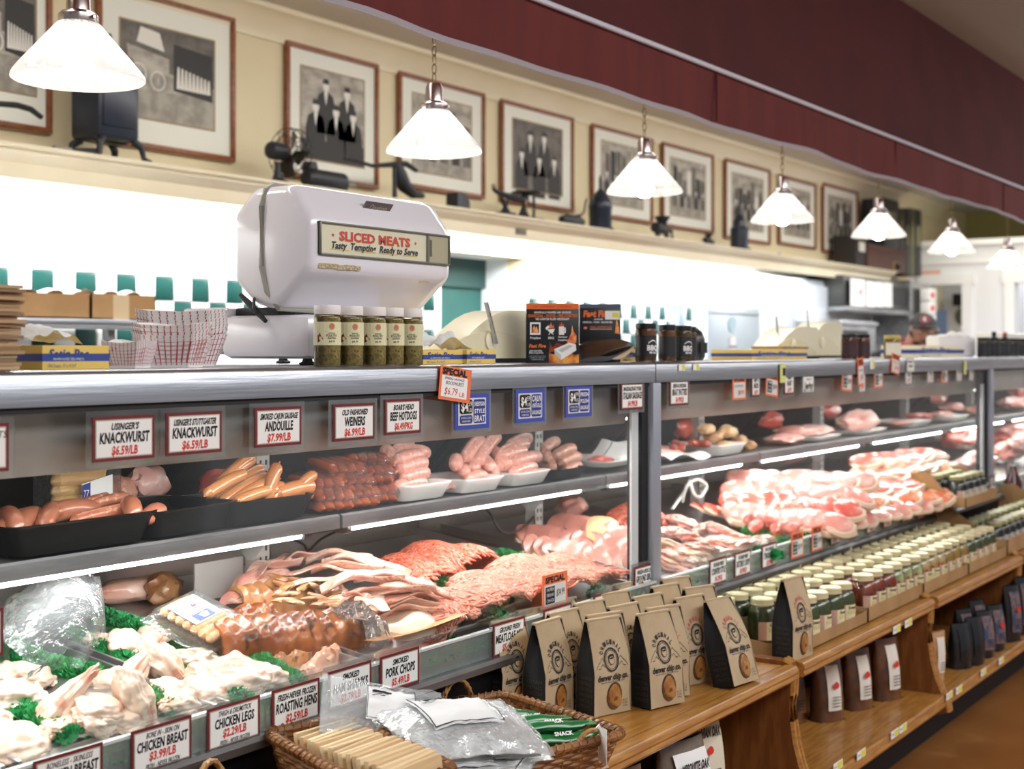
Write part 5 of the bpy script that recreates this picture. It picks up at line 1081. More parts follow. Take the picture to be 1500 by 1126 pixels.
foam_tray('meat_tray','white foam tray nearly empty, a single pink sausage in front',shx(692),1.905,ZS1,.15,.18,.031,foam,-.05,group='white foam trays on the shelf')
sausage('pork_sausage',.085,.0135,.006,m_saus,'single pink sausage lying in the nearly empty foam tray','sausage',tuple(P(697,697,1.862)),(0,R(-3),R(2)))
t=thing('ground_pork','flat pale layer of ground pork at the back of the nearly empty foam tray','meat',(shx(668),1.91,ZS1+.018)); blob_mb(.045,.05,.012,.3,3,3).build('patty',m_porkl,t)
foam_tray('meat_tray','white foam tray under the big pile of pink sausages',shx(762),1.91,ZS1,.16,.19,.031,foam,0,group='white foam trays on the shelf')
big=[(775,695,1.862,2,-2,.105),(765,686,1.868,4,-5,.13),(770,671,1.872,0,-5,.13),(745,678,1.885,2,-3,.12),(722,690,1.88,35,-10,.07),(700,694,1.89,40,-12,.07),(680,688,1.90,38,-8,.07),(748,663,1.89,0,-6,.13),(712,676,1.885,60,-20,.08),(693,680,1.895,45,-14,.07),(668,676,1.905,35,-14,.07),(730,668,1.90,60,-24,.09),(752,655,1.90,3,-10,.14),(705,664,1.90,25,-22,.10),(692,655,1.91,14,-24,.12),(716,650,1.915,12,-22,.12),(760,646,1.92,5,-10,.12)]
saus_row(big,m_saus,'pork_sausage','pink coarse sausage of the big pile, %s counted from the front','big pile of pink coarse sausages')
foam_tray('meat_tray','black foam tray under the brownish bratwursts',shx(822),1.915,ZS1,.16,.19,.026,blktray,0,group='black plastic trays on the shelf')
saus_row([(838,684,1.868,4,-6,.09),(835,671,1.87,0,-8,.10),(826,660,1.875,-2,-12,.10),(805,690,1.885,20,-6,.07),(806,678,1.885,40,-14,.08),(800,666,1.90,40,-10,.09),(806,650,1.905,10,-12,.10),(798,684,1.90,50,-8,.06)],m_brat,'bratwurst','brownish bratwurst, %s counted from the front of the pile','brownish bratwursts on the black foam tray',r_=.0145)
foam_tray('meat_tray','white shallow tray with a few red slices, left of the first steel post',shx(905),1.93,ZS1+.012,.22,.20,.016,foam,.05,group='white foam trays on the shelf')
t=thing('meat_slices','folded dark red meat slices on the white shallow tray','meat',(shx(898),1.90,ZS1+.028)); blob_mb(.045,.03,.010,.4,3,8,fn=lambda q:q).build('slices',m_beef,t)
MB().grid(lambda a,b:(.02+a*.09,-.06+b*.12,.0+.045*a*a+.004*math.sin(b*8)),8,8).build('paper_liner',m_wpaper,t)
t=thing('sprig','thin dark sprig lying across the white shallow tray','garnish',(shx(912),1.905,ZS1+.035)); MB().tube([(-.03,0,0),(-.01,0,.012),(.01,0,.025),(.035,0,.05)],.0016,5).build('stem',iron,t)
# past the post: upper shelf
t=thing('meat_paper','white butcher paper under pale meat just past the first post','paper',(shx(1000),1.93,ZS1)); MB().grid(lambda a,b:(-.13+a*.26,-.10+b*.2,.010+.012*math.sin(a*6+b*3)+.008*math.sin(b*11)),18,14).build('sheet',m_wpaper,t)
t=thing('white_fish','pale pink fillet on the butcher paper past the first post','meat',(shx(985),1.90,ZS1+.022)); blob_mb(.075,.05,.014,.35,2.5,4).build('fillet',m_porkl,t)
t=thing('white_fish','second pale fillet behind, touching the snack stick tray','meat',(shx(1010),1.95,ZS1+.024)); blob_mb(.065,.05,.014,.35,2.5,6).build('fillet',m_porkl,t)
foam_tray('meat_tray','white foam tray with dark red meat balls and brown sausages',shx(1062),1.92,ZS1,.20,.19,.032,foam,.0,group='white foam trays on the shelf')
for i in range(14):
    u=1000+rnd.uniform(-14,48); Y=1.865+rnd.uniform(0,.06); t=thing('meat_ball','','meat ball',(PX(u,Y),Y,ZS1+.034+rnd.uniform(0,.012)),0,'dark red meat balls heaped past the first post'); blob_mb(.014,.013,.011,.25,2,i,2).build('ball',meat('dark_meatball','#8e2f1c','#b0492c',None,20,.3,.5),t); t['label']='dark red meat ball heaped in the foam tray past the first post'
for i,(u,v,s_) in enumerate([(1045,640,1.2),(1066,632,1.3),(1083,644,1.1),(1060,655,1.2),(1098,652,1.0),(1035,628,1.1)]):
    p=P(u,v,1.90); t=thing('smoked_sausage',['brown smoked link in the foam tray, left of the heap','brown smoked link on top of the heap','brown smoked link right of the top one','brown smoked link at the front of the heap','pale brown link at the right of the heap','dark smoked link behind, at the left'][i],'sausage',(p.x,1.90,p.z),0,'brown smoked links heaped past the first post')
    blob_mb(.035*s_,.022*s_,.016*s_,.25,1.8,20+i,3).build('link',[mat('brown_link','#9a6b42',.5,c2='#b98a5c',sc=20,coat=.2),mat('tan_link','#c9a070',.5,c2='#d8b78c',sc=20,coat=.2)][i%2],t)
# pale meats further along the shelf
def slab(name,u,Y,z,rx,ry,rz_,m,lab,cat='meat',rot=(0,0,0),grp=None,seed=1,amp=.3,fat=True,sub=4):
    t=thing(name,lab,cat,(PX(u,Y),Y,z),0,grp); t.rotation_euler=rot
    blob_mb(rx,ry,rz_,amp,1.8,seed,sub).build('meat',m,t)
    if fat: blob_mb(rx*1.02,ry*.55,rz_*.55,amp,1.8,seed,3,M=Tm(0,ry*.55,rz_*.05)).build('fat_edge',m_fat,t)
    return t
slab('pork_cut',1150,1.90,ZS1+.018,.10,.05,.018,m_pork,'pink pork cut lying flat right of the smoked links',seed=3)
slab('pork_cut',1190,1.93,ZS1+.030,.12,.06,.022,m_porkl,'pale rolled pork cut on butcher paper, mid shelf',seed=4)
slab('pork_cut',1160,1.96,ZS1+.034,.09,.05,.018,m_ham,'pink cut behind the flat pork cut',seed=5)
slab('meat_bag_roast',1258,1.92,ZS1+.048,.13,.065,.045,m_porkl,'big pale wrapped roast bulging under the orange cards',seed=6,amp=.25)
slab('ham_slices',1320,1.90,ZS1+.020,.10,.05,.012,m_ham,'thin pink ham slices on a white tray, right of the roast',seed=7)
slab('ham_slices',1345,1.93,ZS1+.034,.10,.055,.015,m_beef,'darker red slices on the ham slices',seed=8)
slab('ham_slices',1378,1.92,ZS1+.030,.10,.05,.015,m_ham,'ham slices at the right tray before the second post',seed=9)
slab('ham_slices',1395,1.97,ZS1+.05,.11,.05,.022,m_pork,'raised pink slices behind, before the second post',seed=10)
slab('veal_cut',1430,1.95,ZS1+.03,.15,.05,.02,m_ham,'pink cut touching the second post',seed=12)
slab('veal_cut',1485,1.93,ZS1+.04,.20,.06,.035,m_pork,'pinkish cut beyond the second post on the shelf',seed=13)
slab('veal_cut',1496,1.98,ZS1+.09,.16,.05,.035,m_beef,'dark red cut heaped high beyond the second post',seed=14)
for i,(u,W) in enumerate([(1190,.24),(1258,.28),(1330,.26),(1388,.26)]):
    foam_tray('meat_tray',['pale tray under the rolled pork cut','pale tray under the big wrapped roast','white tray under the thin ham slices','white tray before the second post'][i],PX(u,1.9),1.925,ZS1,W,.19,.016 if i<2 else .024,foam,0,group='white foam trays on the shelf')
# dim products behind the shelf (rear row)
for i,(u,Y,z,rx,m,lab) in enumerate([(165,2.05,.06,.05,m_brat,'dim brown meat behind the left trays'),(215,2.06,.07,.05,m_porkl,'pale cut in a corner behind the empty tray'),(318,2.05,.05,.04,m_beef,'dark red packet behind the wieners'),(1130,2.04,.07,.09,m_beef,'dark red cut at the rear behind the orange cards'),(1215,2.05,.08,.10,m_steak,'red cut at the rear above the rolled pork'),(1375,2.04,.10,.12,m_ham,'pink cut at the rear, right of the hook'),(940,2.05,.06,.08,m_smokel,'brown cut dim behind the white shallow tray'),(1005,2.05,.07,.06,m_steak,'red cut at the rear past the first post')]):
    slab('meat_cut',u,Y,ZS1+z,rx,.03,.035,m,lab,seed=30+i,fat=False,sub=3)
# ================================================================ DECK: left part
def dk(u,v,lift=0):
    """point on the sloping deck seen at pixel (u,v), raised by lift"""
    z=.80
    for _ in range(12):
        p=PZ(u,v,z+lift); y=min(max(p.y,1.5),2.3); z=deckz(y)
    p=PZ(u,v,z+lift); return p
PANZ=.006
# stainless pans lining the deck
pan=MB(); 
for i,(x0,x1) in enumerate([(-.04,.70),(.72,1.12),(1.14,1.50),(1.52,1.86),(1.88,2.84),(2.95,3.6),(3.62,4.3),(4.32,5.0),(5.02,5.78)]):
    xm=(x0+x1)/2; t=thing('meat_pan','stainless pan '+['at the left picture edge','under the rear chicken','under the chicken legs','under the smoked ribs','under the ground beef','under the pale pork just past the first post','under the stew meat and chops','under the stacked steaks','under the meats before the second post'][i],'pan',(xm,1.92,0),0,'stainless pans lining the deck')
    m=MB(); a,b=x0,x1
    m.add([(a,1.575,deckz(1.575)+.004),(b,1.575,deckz(1.575)+.004),(b,2.24,deckz(2.24)+.004),(a,2.24,deckz(2.24)+.004)],[(0,1,2,3)])
    for q in ((a,a+.006),(b-.006,b)): m.add([(q[0],1.575,deckz(1.575)),(q[1],1.575,deckz(1.575)),(q[1],2.24,deckz(2.24)),(q[0],2.24,deckz(2.24)),(q[0],1.575,deckz(1.575)+.022),(q[1],1.575,deckz(1.575)+.022),(q[1],2.24,deckz(2.24)+.022),(q[0],2.24,deckz(2.24)+.022)],[(0,1,2,3),(4,7,6,5),(0,4,5,1),(1,5,6,2),(2,6,7,3),(3,7,4,0)])
    m.build('pan_sheet',mat('pan_steel','#b9babd',.3,.9),t,w=1,smooth=False)
# green plastic garnish strips
def garnish(p0,p1,lab,wid=.026,h=.026,dens=1.0,seed=0,z0=.006):
    p0=Vector(p0);p1=Vector(p1); L=(p1-p0).length; d=(p1-p0).normalized(); s_=Vector((-d.y,d.x,0)).normalized(); r=random.Random(seed)
    mb=MB(); ns=max(6,int(L/.012))
    rings=[]
    for i in range(ns+1):
        t_=i/ns; c=p0.lerp(p1,t_); e=1-.5*(abs(2*t_-1)**8)
        rings.append([c+s_*wid*.42*e*math.cos(a)+Vector((0,0,.002+h*.55*e*max(0,math.sin(a))+r.uniform(-.002,.002))) for a in [math.pi*k/7 for k in range(8)]])
    mb.loft(rings,closed=False,caps=False)
    n=int(L*wid*170000*dens)
    for i in range(n):
        t_=r.random(); a=math.pi*r.random(); c=p0.lerp(p1,t_)+s_*wid*.42*math.cos(a)+Vector((0,0,.002+h*.5*math.sin(a)))
        o=(s_*math.cos(a)+Vector((0,0,math.sin(a)+.25))+d*r.uniform(-.8,.8)+s_*r.uniform(-.5,.5)).normalized()
        l_=r.uniform(.006,.012); q=o.cross(Vector((r.uniform(-1,1),r.uniform(-1,1),r.uniform(-1,1)))).normalized()*r.uniform(.0012,.0026)
        mb.add([c-q,c+q,c+o*l_+q*1.4,c+o*l_*1.25,c+o*l_-q*1.4],[(0,1,2,3,4)])
    o=mb.build('green_garnish',green_pl,None,smooth=False,recalc=False); tag(o,lab,'garnish','green plastic garnish strips',kind='stuff'); return o
GS=[((150,902),(286,945),'green garnish strip at the rear, left of the hot dog packet'),
 ((283,932),(338,950),'green garnish tuft below the hot dog packet'),
 ((102,928),(182,966),'green garnish strip behind the middle chicken pieces'),
 ((2,938),(50,962),'green garnish strip at the far left, rear'),
 ((8,958),(140,988),'long green garnish strip at the left, below the clear bag'),
 ((2,1022),(60,1055),'green garnish strip by the left picture edge, front'),
 ((60,1060),(112,1080),'green garnish tuft near the lowest left card'),
 ((219,1018),(262,1040),'bright green garnish tuft between chicken pieces'),
 ((276,985),(355,1025),'bright green garnish strip in front of the chicken legs'),
 ((375,965),(432,1000),'bright green garnish strip left of the ribs'),
 ((588,832),(660,858),'green garnish strip between bacon and ground beef'),
 ((622,918),(656,938),'green garnish tuft beside the bacon slab'),
 ((722,898),(738,906),'small green garnish tuft in the ground beef'),
 ((732,812),(772,822),'green garnish strip above the ground beef'),
 ((869,866),(885,872),'small green garnish tuft at the right of the ground beef'),
 ((1078,768),(1190,790),'long green garnish strip past the first post'),
 ((1092,778),(1160,800),'second green garnish strip past the first post'),
 ((1108,806),(1145,815),'faint green garnish tuft above the lower cards'),
 ((1150,762),(1230,775),'green garnish strip behind the long one'),
 ((1365,716),(1380,724),'green garnish bit by the jars cardboard')]
for i,(a,b,lab) in enumerate(GS):
    A,B=dk(*a,lift=.012),dk(*b,lift=.012); A.z-=.012;B.z-=.012
    garnish(A,B,lab,wid=.040 if i<10 else .036,h=.034,seed=i,dens=1 if i<15 else .6)
# green strip pressed behind the lip glass
for i,(u0,u1) in enumerate([(616,722),(150,194),(284,303),(384,398),(470,480),(800,925),(980,1070),(1100,1210),(1210,1380)]):
    x0,x1=PX(u0,1.56),PX(u1,1.56); o=garnish((x0,1.558,.760),(x1,1.558,.760),'green garnish lining seen through the lip glass, '+['left of the meatloaf card','by the lowest left cards','between the chicken cards','between legs and hens cards','between hens and shanks cards','below the ground beef, behind the bags','just past the first post','above the nearest jar rows','above the farther jar rows'][i],wid=.016,h=.036,seed=40+i,dens=.7)
# ================================================================ DECK: chicken
def leg_fn(q,rx):   # taper one end into a drumstick with knob
    t=q.x/rx
    if t>0:
        k=1-.72*min(1,t)**.8; q.y*=k; q.z*=k; q.x*=1.45
        if t>.82: q.y*=1.35; q.z*=1.35
    return q
def breast_fn(q,rx):
    t=q.x/rx
    if t>0: q.y*=1-.55*t*t; q.z*=1-.35*t
    q.z+=.12*rx*math.sin(3*q.y/rx)*(1 if q.z>0 else 0); return q
CH=[]
def chicken(kind,s,seed,lab,u,v,lift,rot,m=None):
    s=s*.80; lift*=.85; p=dk(u,v,lift); p.y=max(p.y,1.635); p.x=PX(u,p.y); p.z=deckz(p.y)+lift; t=thing({'leg':'drumstick','breast':'chicken_breast','thigh':'chicken_thigh'}[kind],lab,'chicken',(p.x,p.y,p.z-.4*lift),0,'raw chicken pieces in the case')
    t.rotation_euler=rot
    if kind=='leg': blob_mb(.062*s,.036*s,.028*s,.26,1.9,seed,5,fn=lambda q:leg_fn(q,.062*s)).build('skin',m or m_chick,t,ang=80)
    elif kind=='breast': blob_mb(.060*s,.044*s,.030*s,.24,1.5,seed,5,fn=lambda q:breast_fn(q,.060*s)).build('skin',m or m_chick,t,ang=80)
    else: blob_mb(.052*s,.045*s,.026*s,.32,2.0,seed,5).build('skin',m or m_chick,t,ang=80)
    if kind!='breast': blob_mb(.016*s,.014*s,.010*s,.3,2,seed+9,3,M=Tm(-.046*s,.01*s,-.004*s)).build('cut_flesh',m_chickp,t)
    else: blob_mb(.03*s,.012*s,.010*s,.3,2,seed+9,3,M=Tm(-.01*s,-.034*s,-.010*s)).build('skin_fold',m_chick,t)
    return t
for a in [
 ('breast',1.0,1,'smooth breast at the rear, above the short green strip',187,930,.045,(0,.1,.4)),
 ('thigh',.8,2,'small pinkish piece left of the rear breast',142,932,.03,(0,0,1.2),),
 ('leg',1.0,3,'upright drumstick shape left of the twisted pair, centre',200,967,.05,(0,-.9,-.5)),
 ('leg',1.15,4,'large twisted leg quarter leaning in the centre',245,957,.06,(.2,.85,-.5)),
 ('thigh',1.1,5,'grey white flap of skin right of the twisted leg',283,958,.035,(0,.2,.2)),
 ('leg',.9,6,'drumstick pointing down to the chicken legs card',262,1003,.035,(0,.3,-1.0)),
 ('breast',1.35,7,'largest smooth piece, right above the roasting hens card',352,985,.05,(.1,.1,-.3)),
 ('thigh',1.0,8,'pinkish joint just left of the largest piece',308,972,.045,(0,0,.8)),
 ('breast',1.0,9,'plump piece in front, above the bone in breast card',150,1020,.06,(.1,.2,.2)),
 ('leg',1.1,10,'upright wrinkled piece leaning left, by the long green strip',88,1013,.065,(0,-.8,-.7)),
 ('leg',1.2,11,'standing wrinkled leg in front, between plump piece and green tuft',200,1038,.06,(0,1.2,-.4)),
 ('thigh',1.15,12,'grey white flap at the left edge',22,1008,.04,(0,.1,.1)),
 ('thigh',.9,13,'pale piece at the left edge behind the flap',12,978,.03,(0,0,.6)),
 ('breast',1.0,14,'pale piece behind the long green strip, left',48,982,.03,(0,.1,.9)),
 ('thigh',.95,15,'pink open piece low in front, beside the watermark-free green strip',138,1075,.035,(.5,.3,.5)),
 ('breast',1.3,16,'skinless pale breast in the bottom left corner',22,1112,.03,(0,0,.2)),
 ('breast',1.1,17,'pale piece behind the chicken legs card',305,1030,.03,(0,0,-.1)),
 ('thigh',1.0,18,'pale piece under the drumstick, left of the bright strip',262,1035,.02,(0,.2,.5)),
 ('leg',.9,19,'leg lying flat under the centre pieces',170,990,.02,(0,0,-.4)),
 ('thigh',1.1,20,'pale piece between the bright strips, right',385,1010,.03,(0,.1,-.2)),
 ('thigh',.9,21,'pale piece in the rear row behind the standing drumstick',225,925,.03,(0,0,.3)),
 ('breast',1.0,22,'pale piece behind the breast card, centre bottom',180,1085,.02,(0,0,.1)),
 ('thigh',1.0,23,'pale piece under the long green strip, left front',95,1060,.02,(0,0,.5)),
 ('thigh',1.0,24,'pale piece filling the left pan corner',-20,1050,.03,(0,0,.5)),
 ('breast',1.0,25,'pale piece at the very left behind the bag',-30,1000,.03,(0,0,.5))]:
    k,s,seed,l_,u,v,lift,rot=a[:8]
    chicken(k,s,seed,'raw chicken, '+l_.replace('watermark-free ',''),u,v,lift,rot,m=mat('chicken_grey_skin','#c2b4a2',.35,c2='#cfc2b2',coat=.5,bump=.3,bsc=60,sss=.15) if seed in (5,12) else None)
# clear crumpled bag
p=dk(120,985,.01)
def bagf(a,b):
    # a along length from knot (top right) to the open left end
    x=.10-.25*a; prof=.018+.055*math.sin(min(1,a*1.3)*math.pi*.6)+.01*a
    an=math.pi*(b*1.15-.08); prof*=(1-.55*a**3); y=-prof*math.cos(an)*1.3; z=prof*math.sin(an)*1.15+.095*(1-a)**1.6
    n_=nz((a*3,b*3,0),2.2,3)*.022+nz((a*6,b*6,1),3,5)*.010
    return (x+n_,y+n_*.8,max(.0,z+n_))
t=thing('plastic_bag','crumpled clear plastic bag lying over the left chicken','bag',(p.x-.02,p.y+.04,deckz(p.y+.04)+.035),.35); MB().grid(bagf,46,34).build('film',bagfilm,t,ang=60)
MB().grid(lambda a,b:bagf(a*.7,b*.8+.1)[0:2]+(bagf(a*.7,b*.8+.1)[2]*.72,),30,20).build('inner_fold',bagfilm,t,ang=60)
for k,(a,b,c_) in enumerate([(.05,.2,.02),(.14,-.03,.05)]): pass
# hot dog packet tilted over the rear
p=dk(292,905,.07); t=thing('wiener_packet','flat clear packet of pale wieners with white and blue label, tilted over the ribs','packet',(p.x,p.y,p.z)); t.rotation_euler=(R(24),R(-6),R(14))
mw=meat('packed_wiener','#dfa066','#e8b37c',None,6,.3,.4)
for k in range(7): sausage_mb(.105,.0088,.002,mb=MB(),M=Tm(0,-.052+.0165*k,.002)).build('wiener',mw,t)
MB().box(-.085,.095,-.072,.066,-.012,-.010).box(-.068,.068,-.066,.058,-.009,.0115,b=.006).build('vacuum_film',film,t)
q=MB().quad((-.045,-.02,.0125),(.04,-.02,.0125),(.04,.045,.0125),(-.045,.045,.0125)); q.build('label',paper,t,smooth=False)
q=MB(); q.quad((-.03,-.018,.0132),(.022,-.018,.0132),(.022,.002,.0132),(-.03,.002,.0132),0); q.quad((-.03,.003,.0132),(.022,.003,.0132),(.022,.005,.0132),(-.03,.005,.0132),1)
q.add([(-.01,-.014,.0138),(.004,-.014,.0138),(.012,-.004,.0138),(.002,-.0005,.0138),(-.014,-.004,.0138)],[(0,1,2,3,4)],2)
q.add([(.008+.009*math.cos(a*1.5708),.022+.009*math.sin(a*1.5708),.0132) for a in range(4)]+[(.008+.006*math.cos(a*1.5708),.022+.006*math.sin(a*1.5708),.0132) for a in range(4)],[(k,(k+1)%4,4+(k+1)%4,4+k) for k in range(4)],0); q.add([(.003,.019,.0134),(.013,.019,.0134),(.013,.024,.0134),(.003,.024,.0134)],[(0,1,2,3)],1)
q.build('label_print',[mat('logo_blue','#2846b4',.5),red_ink,paper],t,smooth=False,recalc=False)
# ---------------------------------------------------------------- smoked ribs
def ribslab(lab,u,v,lift,L,W,rot,m=m_smoke,seed=1,bones=11,th=.016,curve=.03):
    p=dk(u,v,lift); t=thing('smoked_ribs',lab,'meat',(p.x,p.y,p.z),0,'smoked rib racks'); t.rotation_euler=rot
    def surf(sg): return lambda a,b:((a-.5)*L,(b-.5)*W*(1-.25*abs(2*a-1)**3),sg*th*.5*(1-.6*abs(2*b-1)**4)*(1-.5*abs(2*a-1)**6)-curve*(2*b-1)**2+.0045*sg*math.sin(a*bones*6.283)*(.4+.6*b)+.007*nz((a*4,b*3,0),1.5,seed)+.003*nz((a*14,b*9,0),1.5,seed))
    nu,nv=60,18; m_=MB(); m_.grid(surf(1),nu,nv).grid(surf(-1),nu,nv)
    for b in (0,1): m_.loft([[surf(1)(i/nu,b) for i in range(nu+1)],[surf(-1)(i/nu,b) for i in range(nu+1)]],closed=False,caps=False)
    for a in (0,1): m_.loft([[surf(1)(a,j/nv) for j in range(nv+1)],[surf(-1)(a,j/nv) for j in range(nv+1)]],closed=False,caps=False)
    m_.build('rack',m,t,ang=60)
    for k in range(bones):
        a=(k+.5)/bones; q=surf(0)(a,1); MB().tube([(q[0],q[1]-.01,q[2]),(q[0]+.001,q[1]+.004,q[2])],[.0045,.0035],6).build('rib_bone',mat('bone','#d9b48e',.5),t)
    return t
ribslab('smoked rack facing forward, glossy, bones along its top edge',430,918,.055,.30,.115,(R(40),R(4),R(-14)),seed=1)
ribslab('smoked rack at the left, behind the glossy one',352,905,.05,.16,.10,(R(30),R(-5),R(-5)),seed=2,bones=6)
ribslab('smoked ribs heaped at the rear under the bacon',430,862,.06,.26,.10,(R(22),R(6),R(-10)),m=m_smokel,seed=3,bones=10)
ribslab('rough smoked piece at the left front of the rack',375,945,.03,.13,.07,(R(25),R(8),R(-20)),m=m_smoke,seed=4,bones=4)
ribslab('pale smoked end piece lying in front, lower right',470,965,.022,.14,.05,(R(12),R(-8),R(18)),m=meat('smoked_pink','#c98e70','#dba98c','#a86a4a',18,.3,.5,.5,40),seed=5,bones=3)
ribslab('small smoked fragment by the bright green strip',428,962,.018,.08,.035,(R(10),0,R(-10)),m=m_smokel,seed=6,bones=2)
r=random.Random(21)
for i in range(26):
    u=405+r.random()*95; v=842+r.random()*38+(u-405)*.12; p=dk(u,v,.075); t=thing('rib_tip','',"meat",(p.x,p.y,p.z),0,'loose rib tips on the smoked ribs'); t.rotation_euler=(r.uniform(-.5,.5),r.uniform(-.4,.4),r.uniform(-.9,.3)); 
    blob_mb(.022+.01*r.random(),.008,.006,.35,2,i,2).build('tip',[m_smokel,meat('rib_tip_pale','#a87a50','#bd9468','#7d4f2e',18,.3,.5,.4,40,sss=0)][i%2],t); t['label']='loose brown rib tip strewn over the rear smoked ribs'
# plastic over the ribs' right end
p=dk(530,935,.03); t=thing('plastic_wrap','clear plastic wrap bunched at the right end of the ribs','wrap',(p.x,p.y+.02,deckz(p.y)+.01),-.2)
MB().grid(lambda a,b:(-.02+.06*a+.012*nz((a*3,b*4,2),2,2),-.09+.17*b,.085*math.sin(math.pi*min(1,.25+a*.75))*(.55+.45*math.sin(b*3))+.014*nz((a*5,b*6,0),2,8)),26,30).build('film',bagfilm,t,ang=60)
# ---------------------------------------------------------------- bacon pile
def bacon(lab,a,b,la,lb_,W,seed,th=.006,m=None,grp='raw bacon strips in the pile',sag=.012,wave=.004,name='bacon_strip'):
    A=dk(a[0],a[1],la); B=dk(b[0],b[1],lb_); mid=(A+B)/2; d=B-A; L=d.length; rr=random.Random(seed)
    t=thing(name,lab,'bacon',tuple(mid),0,grp); d.normalize(); s_=Vector((-d.y,d.x,.25*rr.uniform(-1,1))).normalized(); up=d.cross(s_); up=up if up.z>0 else -up
    ph=rr.uniform(0,6)
    def f(sg):
        def g(u,v):
            x=(u-.5)*L; w_=(v-.5)*W*(1-.25*abs(2*u-1)**4)
            z=sag*(1-(2*u-1)**2)+wave*math.sin(u*9+ph)+wave*.6*math.sin(v*5+u*4+ph)-.012*(2*v-1)**2*math.sin(ph)
            p=d*x+s_*(w_+.006*math.sin(u*6+ph))+up*(z+sg*th*.5*(1-.5*abs(2*v-1)**4)); return tuple(p)
        return g
    nu,nv=22,6; m_=MB().grid(f(1),nu,nv).grid(f(-1),nu,nv)
    for v in (0,1): m_.loft([[f(1)(i/nu,v) for i in range(nu+1)],[f(-1)(i/nu,v) for i in range(nu+1)]],closed=False,caps=False)
    for u in (0,1): m_.loft([[f(1)(u,j/nv) for j in range(nv+1)],[f(-1)(u,j/nv) for j in range(nv+1)]],closed=False,caps=False)
    m_.build('strip',m or m_bacon,t,ang=60); return t
BL=[((470,826),(560,838),.08,.08,.035),((455,838),(575,845),.085,.085,.04),((490,822),(600,848),.08,.085,.04),((418,842),(520,838),.08,.095,.035),((425,858),(560,842),.07,.10,.04),((520,848),(632,868),.10,.09,.045),((470,866),(590,850),.08,.105,.045),((482,882),(610,858),.07,.10,.045),((500,880),(632,866),.08,.09,.045),((470,900),(560,862),.06,.09,.035),((530,905),(560,858),.06,.09,.04),((560,862),(640,878),.09,.07,.045),((555,882),(660,885),.08,.05,.045),((545,895),(655,895),.07,.045,.045),((540,908),(640,902),.055,.045,.05),((350,862),(420,836),.06,.06,.045),((345,880),(415,848),.05,.055,.04),((362,850),(432,828),.07,.07,.04),((395,832),(470,818),.07,.075,.035),((448,822),(545,826),.075,.08,.035),((590,858),(655,880),.085,.06,.04),((508,870),(545,905),.09,.06,.03),((590,890),(668,905),.06,.035,.05)]
for i,(a,b,la,lb_,W) in enumerate(BL):
    bacon('raw bacon strip, '+('%s from the rear left of the pile'%ORD[i]),a,b,la,lb_,W,i,m=[m_bacon,meat('bacon_fatty','#deb29c','#e5cab8','#cc7f6b',7,.3,.45,.1,20,stretch=(1,8,8)),m_bacon][i%3])
# pale slab with peach paper at the front of the bacon
bacon('thick pale pork belly slab resting on the peach paper',(545,918),(640,910),.045,.038,.085,77,.026,m=meat('belly_fat','#e0c6ac','#e8d5c0',None,6,.35,.4),grp=None,sag=.006,name='pork_belly_slab')
bacon('square pale rind piece on the middle of the bacon',(530,880),(565,885),.10,.09,.06,78,.004,m=meat('belly_fat','#e0c6ac','#e8d5c0',None,6,.35,.4),grp=None,sag=.003,name='pork_rind')
bacon('rolled pink pork piece left of the slotted upright',(338,878),(375,848),.05,.06,.05,79,.018,m=m_pork,grp=None,name='pork_roll')
p=dk(600,930,.03); t=thing('peach_paper','peach coloured paper edge curling under the belly slab','paper',(p.x,p.y,p.z)); 
MB().grid(lambda a,b:(-.10+.21*a,-.030+.06*b-.03*a,.004+.018*a*a+.010*(1-b)**2),16,6).build('sheet',m_butch,t)
slab('smoked_chop',590,1.60,deckz(1.6)+.010,.07,.03,.010,m_ham,'flat chop edge under the peach paper above the pork chops card',seed=50,sub=3)
p=dk(318,868,.03); t=thing('divider_sheet','grey plastic divider sheet standing behind the smoked ribs','divider',(p.x,p.y,deckz(p.y)+.02)); MB().box(-.06,.07,-.002,.002,-.0,.075).build('sheet',mat('divider_grey','#b9b6b1',.4),t)
# dim meats at the very back left
slab('poultry_piece',196,2.14,deckz(2.14)+.03,.09,.03,.025,m_chickp,'pale piece dim at the rear, behind the green strip',seed=51,fat=False,sub=3)
slab('roast_edge',238,2.10,deckz(2.10)+.035,.04,.03,.03,m_smokel,'small brown crusty piece behind the hot dog packet',seed=52,fat=False,sub=3)
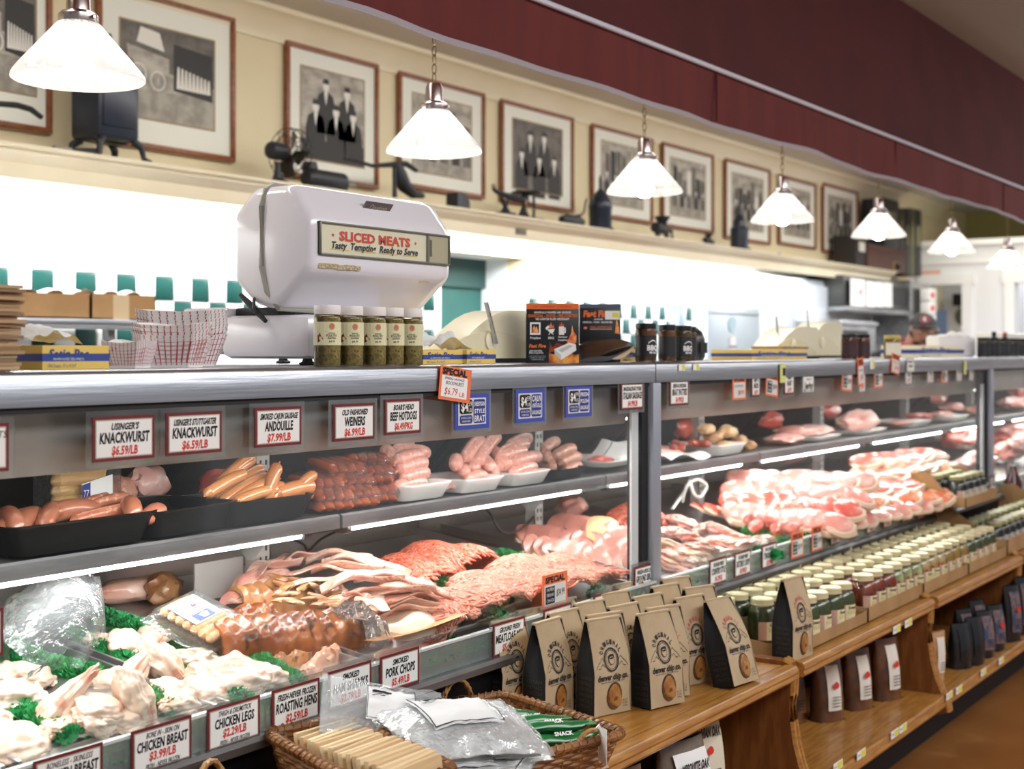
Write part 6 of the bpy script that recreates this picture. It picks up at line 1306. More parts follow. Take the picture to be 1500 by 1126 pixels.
# ---------------------------------------------------------------- ground beef heaps
def strands(lab,name,bumps,rect,n,m,seed,dirv=(.3,-1),r0=.0030,L=.055,base=None):
    rr=random.Random(seed)
    def hgt(x,y):
        h=-1
        for (cx,cy,rx,ry,hh) in bumps:
            q=1-((x-cx)/rx)**2-((y-cy)/ry)**2
            if q>0: h=max(h,hh*q**.6)
        return h
    mb=MB(); x0,x1,y0,y1=rect
    nx,ny=70,50; vs={};fs=[]
    for i in range(nx+1):
        for j in range(ny+1):
            x=x0+(x1-x0)*i/nx; y=y0+(y1-y0)*j/ny; h=hgt(x,y)
            vs[(i,j)]=(x,y,deckz(y)+max(-.004,h-.003))
    idx={k:i for i,k in enumerate(vs)}
    for i in range(nx):
        for j in range(ny):
            if max(hgt(vs[q][0],vs[q][1]) for q in ((i,j),(i+1,j),(i+1,j+1),(i,j+1)))>0: fs.append((idx[(i,j)],idx[(i+1,j)],idx[(i+1,j+1)],idx[(i,j+1)]))
    mb.add(list(vs.values()),fs,0)
    c=0;tr=0
    while c<n and tr<n*6:
        tr+=1; x=rr.uniform(x0,x1); y=rr.uniform(y0,y1); h=hgt(x,y)
        if h<=.004: continue
        a=math.atan2(dirv[1],dirv[0])+rr.gauss(0,.55)+.8*nz((x*9,y*9,0),1,seed); l_=L*rr.uniform(.5,1.2); pts=[]; ph=rr.uniform(0,6); lift=rr.uniform(0,.008)
        for k in range(7):
            t_=k/6; a2=a+.7*math.sin(t_*5+ph); x+=math.cos(a2)*l_/6; y+=math.sin(a2)*l_/6; h=hgt(x,y)
            pts.append((x,y,deckz(y)+max(h,0)+lift+.002*math.sin(t_*7+ph)))
        if h<=.002 or pts[-1][1]<1.572 or pts[0][1]<1.575: continue
        mb.tube(pts,[r0*.7]+[r0]*5+[r0*.7],5); c+=1
    o=mb.build(name,m,None,recalc=False,smooth=True,ang=180); tag(o,lab,'ground meat',None,'stuff'); return o
def bp(u,v,l,rx,ry,h): q=dk(u,v,l); return (q.x,q.y,rx,ry,h)
strands('red ground beef mound at the rear, between bracket and garnish','ground_beef',[bp(600,822,.05,.085,.10,.055),bp(640,806,.065,.10,.11,.075),bp(690,808,.065,.10,.11,.070),bp(730,822,.05,.08,.10,.05),bp(660,835,.05,.10,.09,.045)],(1.75,2.75,1.88,2.28),2700,m_groundr,1,(.25,-1))
strands('pale pink ground beef heap in front, ridged, filling the pan','ground_beef',[bp(640,895,.045,.075,.13,.060),bp(688,886,.05,.080,.16,.068),bp(738,880,.05,.085,.17,.070),bp(786,870,.05,.09,.18,.066),bp(838,860,.045,.10,.19,.064),bp(886,850,.045,.11,.18,.058),bp(928,842,.04,.09,.16,.050),bp(800,885,.03,.14,.10,.045),bp(740,905,.03,.10,.08,.045),bp(870,868,.03,.14,.09,.045),bp(770,828,.05,.12,.10,.062),bp(840,822,.045,.13,.10,.055),bp(715,850,.05,.08,.11,.058)],(1.62,2.80,1.585,2.22),6200,m_ground,2,(.12,-1))
strands('brownish pink meatloaf mix heap at the lower left of the ground beef','ground_meat_mix',[bp(684,922,.035,.07,.09,.052),bp(652,908,.04,.07,.09,.052)],(1.60,2.10,1.59,1.80),1500,meat('meatloaf_mix','#c06a55','#d28069','#e2a593',30,.4,.25,.1,150,sss=.15),3,(.1,-1))
# ---------------------------------------------------------------- chop rows
def steak(name,lab,p,rx,ry,th,rot,m,seed,grp):
    key=(name,seed%4,round(rx,3),m.name)
    if key not in SMC:
        t=thing(name,lab,'meat',tuple(p),0,grp)
        def ring(s,z): 
            return [Vector((rx*s*math.cos(a)*(1+.12*math.sin(2*a+seed)+.08*math.sin(3*a+seed*2)),ry*s*math.sin(a)*(1+.10*math.cos(2*a+seed)),z)) for a in [2*math.pi*k/18 for k in range(18)]]
        MB().loft([ring(.80,-th*.5),ring(.90,-th*.42),ring(.93,0),ring(.90,th*.42),ring(.80,th*.5)]).build('lean_meat',m,t,ang=60)
        fr=ring(1.0,0); MB().tube([fr[k] for k in range(9,19-1)],[th*.25]+[th*.42]*7+[th*.25],6,flat=.9).build('fat_rim',m_fat,t)
        SMC[key]=t
    else: t=copy_tree(SMC[key],label=lab); t['group']=grp
    t.location=p; t.rotation_euler=rot; return t
def row(name,lab,a,b,la,lb_,n,rx,ry,th,rot,m,grp,seed=0,jit=.2):
    A=dk(a[0],a[1],la);B=dk(b[0],b[1],lb_); rr=random.Random(seed)
    for k in range(n):
        q=A.lerp(B,k/max(1,n-1)); 
        steak(name,lab%ORD[k],q,rx,ry,th,(rot[0]+rr.uniform(-jit,jit)*.5,rot[1]+rr.uniform(-jit,jit),rot[2]+rr.uniform(-jit,jit)*2),m,seed+k,grp)
# ham slices / chops left of the first post
row('pork_chop','cured chop, rear row by the bracket, %s from left',(772,782),(935,806),.03,.035,11,.038,.036,.014,(.9,-.35,-.5),m_ham,'cured chops left of the first post',1)
row('pork_chop','cured chop, second row by the bracket, %s from left',(780,800),(930,822),.02,.02,11,.038,.034,.014,(.9,-.35,-.5),meat('cured_chop','#c98272','#dba090','#efc9b6',9,.3,.4,.15,24),'cured chops in the second row left of the first post',5)
row('pork_chop','big pale chop on top behind the chops, %s from the left',(825,765),(940,790),.06,.055,6,.045,.036,.014,(.5,-.25,-.3),m_ham,'big pale chops behind',9)
t=thing('peach_paper','peach paper fan sticking up behind the cured chops','paper',tuple(dk(875,770,.07))); t.rotation_euler=(.5,-.2,.1)
MB().grid(lambda a,b:(-.08+.17*a,-.03+.06*b*(.4+.6*math.sin(3*a)),.006*math.sin(a*4)),12,5).build('sheet',m_butch,t)
slab('ham_piece',838,2.08,deckz(2.08)+.06,.05,.04,.03,m_ham,'pale ham piece right of the slotted upright at the rear',seed=61,fat=False)
strands('reddish ground meat dim at the rear, left of the first post','ground_beef',[bp(930,752,.05,.16,.08,.07)],(2.9,3.6,1.9,2.28),500,m_groundr,5)
# past the first post
rr=random.Random(5)
spots=[(990,775),(1012,782),(1035,768),(1003,760),(1050,788),(1075,795),(1030,800),(1060,806),(1090,812),(1008,800),(988,812),(1020,818),(998,832),(985,845),(1040,822),(1110,806),(1085,790),(980,795),(1000,845),(1065,778)]
for i,(u,v) in enumerate(spots):
    p=dk(u,v,.04); p.y=max(p.y,1.63); p.x=PX(u,p.y); t=thing('pork_piece','pale pink boneless piece past the first post, '+('%s from rear left'%ORD[i]),'meat',(p.x,p.y,p.z-.012),0,'pale boneless pieces past the first post'); t.rotation_euler=(rr.uniform(-.3,.3),rr.uniform(-.2,.4),rr.uniform(-.9,.2))
    blob_mb(.062,.036,.018,.34,1.9,i+60,4).build('meat',[m_porkl,m_pork,meat('thigh_fat','#dfba98','#e5cbb4','#d39584',9,.3,.45,.3,24)][i%3 if i>9 else i%2],t); blob_mb(.022,.012,.006,.3,2,i,3,M=Tm(-.02,-.016,.013)).build('fat_patch',m_fat,t)
for i,(u,v) in enumerate([(1105,748),(1120,752),(1135,748),(1112,760),(1128,762),(1145,760),(1098,758),(1150,768),(1138,772),(1118,742),(1092,748),(1160,772),(1125,738),(1143,745),(1107,768)]):
    p=dk(u,v,.05); t=thing('stew_cube','dark pink stew meat chunk behind the long green strip, '+('%s in the heap'%ORD[i]),'meat',(p.x,p.y,p.z-.005),0,'stew meat chunks'); t.rotation_euler=(rr.uniform(-.5,.5),rr.uniform(-.5,.5),rr.uniform(-1,1)); blob_mb(.027,.022,.018,.3,1.6,i+90,3).build('chunk',meat('stew_meat','#cf5f50','#dd7b6b','#efb7a8',16,.28,.5,.2,40),t)
row('beef_slice','dark red slice leaning left of the stew meat, %s from the left',(1030,745),(1085,752),.04,.045,4,.05,.03,.012,(.4,.3,-.3),m_beef,'dark red slices left of the stew meat',3)
def psheet(lab,a,b,la,lb_,W=.10,m=m_butch):
    A=dk(a[0],a[1],la);B=dk(b[0],b[1],lb_); mid=(A+B)/2; d=B-A; L=d.length; d.normalize(); s_=Vector((-d.y,d.x,0)).normalized()
    t=thing('butcher_paper',lab,'paper',tuple(mid),0,'peach paper sheets between the meat layers')
    MB().grid(lambda u,v:tuple(d*((u-.5)*L)+s_*((v-.5)*W)+Vector((0,0,.006*math.sin(u*11)+.012*abs(2*u-1)**3-.006*(1-v)))),24,4).build('sheet',m,t); return t
layers=[((1080,752),(1225,768),.05,.055),((1075,737),(1240,748),.07,.08),((1078,720),(1255,728),.09,.105),((1085,703),(1258,706),.115,.135)]
for j,(a,b,la,lb_) in enumerate(layers):
    row('chop_steak','pink loin chop, %s long layer past stew meat, %%s from left'%ORD[j],a,b,la,lb_,8,.056,.052,.030,(.45,-.25,-.3),[m_pork,m_steak,meat('loin_pink','#e3877c','#ea9f94','#f6d5c8',10,.3,.45,.2,26),m_pork][j],'loin chops in the %s layer'%ORD[j],20+j*3)
    psheet('peach paper edge under the %s long layer of chops'%ORD[j],(a[0]+10,a[1]+12),(b[0]+12,b[1]+12),la-.025,lb_-.03,.07)
row('chop_steak','pale chop in the front row above the lower cards, %s from the left',(1215,772),(1365,738),.045,.04,10,.040,.032,.020,(.4,-.2,-.3),m_pork,'pale chops above the lower cards',40)
lay2=[((1245,738),(1375,728),.06,.055),((1255,718),(1372,708),.085,.08),((1262,698),(1370,686),.11,.11),((1268,676),(1366,666),.14,.145)]
for j,(a,b,la,lb_) in enumerate(lay2):
    row('rib_steak','steak in %s layer of the tall stack, %%s from left'%ORD[j],a,b,la,lb_,6,.070,.05,.028,(.3,-.15,-.25),m_steak if j%2 else meat('steak_orange','#d8694a','#e28866','#f3c6a2',12,.28,.5,.2,34),'steaks in the %s layer of the tall stack'%ORD[j],60+j*5)
    psheet('peach paper edge under the %s layer of the tall steak stack'%ORD[j],(a[0],a[1]+10),(b[0]+6,b[1]+12),la-.03,lb_-.035,.09)
slab('fat_slab',1350,1.95,deckz(1.95)+.16,.16,.07,.012,m_fat,'pale fat slab topping the tall steak stack',seed=71,fat=False)
slab('beef_roast',1405,1.95,deckz(1.95)+.11,.20,.08,.06,m_beef,'deep red roast right of the tall steak stack',seed=72)
slab('beef_roast',1430,1.72,deckz(1.72)+.05,.20,.07,.05,m_porkl,'pale fatty roast left of the second post foot',seed=73)
slab('beef_roast',1385,1.72,deckz(1.72)+.04,.14,.06,.04,m_pork,'pink roast in front of the tall steak stack',seed=74)
slab('pork_loin',1245,2.12,deckz(2.12)+.13,.55,.05,.05,m_pork,'long pale loin along the rear behind the chop layers',seed=75)
slab('pork_loin',1150,2.15,deckz(2.15)+.11,.40,.05,.05,m_ham,'long pink cut at the rear behind the stew meat',seed=76)
slab('meat_packet',1105,2.05,deckz(2.05)+.06,.045,.03,.028,mat('tan_packet','#d9b48c',.5),'tan square packet at the rear above the stew meat',seed=77,fat=False,amp=.12)
for i,(u,Y,z,rx,m_) in enumerate([(1480,1.75,.06,.2,m_ham),(1492,1.95,.09,.3,m_pork),(1470,2.0,.05,.2,m_steak),(1499,1.7,.10,.2,m_porkl)]):
    slab('pink_roast',u,Y,deckz(Y)+z,rx,.06,.05,m_,'pink cut on the deck beyond the second post, '+['in front','large, at the rear','behind the post','at the frame edge'][i],seed=80+i)
# ================================================================ OAK MERCHANDISER SHELVES
ZW=.620; ZL=.345
uX=[-.08,.938,1.962,2.986,4.011,5.03,6.05,7.07,8.09,9.11,10.13,11.15]
ulab=['nearest, below the left picture edge','holding the wicker baskets','holding the paper chip bags, wood chip bags below','holding pickle jars, three brown bags below','holding the farther jars, dark coffee bags below','with cardboard jar displays on top','beyond the cardboard displays','far along the cases','second from the end','next to last','last, near the end wall']
side=[(1.60,.10),(1.60,.628),(1.262,.628),(1.245,.622),(1.240,.60),(1.243,.55),(1.243,.49),(1.236,.44),(1.222,.39),(1.205,.35),(1.190,.32),(1.186,.295),(1.21,.285),(1.45,.28),(1.45,.10)]
for k in range(11):
    a,b=uX[k]+.001,uX[k+1]-.001
    t=thing('oak_shelf_unit','oak merchandiser shelf unit, '+ulab[k],'shelf',((a+b)/2,1.4,.10),group='oak shelf units along the cases')
    for q in ((a,a+.016),(b-.016,b)):
        MB().xprism(side,q[0],q[1]).build('side_panel',oakd,t,w=1)
        MB().tube([( (q[0]+q[1])/2,y-.001,z) for y,z in side[2:12]],.0085,6,flat=1).build('edge_band',oak,t,w=1)
    MB().box(a+.017,b-.017,1.262,1.595,ZW-.018,ZW-.002).build('top_board',oak,t,w=1)
    MB().xprism([(1.222,ZW-.004),(1.226,ZW+.001),(1.240,ZW+.002),(1.256,ZW),(1.256,ZW-.03),(1.226,ZW-.032),(1.221,ZW-.026),(1.224,ZW-.018),(1.220,ZW-.012)],a+.017,b-.017).build('front_rail',oak,t,w=1)
    MB().box(a+.017,b-.017,1.21,1.595,ZL-.018,ZL-.001).build('lower_board',oak,t,w=1)
    MB().xprism([(1.190,ZL-.006),(1.194,ZL),(1.212,ZL+.001),(1.212,ZL-.038),(1.194,ZL-.038),(1.189,ZL-.03),(1.192,ZL-.02)],a+.017,b-.017).build('lower_rail',oak,t,w=1)
    MB().box(a+.017,b-.017,1.585,1.597,.12,ZW-.02).build('back_panel',darkwood,t,w=1)
    MB().box(a,b,1.47,1.50,.0,.28).build('kick_board',blackmatte,t,w=1)
MBf=MB().box(-.1,11.2,1.50,1.60,0,.10); MBf.build('plinth',blackmatte,None)['kind']='structure'
bpy.data.objects['plinth'].name='trim_5'
def rail_tag(u,v,Y,lab,n=1):
    t=thing('shelf_sticker',lab,'sticker',tuple(P(u,v,Y)),0,'yellow and white price stickers on the oak rails')
    MB().box(-.03,.03,0,.001,-.010,.010).build('label_paper',paper,t,smooth=False); MB().quad((-.004,-.0005,-.008),(.026,-.0005,-.008),(.026,-.0005,.008),(-.004,-.0005,.008)).text('9.99',-.018,0,.006,.016,0,1,y=-.0005).build('label_print',[yellow,blk_ink],t,smooth=False,recalc=False)
for i,(u,v,Y) in enumerate([(1314,921,1.217),(1331,912,1.217),(1262,1104,1.185),(1311,1074,1.185),(1323,1066,1.185),(1391,1018,1.185),(1405,1010,1.185),(1441,984,1.185),(1467,967,1.185),(1228,1121,1.185)]):
    rail_tag(u,v,Y,['upper oak rail sticker, left of the pair','upper oak rail sticker, right of the pair','lower rail sticker under the empty shelf middle','lower rail sticker, left of the close pair','lower rail sticker, right of the close pair','lower rail sticker just past the divider, left','lower rail sticker just past the divider, right','lower rail sticker below the coffee bags','lower rail sticker, farthest in view','lower rail sticker nearest the bottom edge'][i])
# ---------------------------------------------------------------- paper chip bags
ink=mat('bag_ink','#2b2b2e',.8); inkred=mat('bag_ink_red','#c46a5a',.8); gus=mat('bag_black','#17181b',.6); gusink=mat('bag_gusset_ink','#4a453a',.7); chip=mat('potato_chip','#94602c',.4,c2='#b37e42',sc=30,coat=.3,c3='#6d3d1c',sc3=50)
bwin=thin_glass('bag_window','#ffffff',1.5,.05,1.5,haze=.05)
BGm={}
def chipbag(key,lab,x,y,z,rz,lean=0,red=0,h=.185,w=.098,d=.058):
    if key in BGm:
        t=copy_tree(BGm[key],(x,y,z),(lean,0,rz),lab); return t
    t=thing('chip_bag',lab,'bag',(x,y,z),rz,'kraft paper potato chip bags on the oak shelf'); t.rotation_euler=(lean,0,rz)
    # front profile: base flat, upper part pinches to a fold at the top
    def fy(zz): f=zz/h; return -d/2*(1-.0*f) if f<.45 else -d/2+(d/2-.004)*((f-.45)/.55)**1.25
    def fw(zz): f=zz/h; return w/2*(1-.05*f)
    zs=[h*i/14 for i in range(15)]
    fr=MB(); fr.grid(lambda a,b:(-fw(h*b)+2*fw(h*b)*a+.0,fy(h*b)+.0012*math.sin(a*6+b*9),h*b),8,14); fr.build('front_face',kraft,t,ang=70)
    bk=MB(); bk.grid(lambda a,b:(-fw(h*b)+2*fw(h*b)*a,-fy(h*b)*.9+.001,h*b),6,14); bk.box(-w*.47,w*.47,-d*.48,d*.45,0,.001); bk.build('back_face',kraft,t,ang=70)
    for s_ in (-1,1):
        g=MB()
        def sd(a,b):
            zz=h*b; y0=fy(zz);y1=-fy(zz)*.9; inn=.022*max(0,(b-.35)/.65)**.8*(1-abs(2*a-1)); return (s_*(fw(zz)-inn),y0+(y1-y0)*a,zz)
        g.grid(sd,6,14); g_=g.build('gusset',gus,t,ang=70)
        MB().tube([(s_*fw(zz),fy(zz)-.0003,zz) for zz in zs],.0009,4).build('crease',kraft,t)
        if s_<0:
            tx=MB()
            for k,wd in enumerate(['HAND','CRAFTED','BATCHES','FRESH','LOCAL','CHIPS']):
                vs,fs,W,_=glyphs(wd,0); hh=.0075; ww=d*.62
                tx.add([(s_*(w/2*.985+.0006),-d*.36+ww*(p[0]/W)*(1) ,h*.40-k*.0115+(p[1]-.5)*hh) for p in vs],fs,0)
            tx.build('side_print',gusink,g_,smooth=False,recalc=False)
    MB().box(-w*.475,w*.475,-.005,.005,h-.001,h+.004,b=.001).build('top_fold',kraft,t)
    p=MB()
    def Y_(zz): return fy(zz)-.0016
    def el(cx,cz,rx,rz,mi,o=0,n=18): p.add([(cx+rx*math.cos(a),Y_(cz+rz*math.sin(a))-o,cz+rz*math.sin(a)) for a in [2*math.pi*k/n for k in range(n)]],[tuple(range(n))],mi)
    def ringel(cx,cz,rx,rz,th,mi,n=20,o=0):
        vs=[(cx+rx*math.cos(a),Y_(cz+rz*math.sin(a))-o,cz+rz*math.sin(a)) for a in [2*math.pi*k/n for k in range(n)]]+[(cx+(rx-th)*math.cos(a),Y_(cz+(rz-th)*math.sin(a))-o,cz+(rz-th)*math.sin(a)) for a in [2*math.pi*k/n for k in range(n)]]
        p.add(vs,[(k,(k+1)%n,n+(k+1)%n,n+k) for k in range(n)],mi)
    def txt(s_,cx,cz,hh,ww,mi,bold=.02):
        vs,fs,W,_=glyphs(s_,bold); p.add([(cx+(q[0]-W/2)*ww/W,Y_(cz+(q[1]-.5)*hh),cz+(q[1]-.5)*hh) for q in vs],fs,mi)
    cz=h*.585
    ringel(0,cz,.0195,.0235,.0028,0); ringel(0,cz,.0150,.0190,.0010,0)
    ringel(0,cz,.0078,.0105,.0011,0); el(0,cz+.0055,.0075,.0050,0); el(0,cz-.001,.0062,.0080,2); el(-.0022,cz+.002,.0012,.0014,0,.0004,8); el(.0022,cz+.002,.0012,.0014,0,.0004,8)
    p.add([(-.003,Y_(cz),cz-.003),(.003,Y_(cz),cz-.003),(.0015,Y_(cz),cz-.0055),(-.0015,Y_(cz),cz-.0055)],[(0,1,2,3)],0)
    p.add([(-.0065,Y_(cz),cz+.0065),(.0065,Y_(cz),cz+.0065),(.004,Y_(cz),cz+.011),(-.004,Y_(cz),cz+.011)],[(0,1,2,3)],0)
    for s_ in (-1,1):   # mountain line work either side of the emblem
        pts=[(.019,-.001),(.025,.006),(.030,-.001),(.036,-.006),(.043,-.016)]; pt2=[(.019,-.012),(.026,-.006),(.031,-.014),(.037,-.015)]
        for L_ in (pts,pt2):
            for i in range(len(L_)-1):
                (x0,z0),(x1,z1)=L_[i],L_[i+1]; p.add([(s_*x0,Y_(cz+z0),cz+z0-.0008),(s_*x1,Y_(cz+z1),cz+z1-.0008),(s_*x1,Y_(cz+z1),cz+z1+.0006),(s_*x0,Y_(cz+z0),cz+z0+.0006)],[(0,1,2,3)],0)
    W0='ORIGINAL'
    for k,c_ in enumerate(W0):  # arched word above the emblem
        a=R(62-124*k/7); r_=.0325; cx,cc=-math.sin(a)*r_*.86,cz+math.cos(a)*r_*1.05; vs,fs,W,_=glyphs(c_,.03); hh=.0085; ww=.0058; ca,sa=math.cos(a),math.sin(a)
        o_=[]
        for q in vs:
            dx=(q[0]-W/2)*ww/W; dz=(q[1]-.5)*hh; X_=cx+dx*ca-dz*sa; Z_=cc+dx*sa+dz*ca; o_.append((X_,Y_(Z_),Z_))
        p.add(o_,fs,1 if red else 0)
    txt('denver chip co.',.001,h*.405,.0115,w*.84,0,.045); txt('hand crafted & locally made',.001,h*.355,.0034,w*.66,0,0)
    ringel(.004,h*.195,.0205,.0275,.0018,0,o=.0002)
    txt('NET WT',w*.34,h*.13,.003,w*.14,0,0); txt('6 OZ',w*.34,h*.10,.004,w*.13,0,0); txt('(170g)',w*.34,h*.07,.003,w*.13,0,0)
    p.build('printing',[ink,inkred,kraft],t,smooth=False,recalc=False)
    wn=MB(); n=18; wn.add([(.004+.0195*math.cos(a),-d/2-.0022,h*.195+.0265*math.sin(a)) for a in [2*math.pi*k/n for k in range(n)]],[tuple(range(n))])
    wo=wn.build('window',mat('window_dark','#5e3a1e',.25,c2='#7a4d28',sc=60,coat=.6),t,smooth=False)
    rr=random.Random(len(BGm)+4)
    for k in range(2): blob_mb([.0165,.012][k],.0016,[.022,.017][k],.2,1.5,k+len(BGm)*3,3,M=Tm(.004+[.001,.004][k],-d/2-.003-.0009*k,h*.195+[.001,-.006][k],0,0,rr.uniform(-.5,.5))).build('potato_chip',chip,wo)
    BGm[key]=t; return t
bags=[('a',883,1052,-.30,0,0,'front left of the group, full dark oval window'),('b',964,1042,-.28,-.08,0,'second in the front row, standing left of the tilted one'),('c',1078,1013,-.14,-.27,1,'third in the front row, tilted on the shelf edge'),('d',1160,972,-.10,0,1,'at the right end of the front row, next to the jars')]
for k,u,v,rz,lean,red,lab in bags:
    p=PZ(u,v,ZW); y=p.y+.029; chipbag('r' if red else 'k','kraft chip bag, '+lab,PX(u,y),y,ZW,rz,lean,red)
rest=[(2.300,1.478,0,'behind the front left bag'),(2.260,1.550,0,'deepest in the left column'),(2.425,1.420,0,'behind the second front bag'),(2.40,1.500,0,'third deep behind the second front bag'),(2.39,1.572,0,'against the case behind the second front bag'),
 (2.56,1.355,1,'between the second front bag and the tilted one'),(2.53,1.435,0,'middle of the group, second row'),(2.52,1.510,1,'middle of the group, third row'),(2.51,1.580,0,'middle of the group, against the case'),
 (2.70,1.370,1,'directly behind the tilted bag'),(2.66,1.450,1,'third deep behind the tilted bag'),(2.65,1.530,1,'near the case behind the tilted bag'),(2.82,1.400,1,'behind and right of the tilted bag'),(2.80,1.480,1,'right column, third row'),(2.78,1.560,1,'right column, against the case'),(2.90,1.500,1,'behind the end bag, near the jars')]
r=random.Random(9)
for x,y,red,lab in rest: chipbag('r' if red else 'k','kraft chip bag, '+lab,x,y,ZW,(-.02 if x<2.35 else -.24)+r.uniform(-.12,.12),r.uniform(-.03,.03),red)
# ---------------------------------------------------------------- jars
lidm=mat('gold_lid','#efe7bd',.3,.45,c2='#ddd3a0',sc=3); liddark=mat('olive_lid','#a9a678',.3,.5)
kinds={'pickle':('#56602a','#414a20','dark green pickle spears',None),'salsa':('#8a2f18','#b5532a','red salsa','#5d2a14'),'mixed':('#c98a4a','#e2d9a8','mixed pickled vegetables','#b5452a'),'yellow':('#a8803a','#c59a45','yellow relish',None),'garlic':('#d6cf9c','#8a8a50','white onions and peppers','#b5452a'),'orange':('#a85a28','#c27a3a','orange preserve',None)}
JM={}
def jar(kind,lab,x,y,z,rz,grp,h=.112,rr=.036,lid=None,lab_c='#e8d9b0'):
    key=(kind,h,lid is None)
    if key in JM: t=copy_tree(JM[key],(x,y,z),(0,0,rz),lab,grp); return t
    c=kinds[kind]; t=thing('preserve_jar',lab,'jar',(x,y,z),rz,grp)
    MB().lathe([(0,.002),(rr*.92,.002),(rr*.95,.006),(rr*.95,h*.70),(rr*.8,h*.78),(0,h*.79)],20).build('contents',mat('jar_'+kind,c[0],.35,c2=c[1],sc=26,c3=c[3],sc3=34,coat=.4),t)
    MB().lathe([(rr*.93,0),(rr,.005),(rr,h*.68),(rr*.9,h*.78),(rr*.72,h*.84),(rr*.72,h*.90)],24).build('glass_body',jarglass,t)
    MB().lathe([(rr*.78,h*.865),(rr*.81,h*.87),(rr*.81,h*.885),(rr*.79,h*.89),(rr*.79,h*.985),(rr*.75,h),(rr*.66,h*.995),(0,h*.992)],28).build('lid',lid or lidm,t)
    L=MB(); n=12; r2=rr+.0006
    for i in range(n):
        a=-.9+1.8*i/n;b=-.9+1.8*(i+1)/n; L.quad((r2*math.sin(a),-r2*math.cos(a),h*.12),(r2*math.sin(b),-r2*math.cos(b),h*.12),(r2*math.sin(b),-r2*math.cos(b),h*.52),(r2*math.sin(a),-r2*math.cos(a),h*.52))
    lo=L.build('label',mat('jar_label_'+lab_c[1:],lab_c,.7),t)
    L=MB(); r3=r2+.0005
    def q(a0,a1,z0,z1,mi):
        for i in range(5):
            a=a0+(a1-a0)*i/5;b=a0+(a1-a0)*(i+1)/5; L.quad((r3*math.sin(a),-r3*math.cos(a),z0),(r3*math.sin(b),-r3*math.cos(b),z0),(r3*math.sin(b),-r3*math.cos(b),z1),(r3*math.sin(a),-r3*math.cos(a),z1),mi)
    q(-.9,-.35,h*.12,h*.52,0); q(-.2,.8,h*.30,h*.40,1)
    vs,fs,W,_=glyphs('Granny\'s',.03); L.add([(r3*math.sin((p[0]-W/2)*rr*.9/W/r3+.3),-r3*math.cos((p[0]-W/2)*rr*.9/W/r3+.3)-.0003,h*.46+(p[1]-.5)*h*.07) for p in vs],fs,2)
    L.build('printing',[mat('label_pink','#c9a08c',.7),mat('label_olive','#cfc48a',.7),ink],lo,smooth=False,recalc=False)
    JM[key]=t; return t
rowsY=[1.312,1.392,1.472,1.552]; rown=['front','second','third','rear']; r=random.Random(2)
for j,Y in enumerate(rowsY):
    x=3.150 if j else 3.225; k=0
    if j==0: x=3.235
    if j==3: x=3.06
    if j==2: x=3.10
    while x<4.93:
        if j==0: kd='pickle' if x<3.50 else ('salsa' if x<3.86 else ('garlic' if x<4.12 else ('mixed' if x<4.36 else ('yellow' if x<4.62 else 'pickle'))))
        elif j==1: kd='pickle' if x<3.42 else ('salsa' if x<3.9 else ('mixed' if x<4.3 else ('yellow' if x<4.5 else 'pickle')))
        else: kd='pickle' if x<3.35 else ('orange' if x<3.8 else ('salsa' if x<4.1 else ('orange' if x<4.4 else 'pickle')))
        if not (j==0 and 3.515<x<3.575):
            nm={'pickle':'green pickles','salsa':'red salsa','garlic':'white onions','mixed':'mixed vegetables','yellow':'yellow relish','orange':'orange preserve'}[kd]
            jar(kd,'gold-lidded jar of %s, %s row, %s from the chip bags'%(nm,rown[j],ORD[k]),x+r.uniform(-.003,.003),Y+r.uniform(-.003,.003),ZW+.0015,r.uniform(-.3,.1)-.3,'gold-lidded jars, %s row'%rown[j])
            k+=1
        x+=.0815
# cardboard trays and displays
def carton(lab,x0,x1,y0,y1,z0,h,hb,slope=True,text=None):
    t=thing('cardboard_tray',lab,'carton',((x0+x1)/2,(y0+y1)/2,z0),0,'cardboard trays and displays for jars')
    MB().box(x0,x1,y0,y1,z0,z0+.0012).build('floor_sheet',card_b,t,w=1)
    MB().box(x0,x1,y0,y0+.003,z0,z0+h).build('front_flap',card_b,t,w=1); MB().box(x0,x1,y1-.003,y1,z0,z0+hb).build('back_flap',card_b,t,w=1)
    for q in (x0,x1-.003): MB().xprism([(y0,z0),(y1,z0),(y1,z0+hb),(y1-.35*(y1-y0),z0+hb),(y0+.06,z0+h*1.02),(y0,z0+h)],q,q+.003).build('side_flap',card_b,t,w=1)
    if text: MB().text(text,(x0+x1)/2,z0+h*.8,.010,.06,0,0,y=y0-.001).build('lettering',ink,t,w=1,smooth=False,recalc=False)
    return t
carton('low cardboard tray around the nearest pickle jars',3.03,3.555,1.268,1.597,ZW,.030,.045)
carton('low cardboard tray around the red salsa jars',3.565,4.03,1.268,1.597,ZW,.038,.045)
carton('low cardboard tray around the mixed vegetable jars',4.04,4.50,1.268,1.597,ZW,.036,.045)
carton('low cardboard tray around the farther green pickle jars',4.51,4.97,1.268,1.597,ZW,.036,.045)
carton('tall sloped cardboard display holding dark jars, lower of two',5.0,5.95,1.27,1.597,ZW,.055,.165,text='THIS SIDE UP')
carton('sloped cardboard display stacked on top, dark jars inside',4.94,5.36,1.40,1.597,ZW+.166,.035,.115)
kinds['dark']=('#1c1d22','#2a2620','dark preserve',None)
for k in range(11):
    for j in range(2):
        jar('dark','olive-lidded dark jar with pale label, lower display %s row, %s from its near side'%(['front','back'][j],ORD[k]),5.06+.082*k,1.335+.085*j,ZW+.003,-.4,'olive-lidded dark jars in the lower display',h=.105,lid=liddark,lab_c='#d5d3cf')
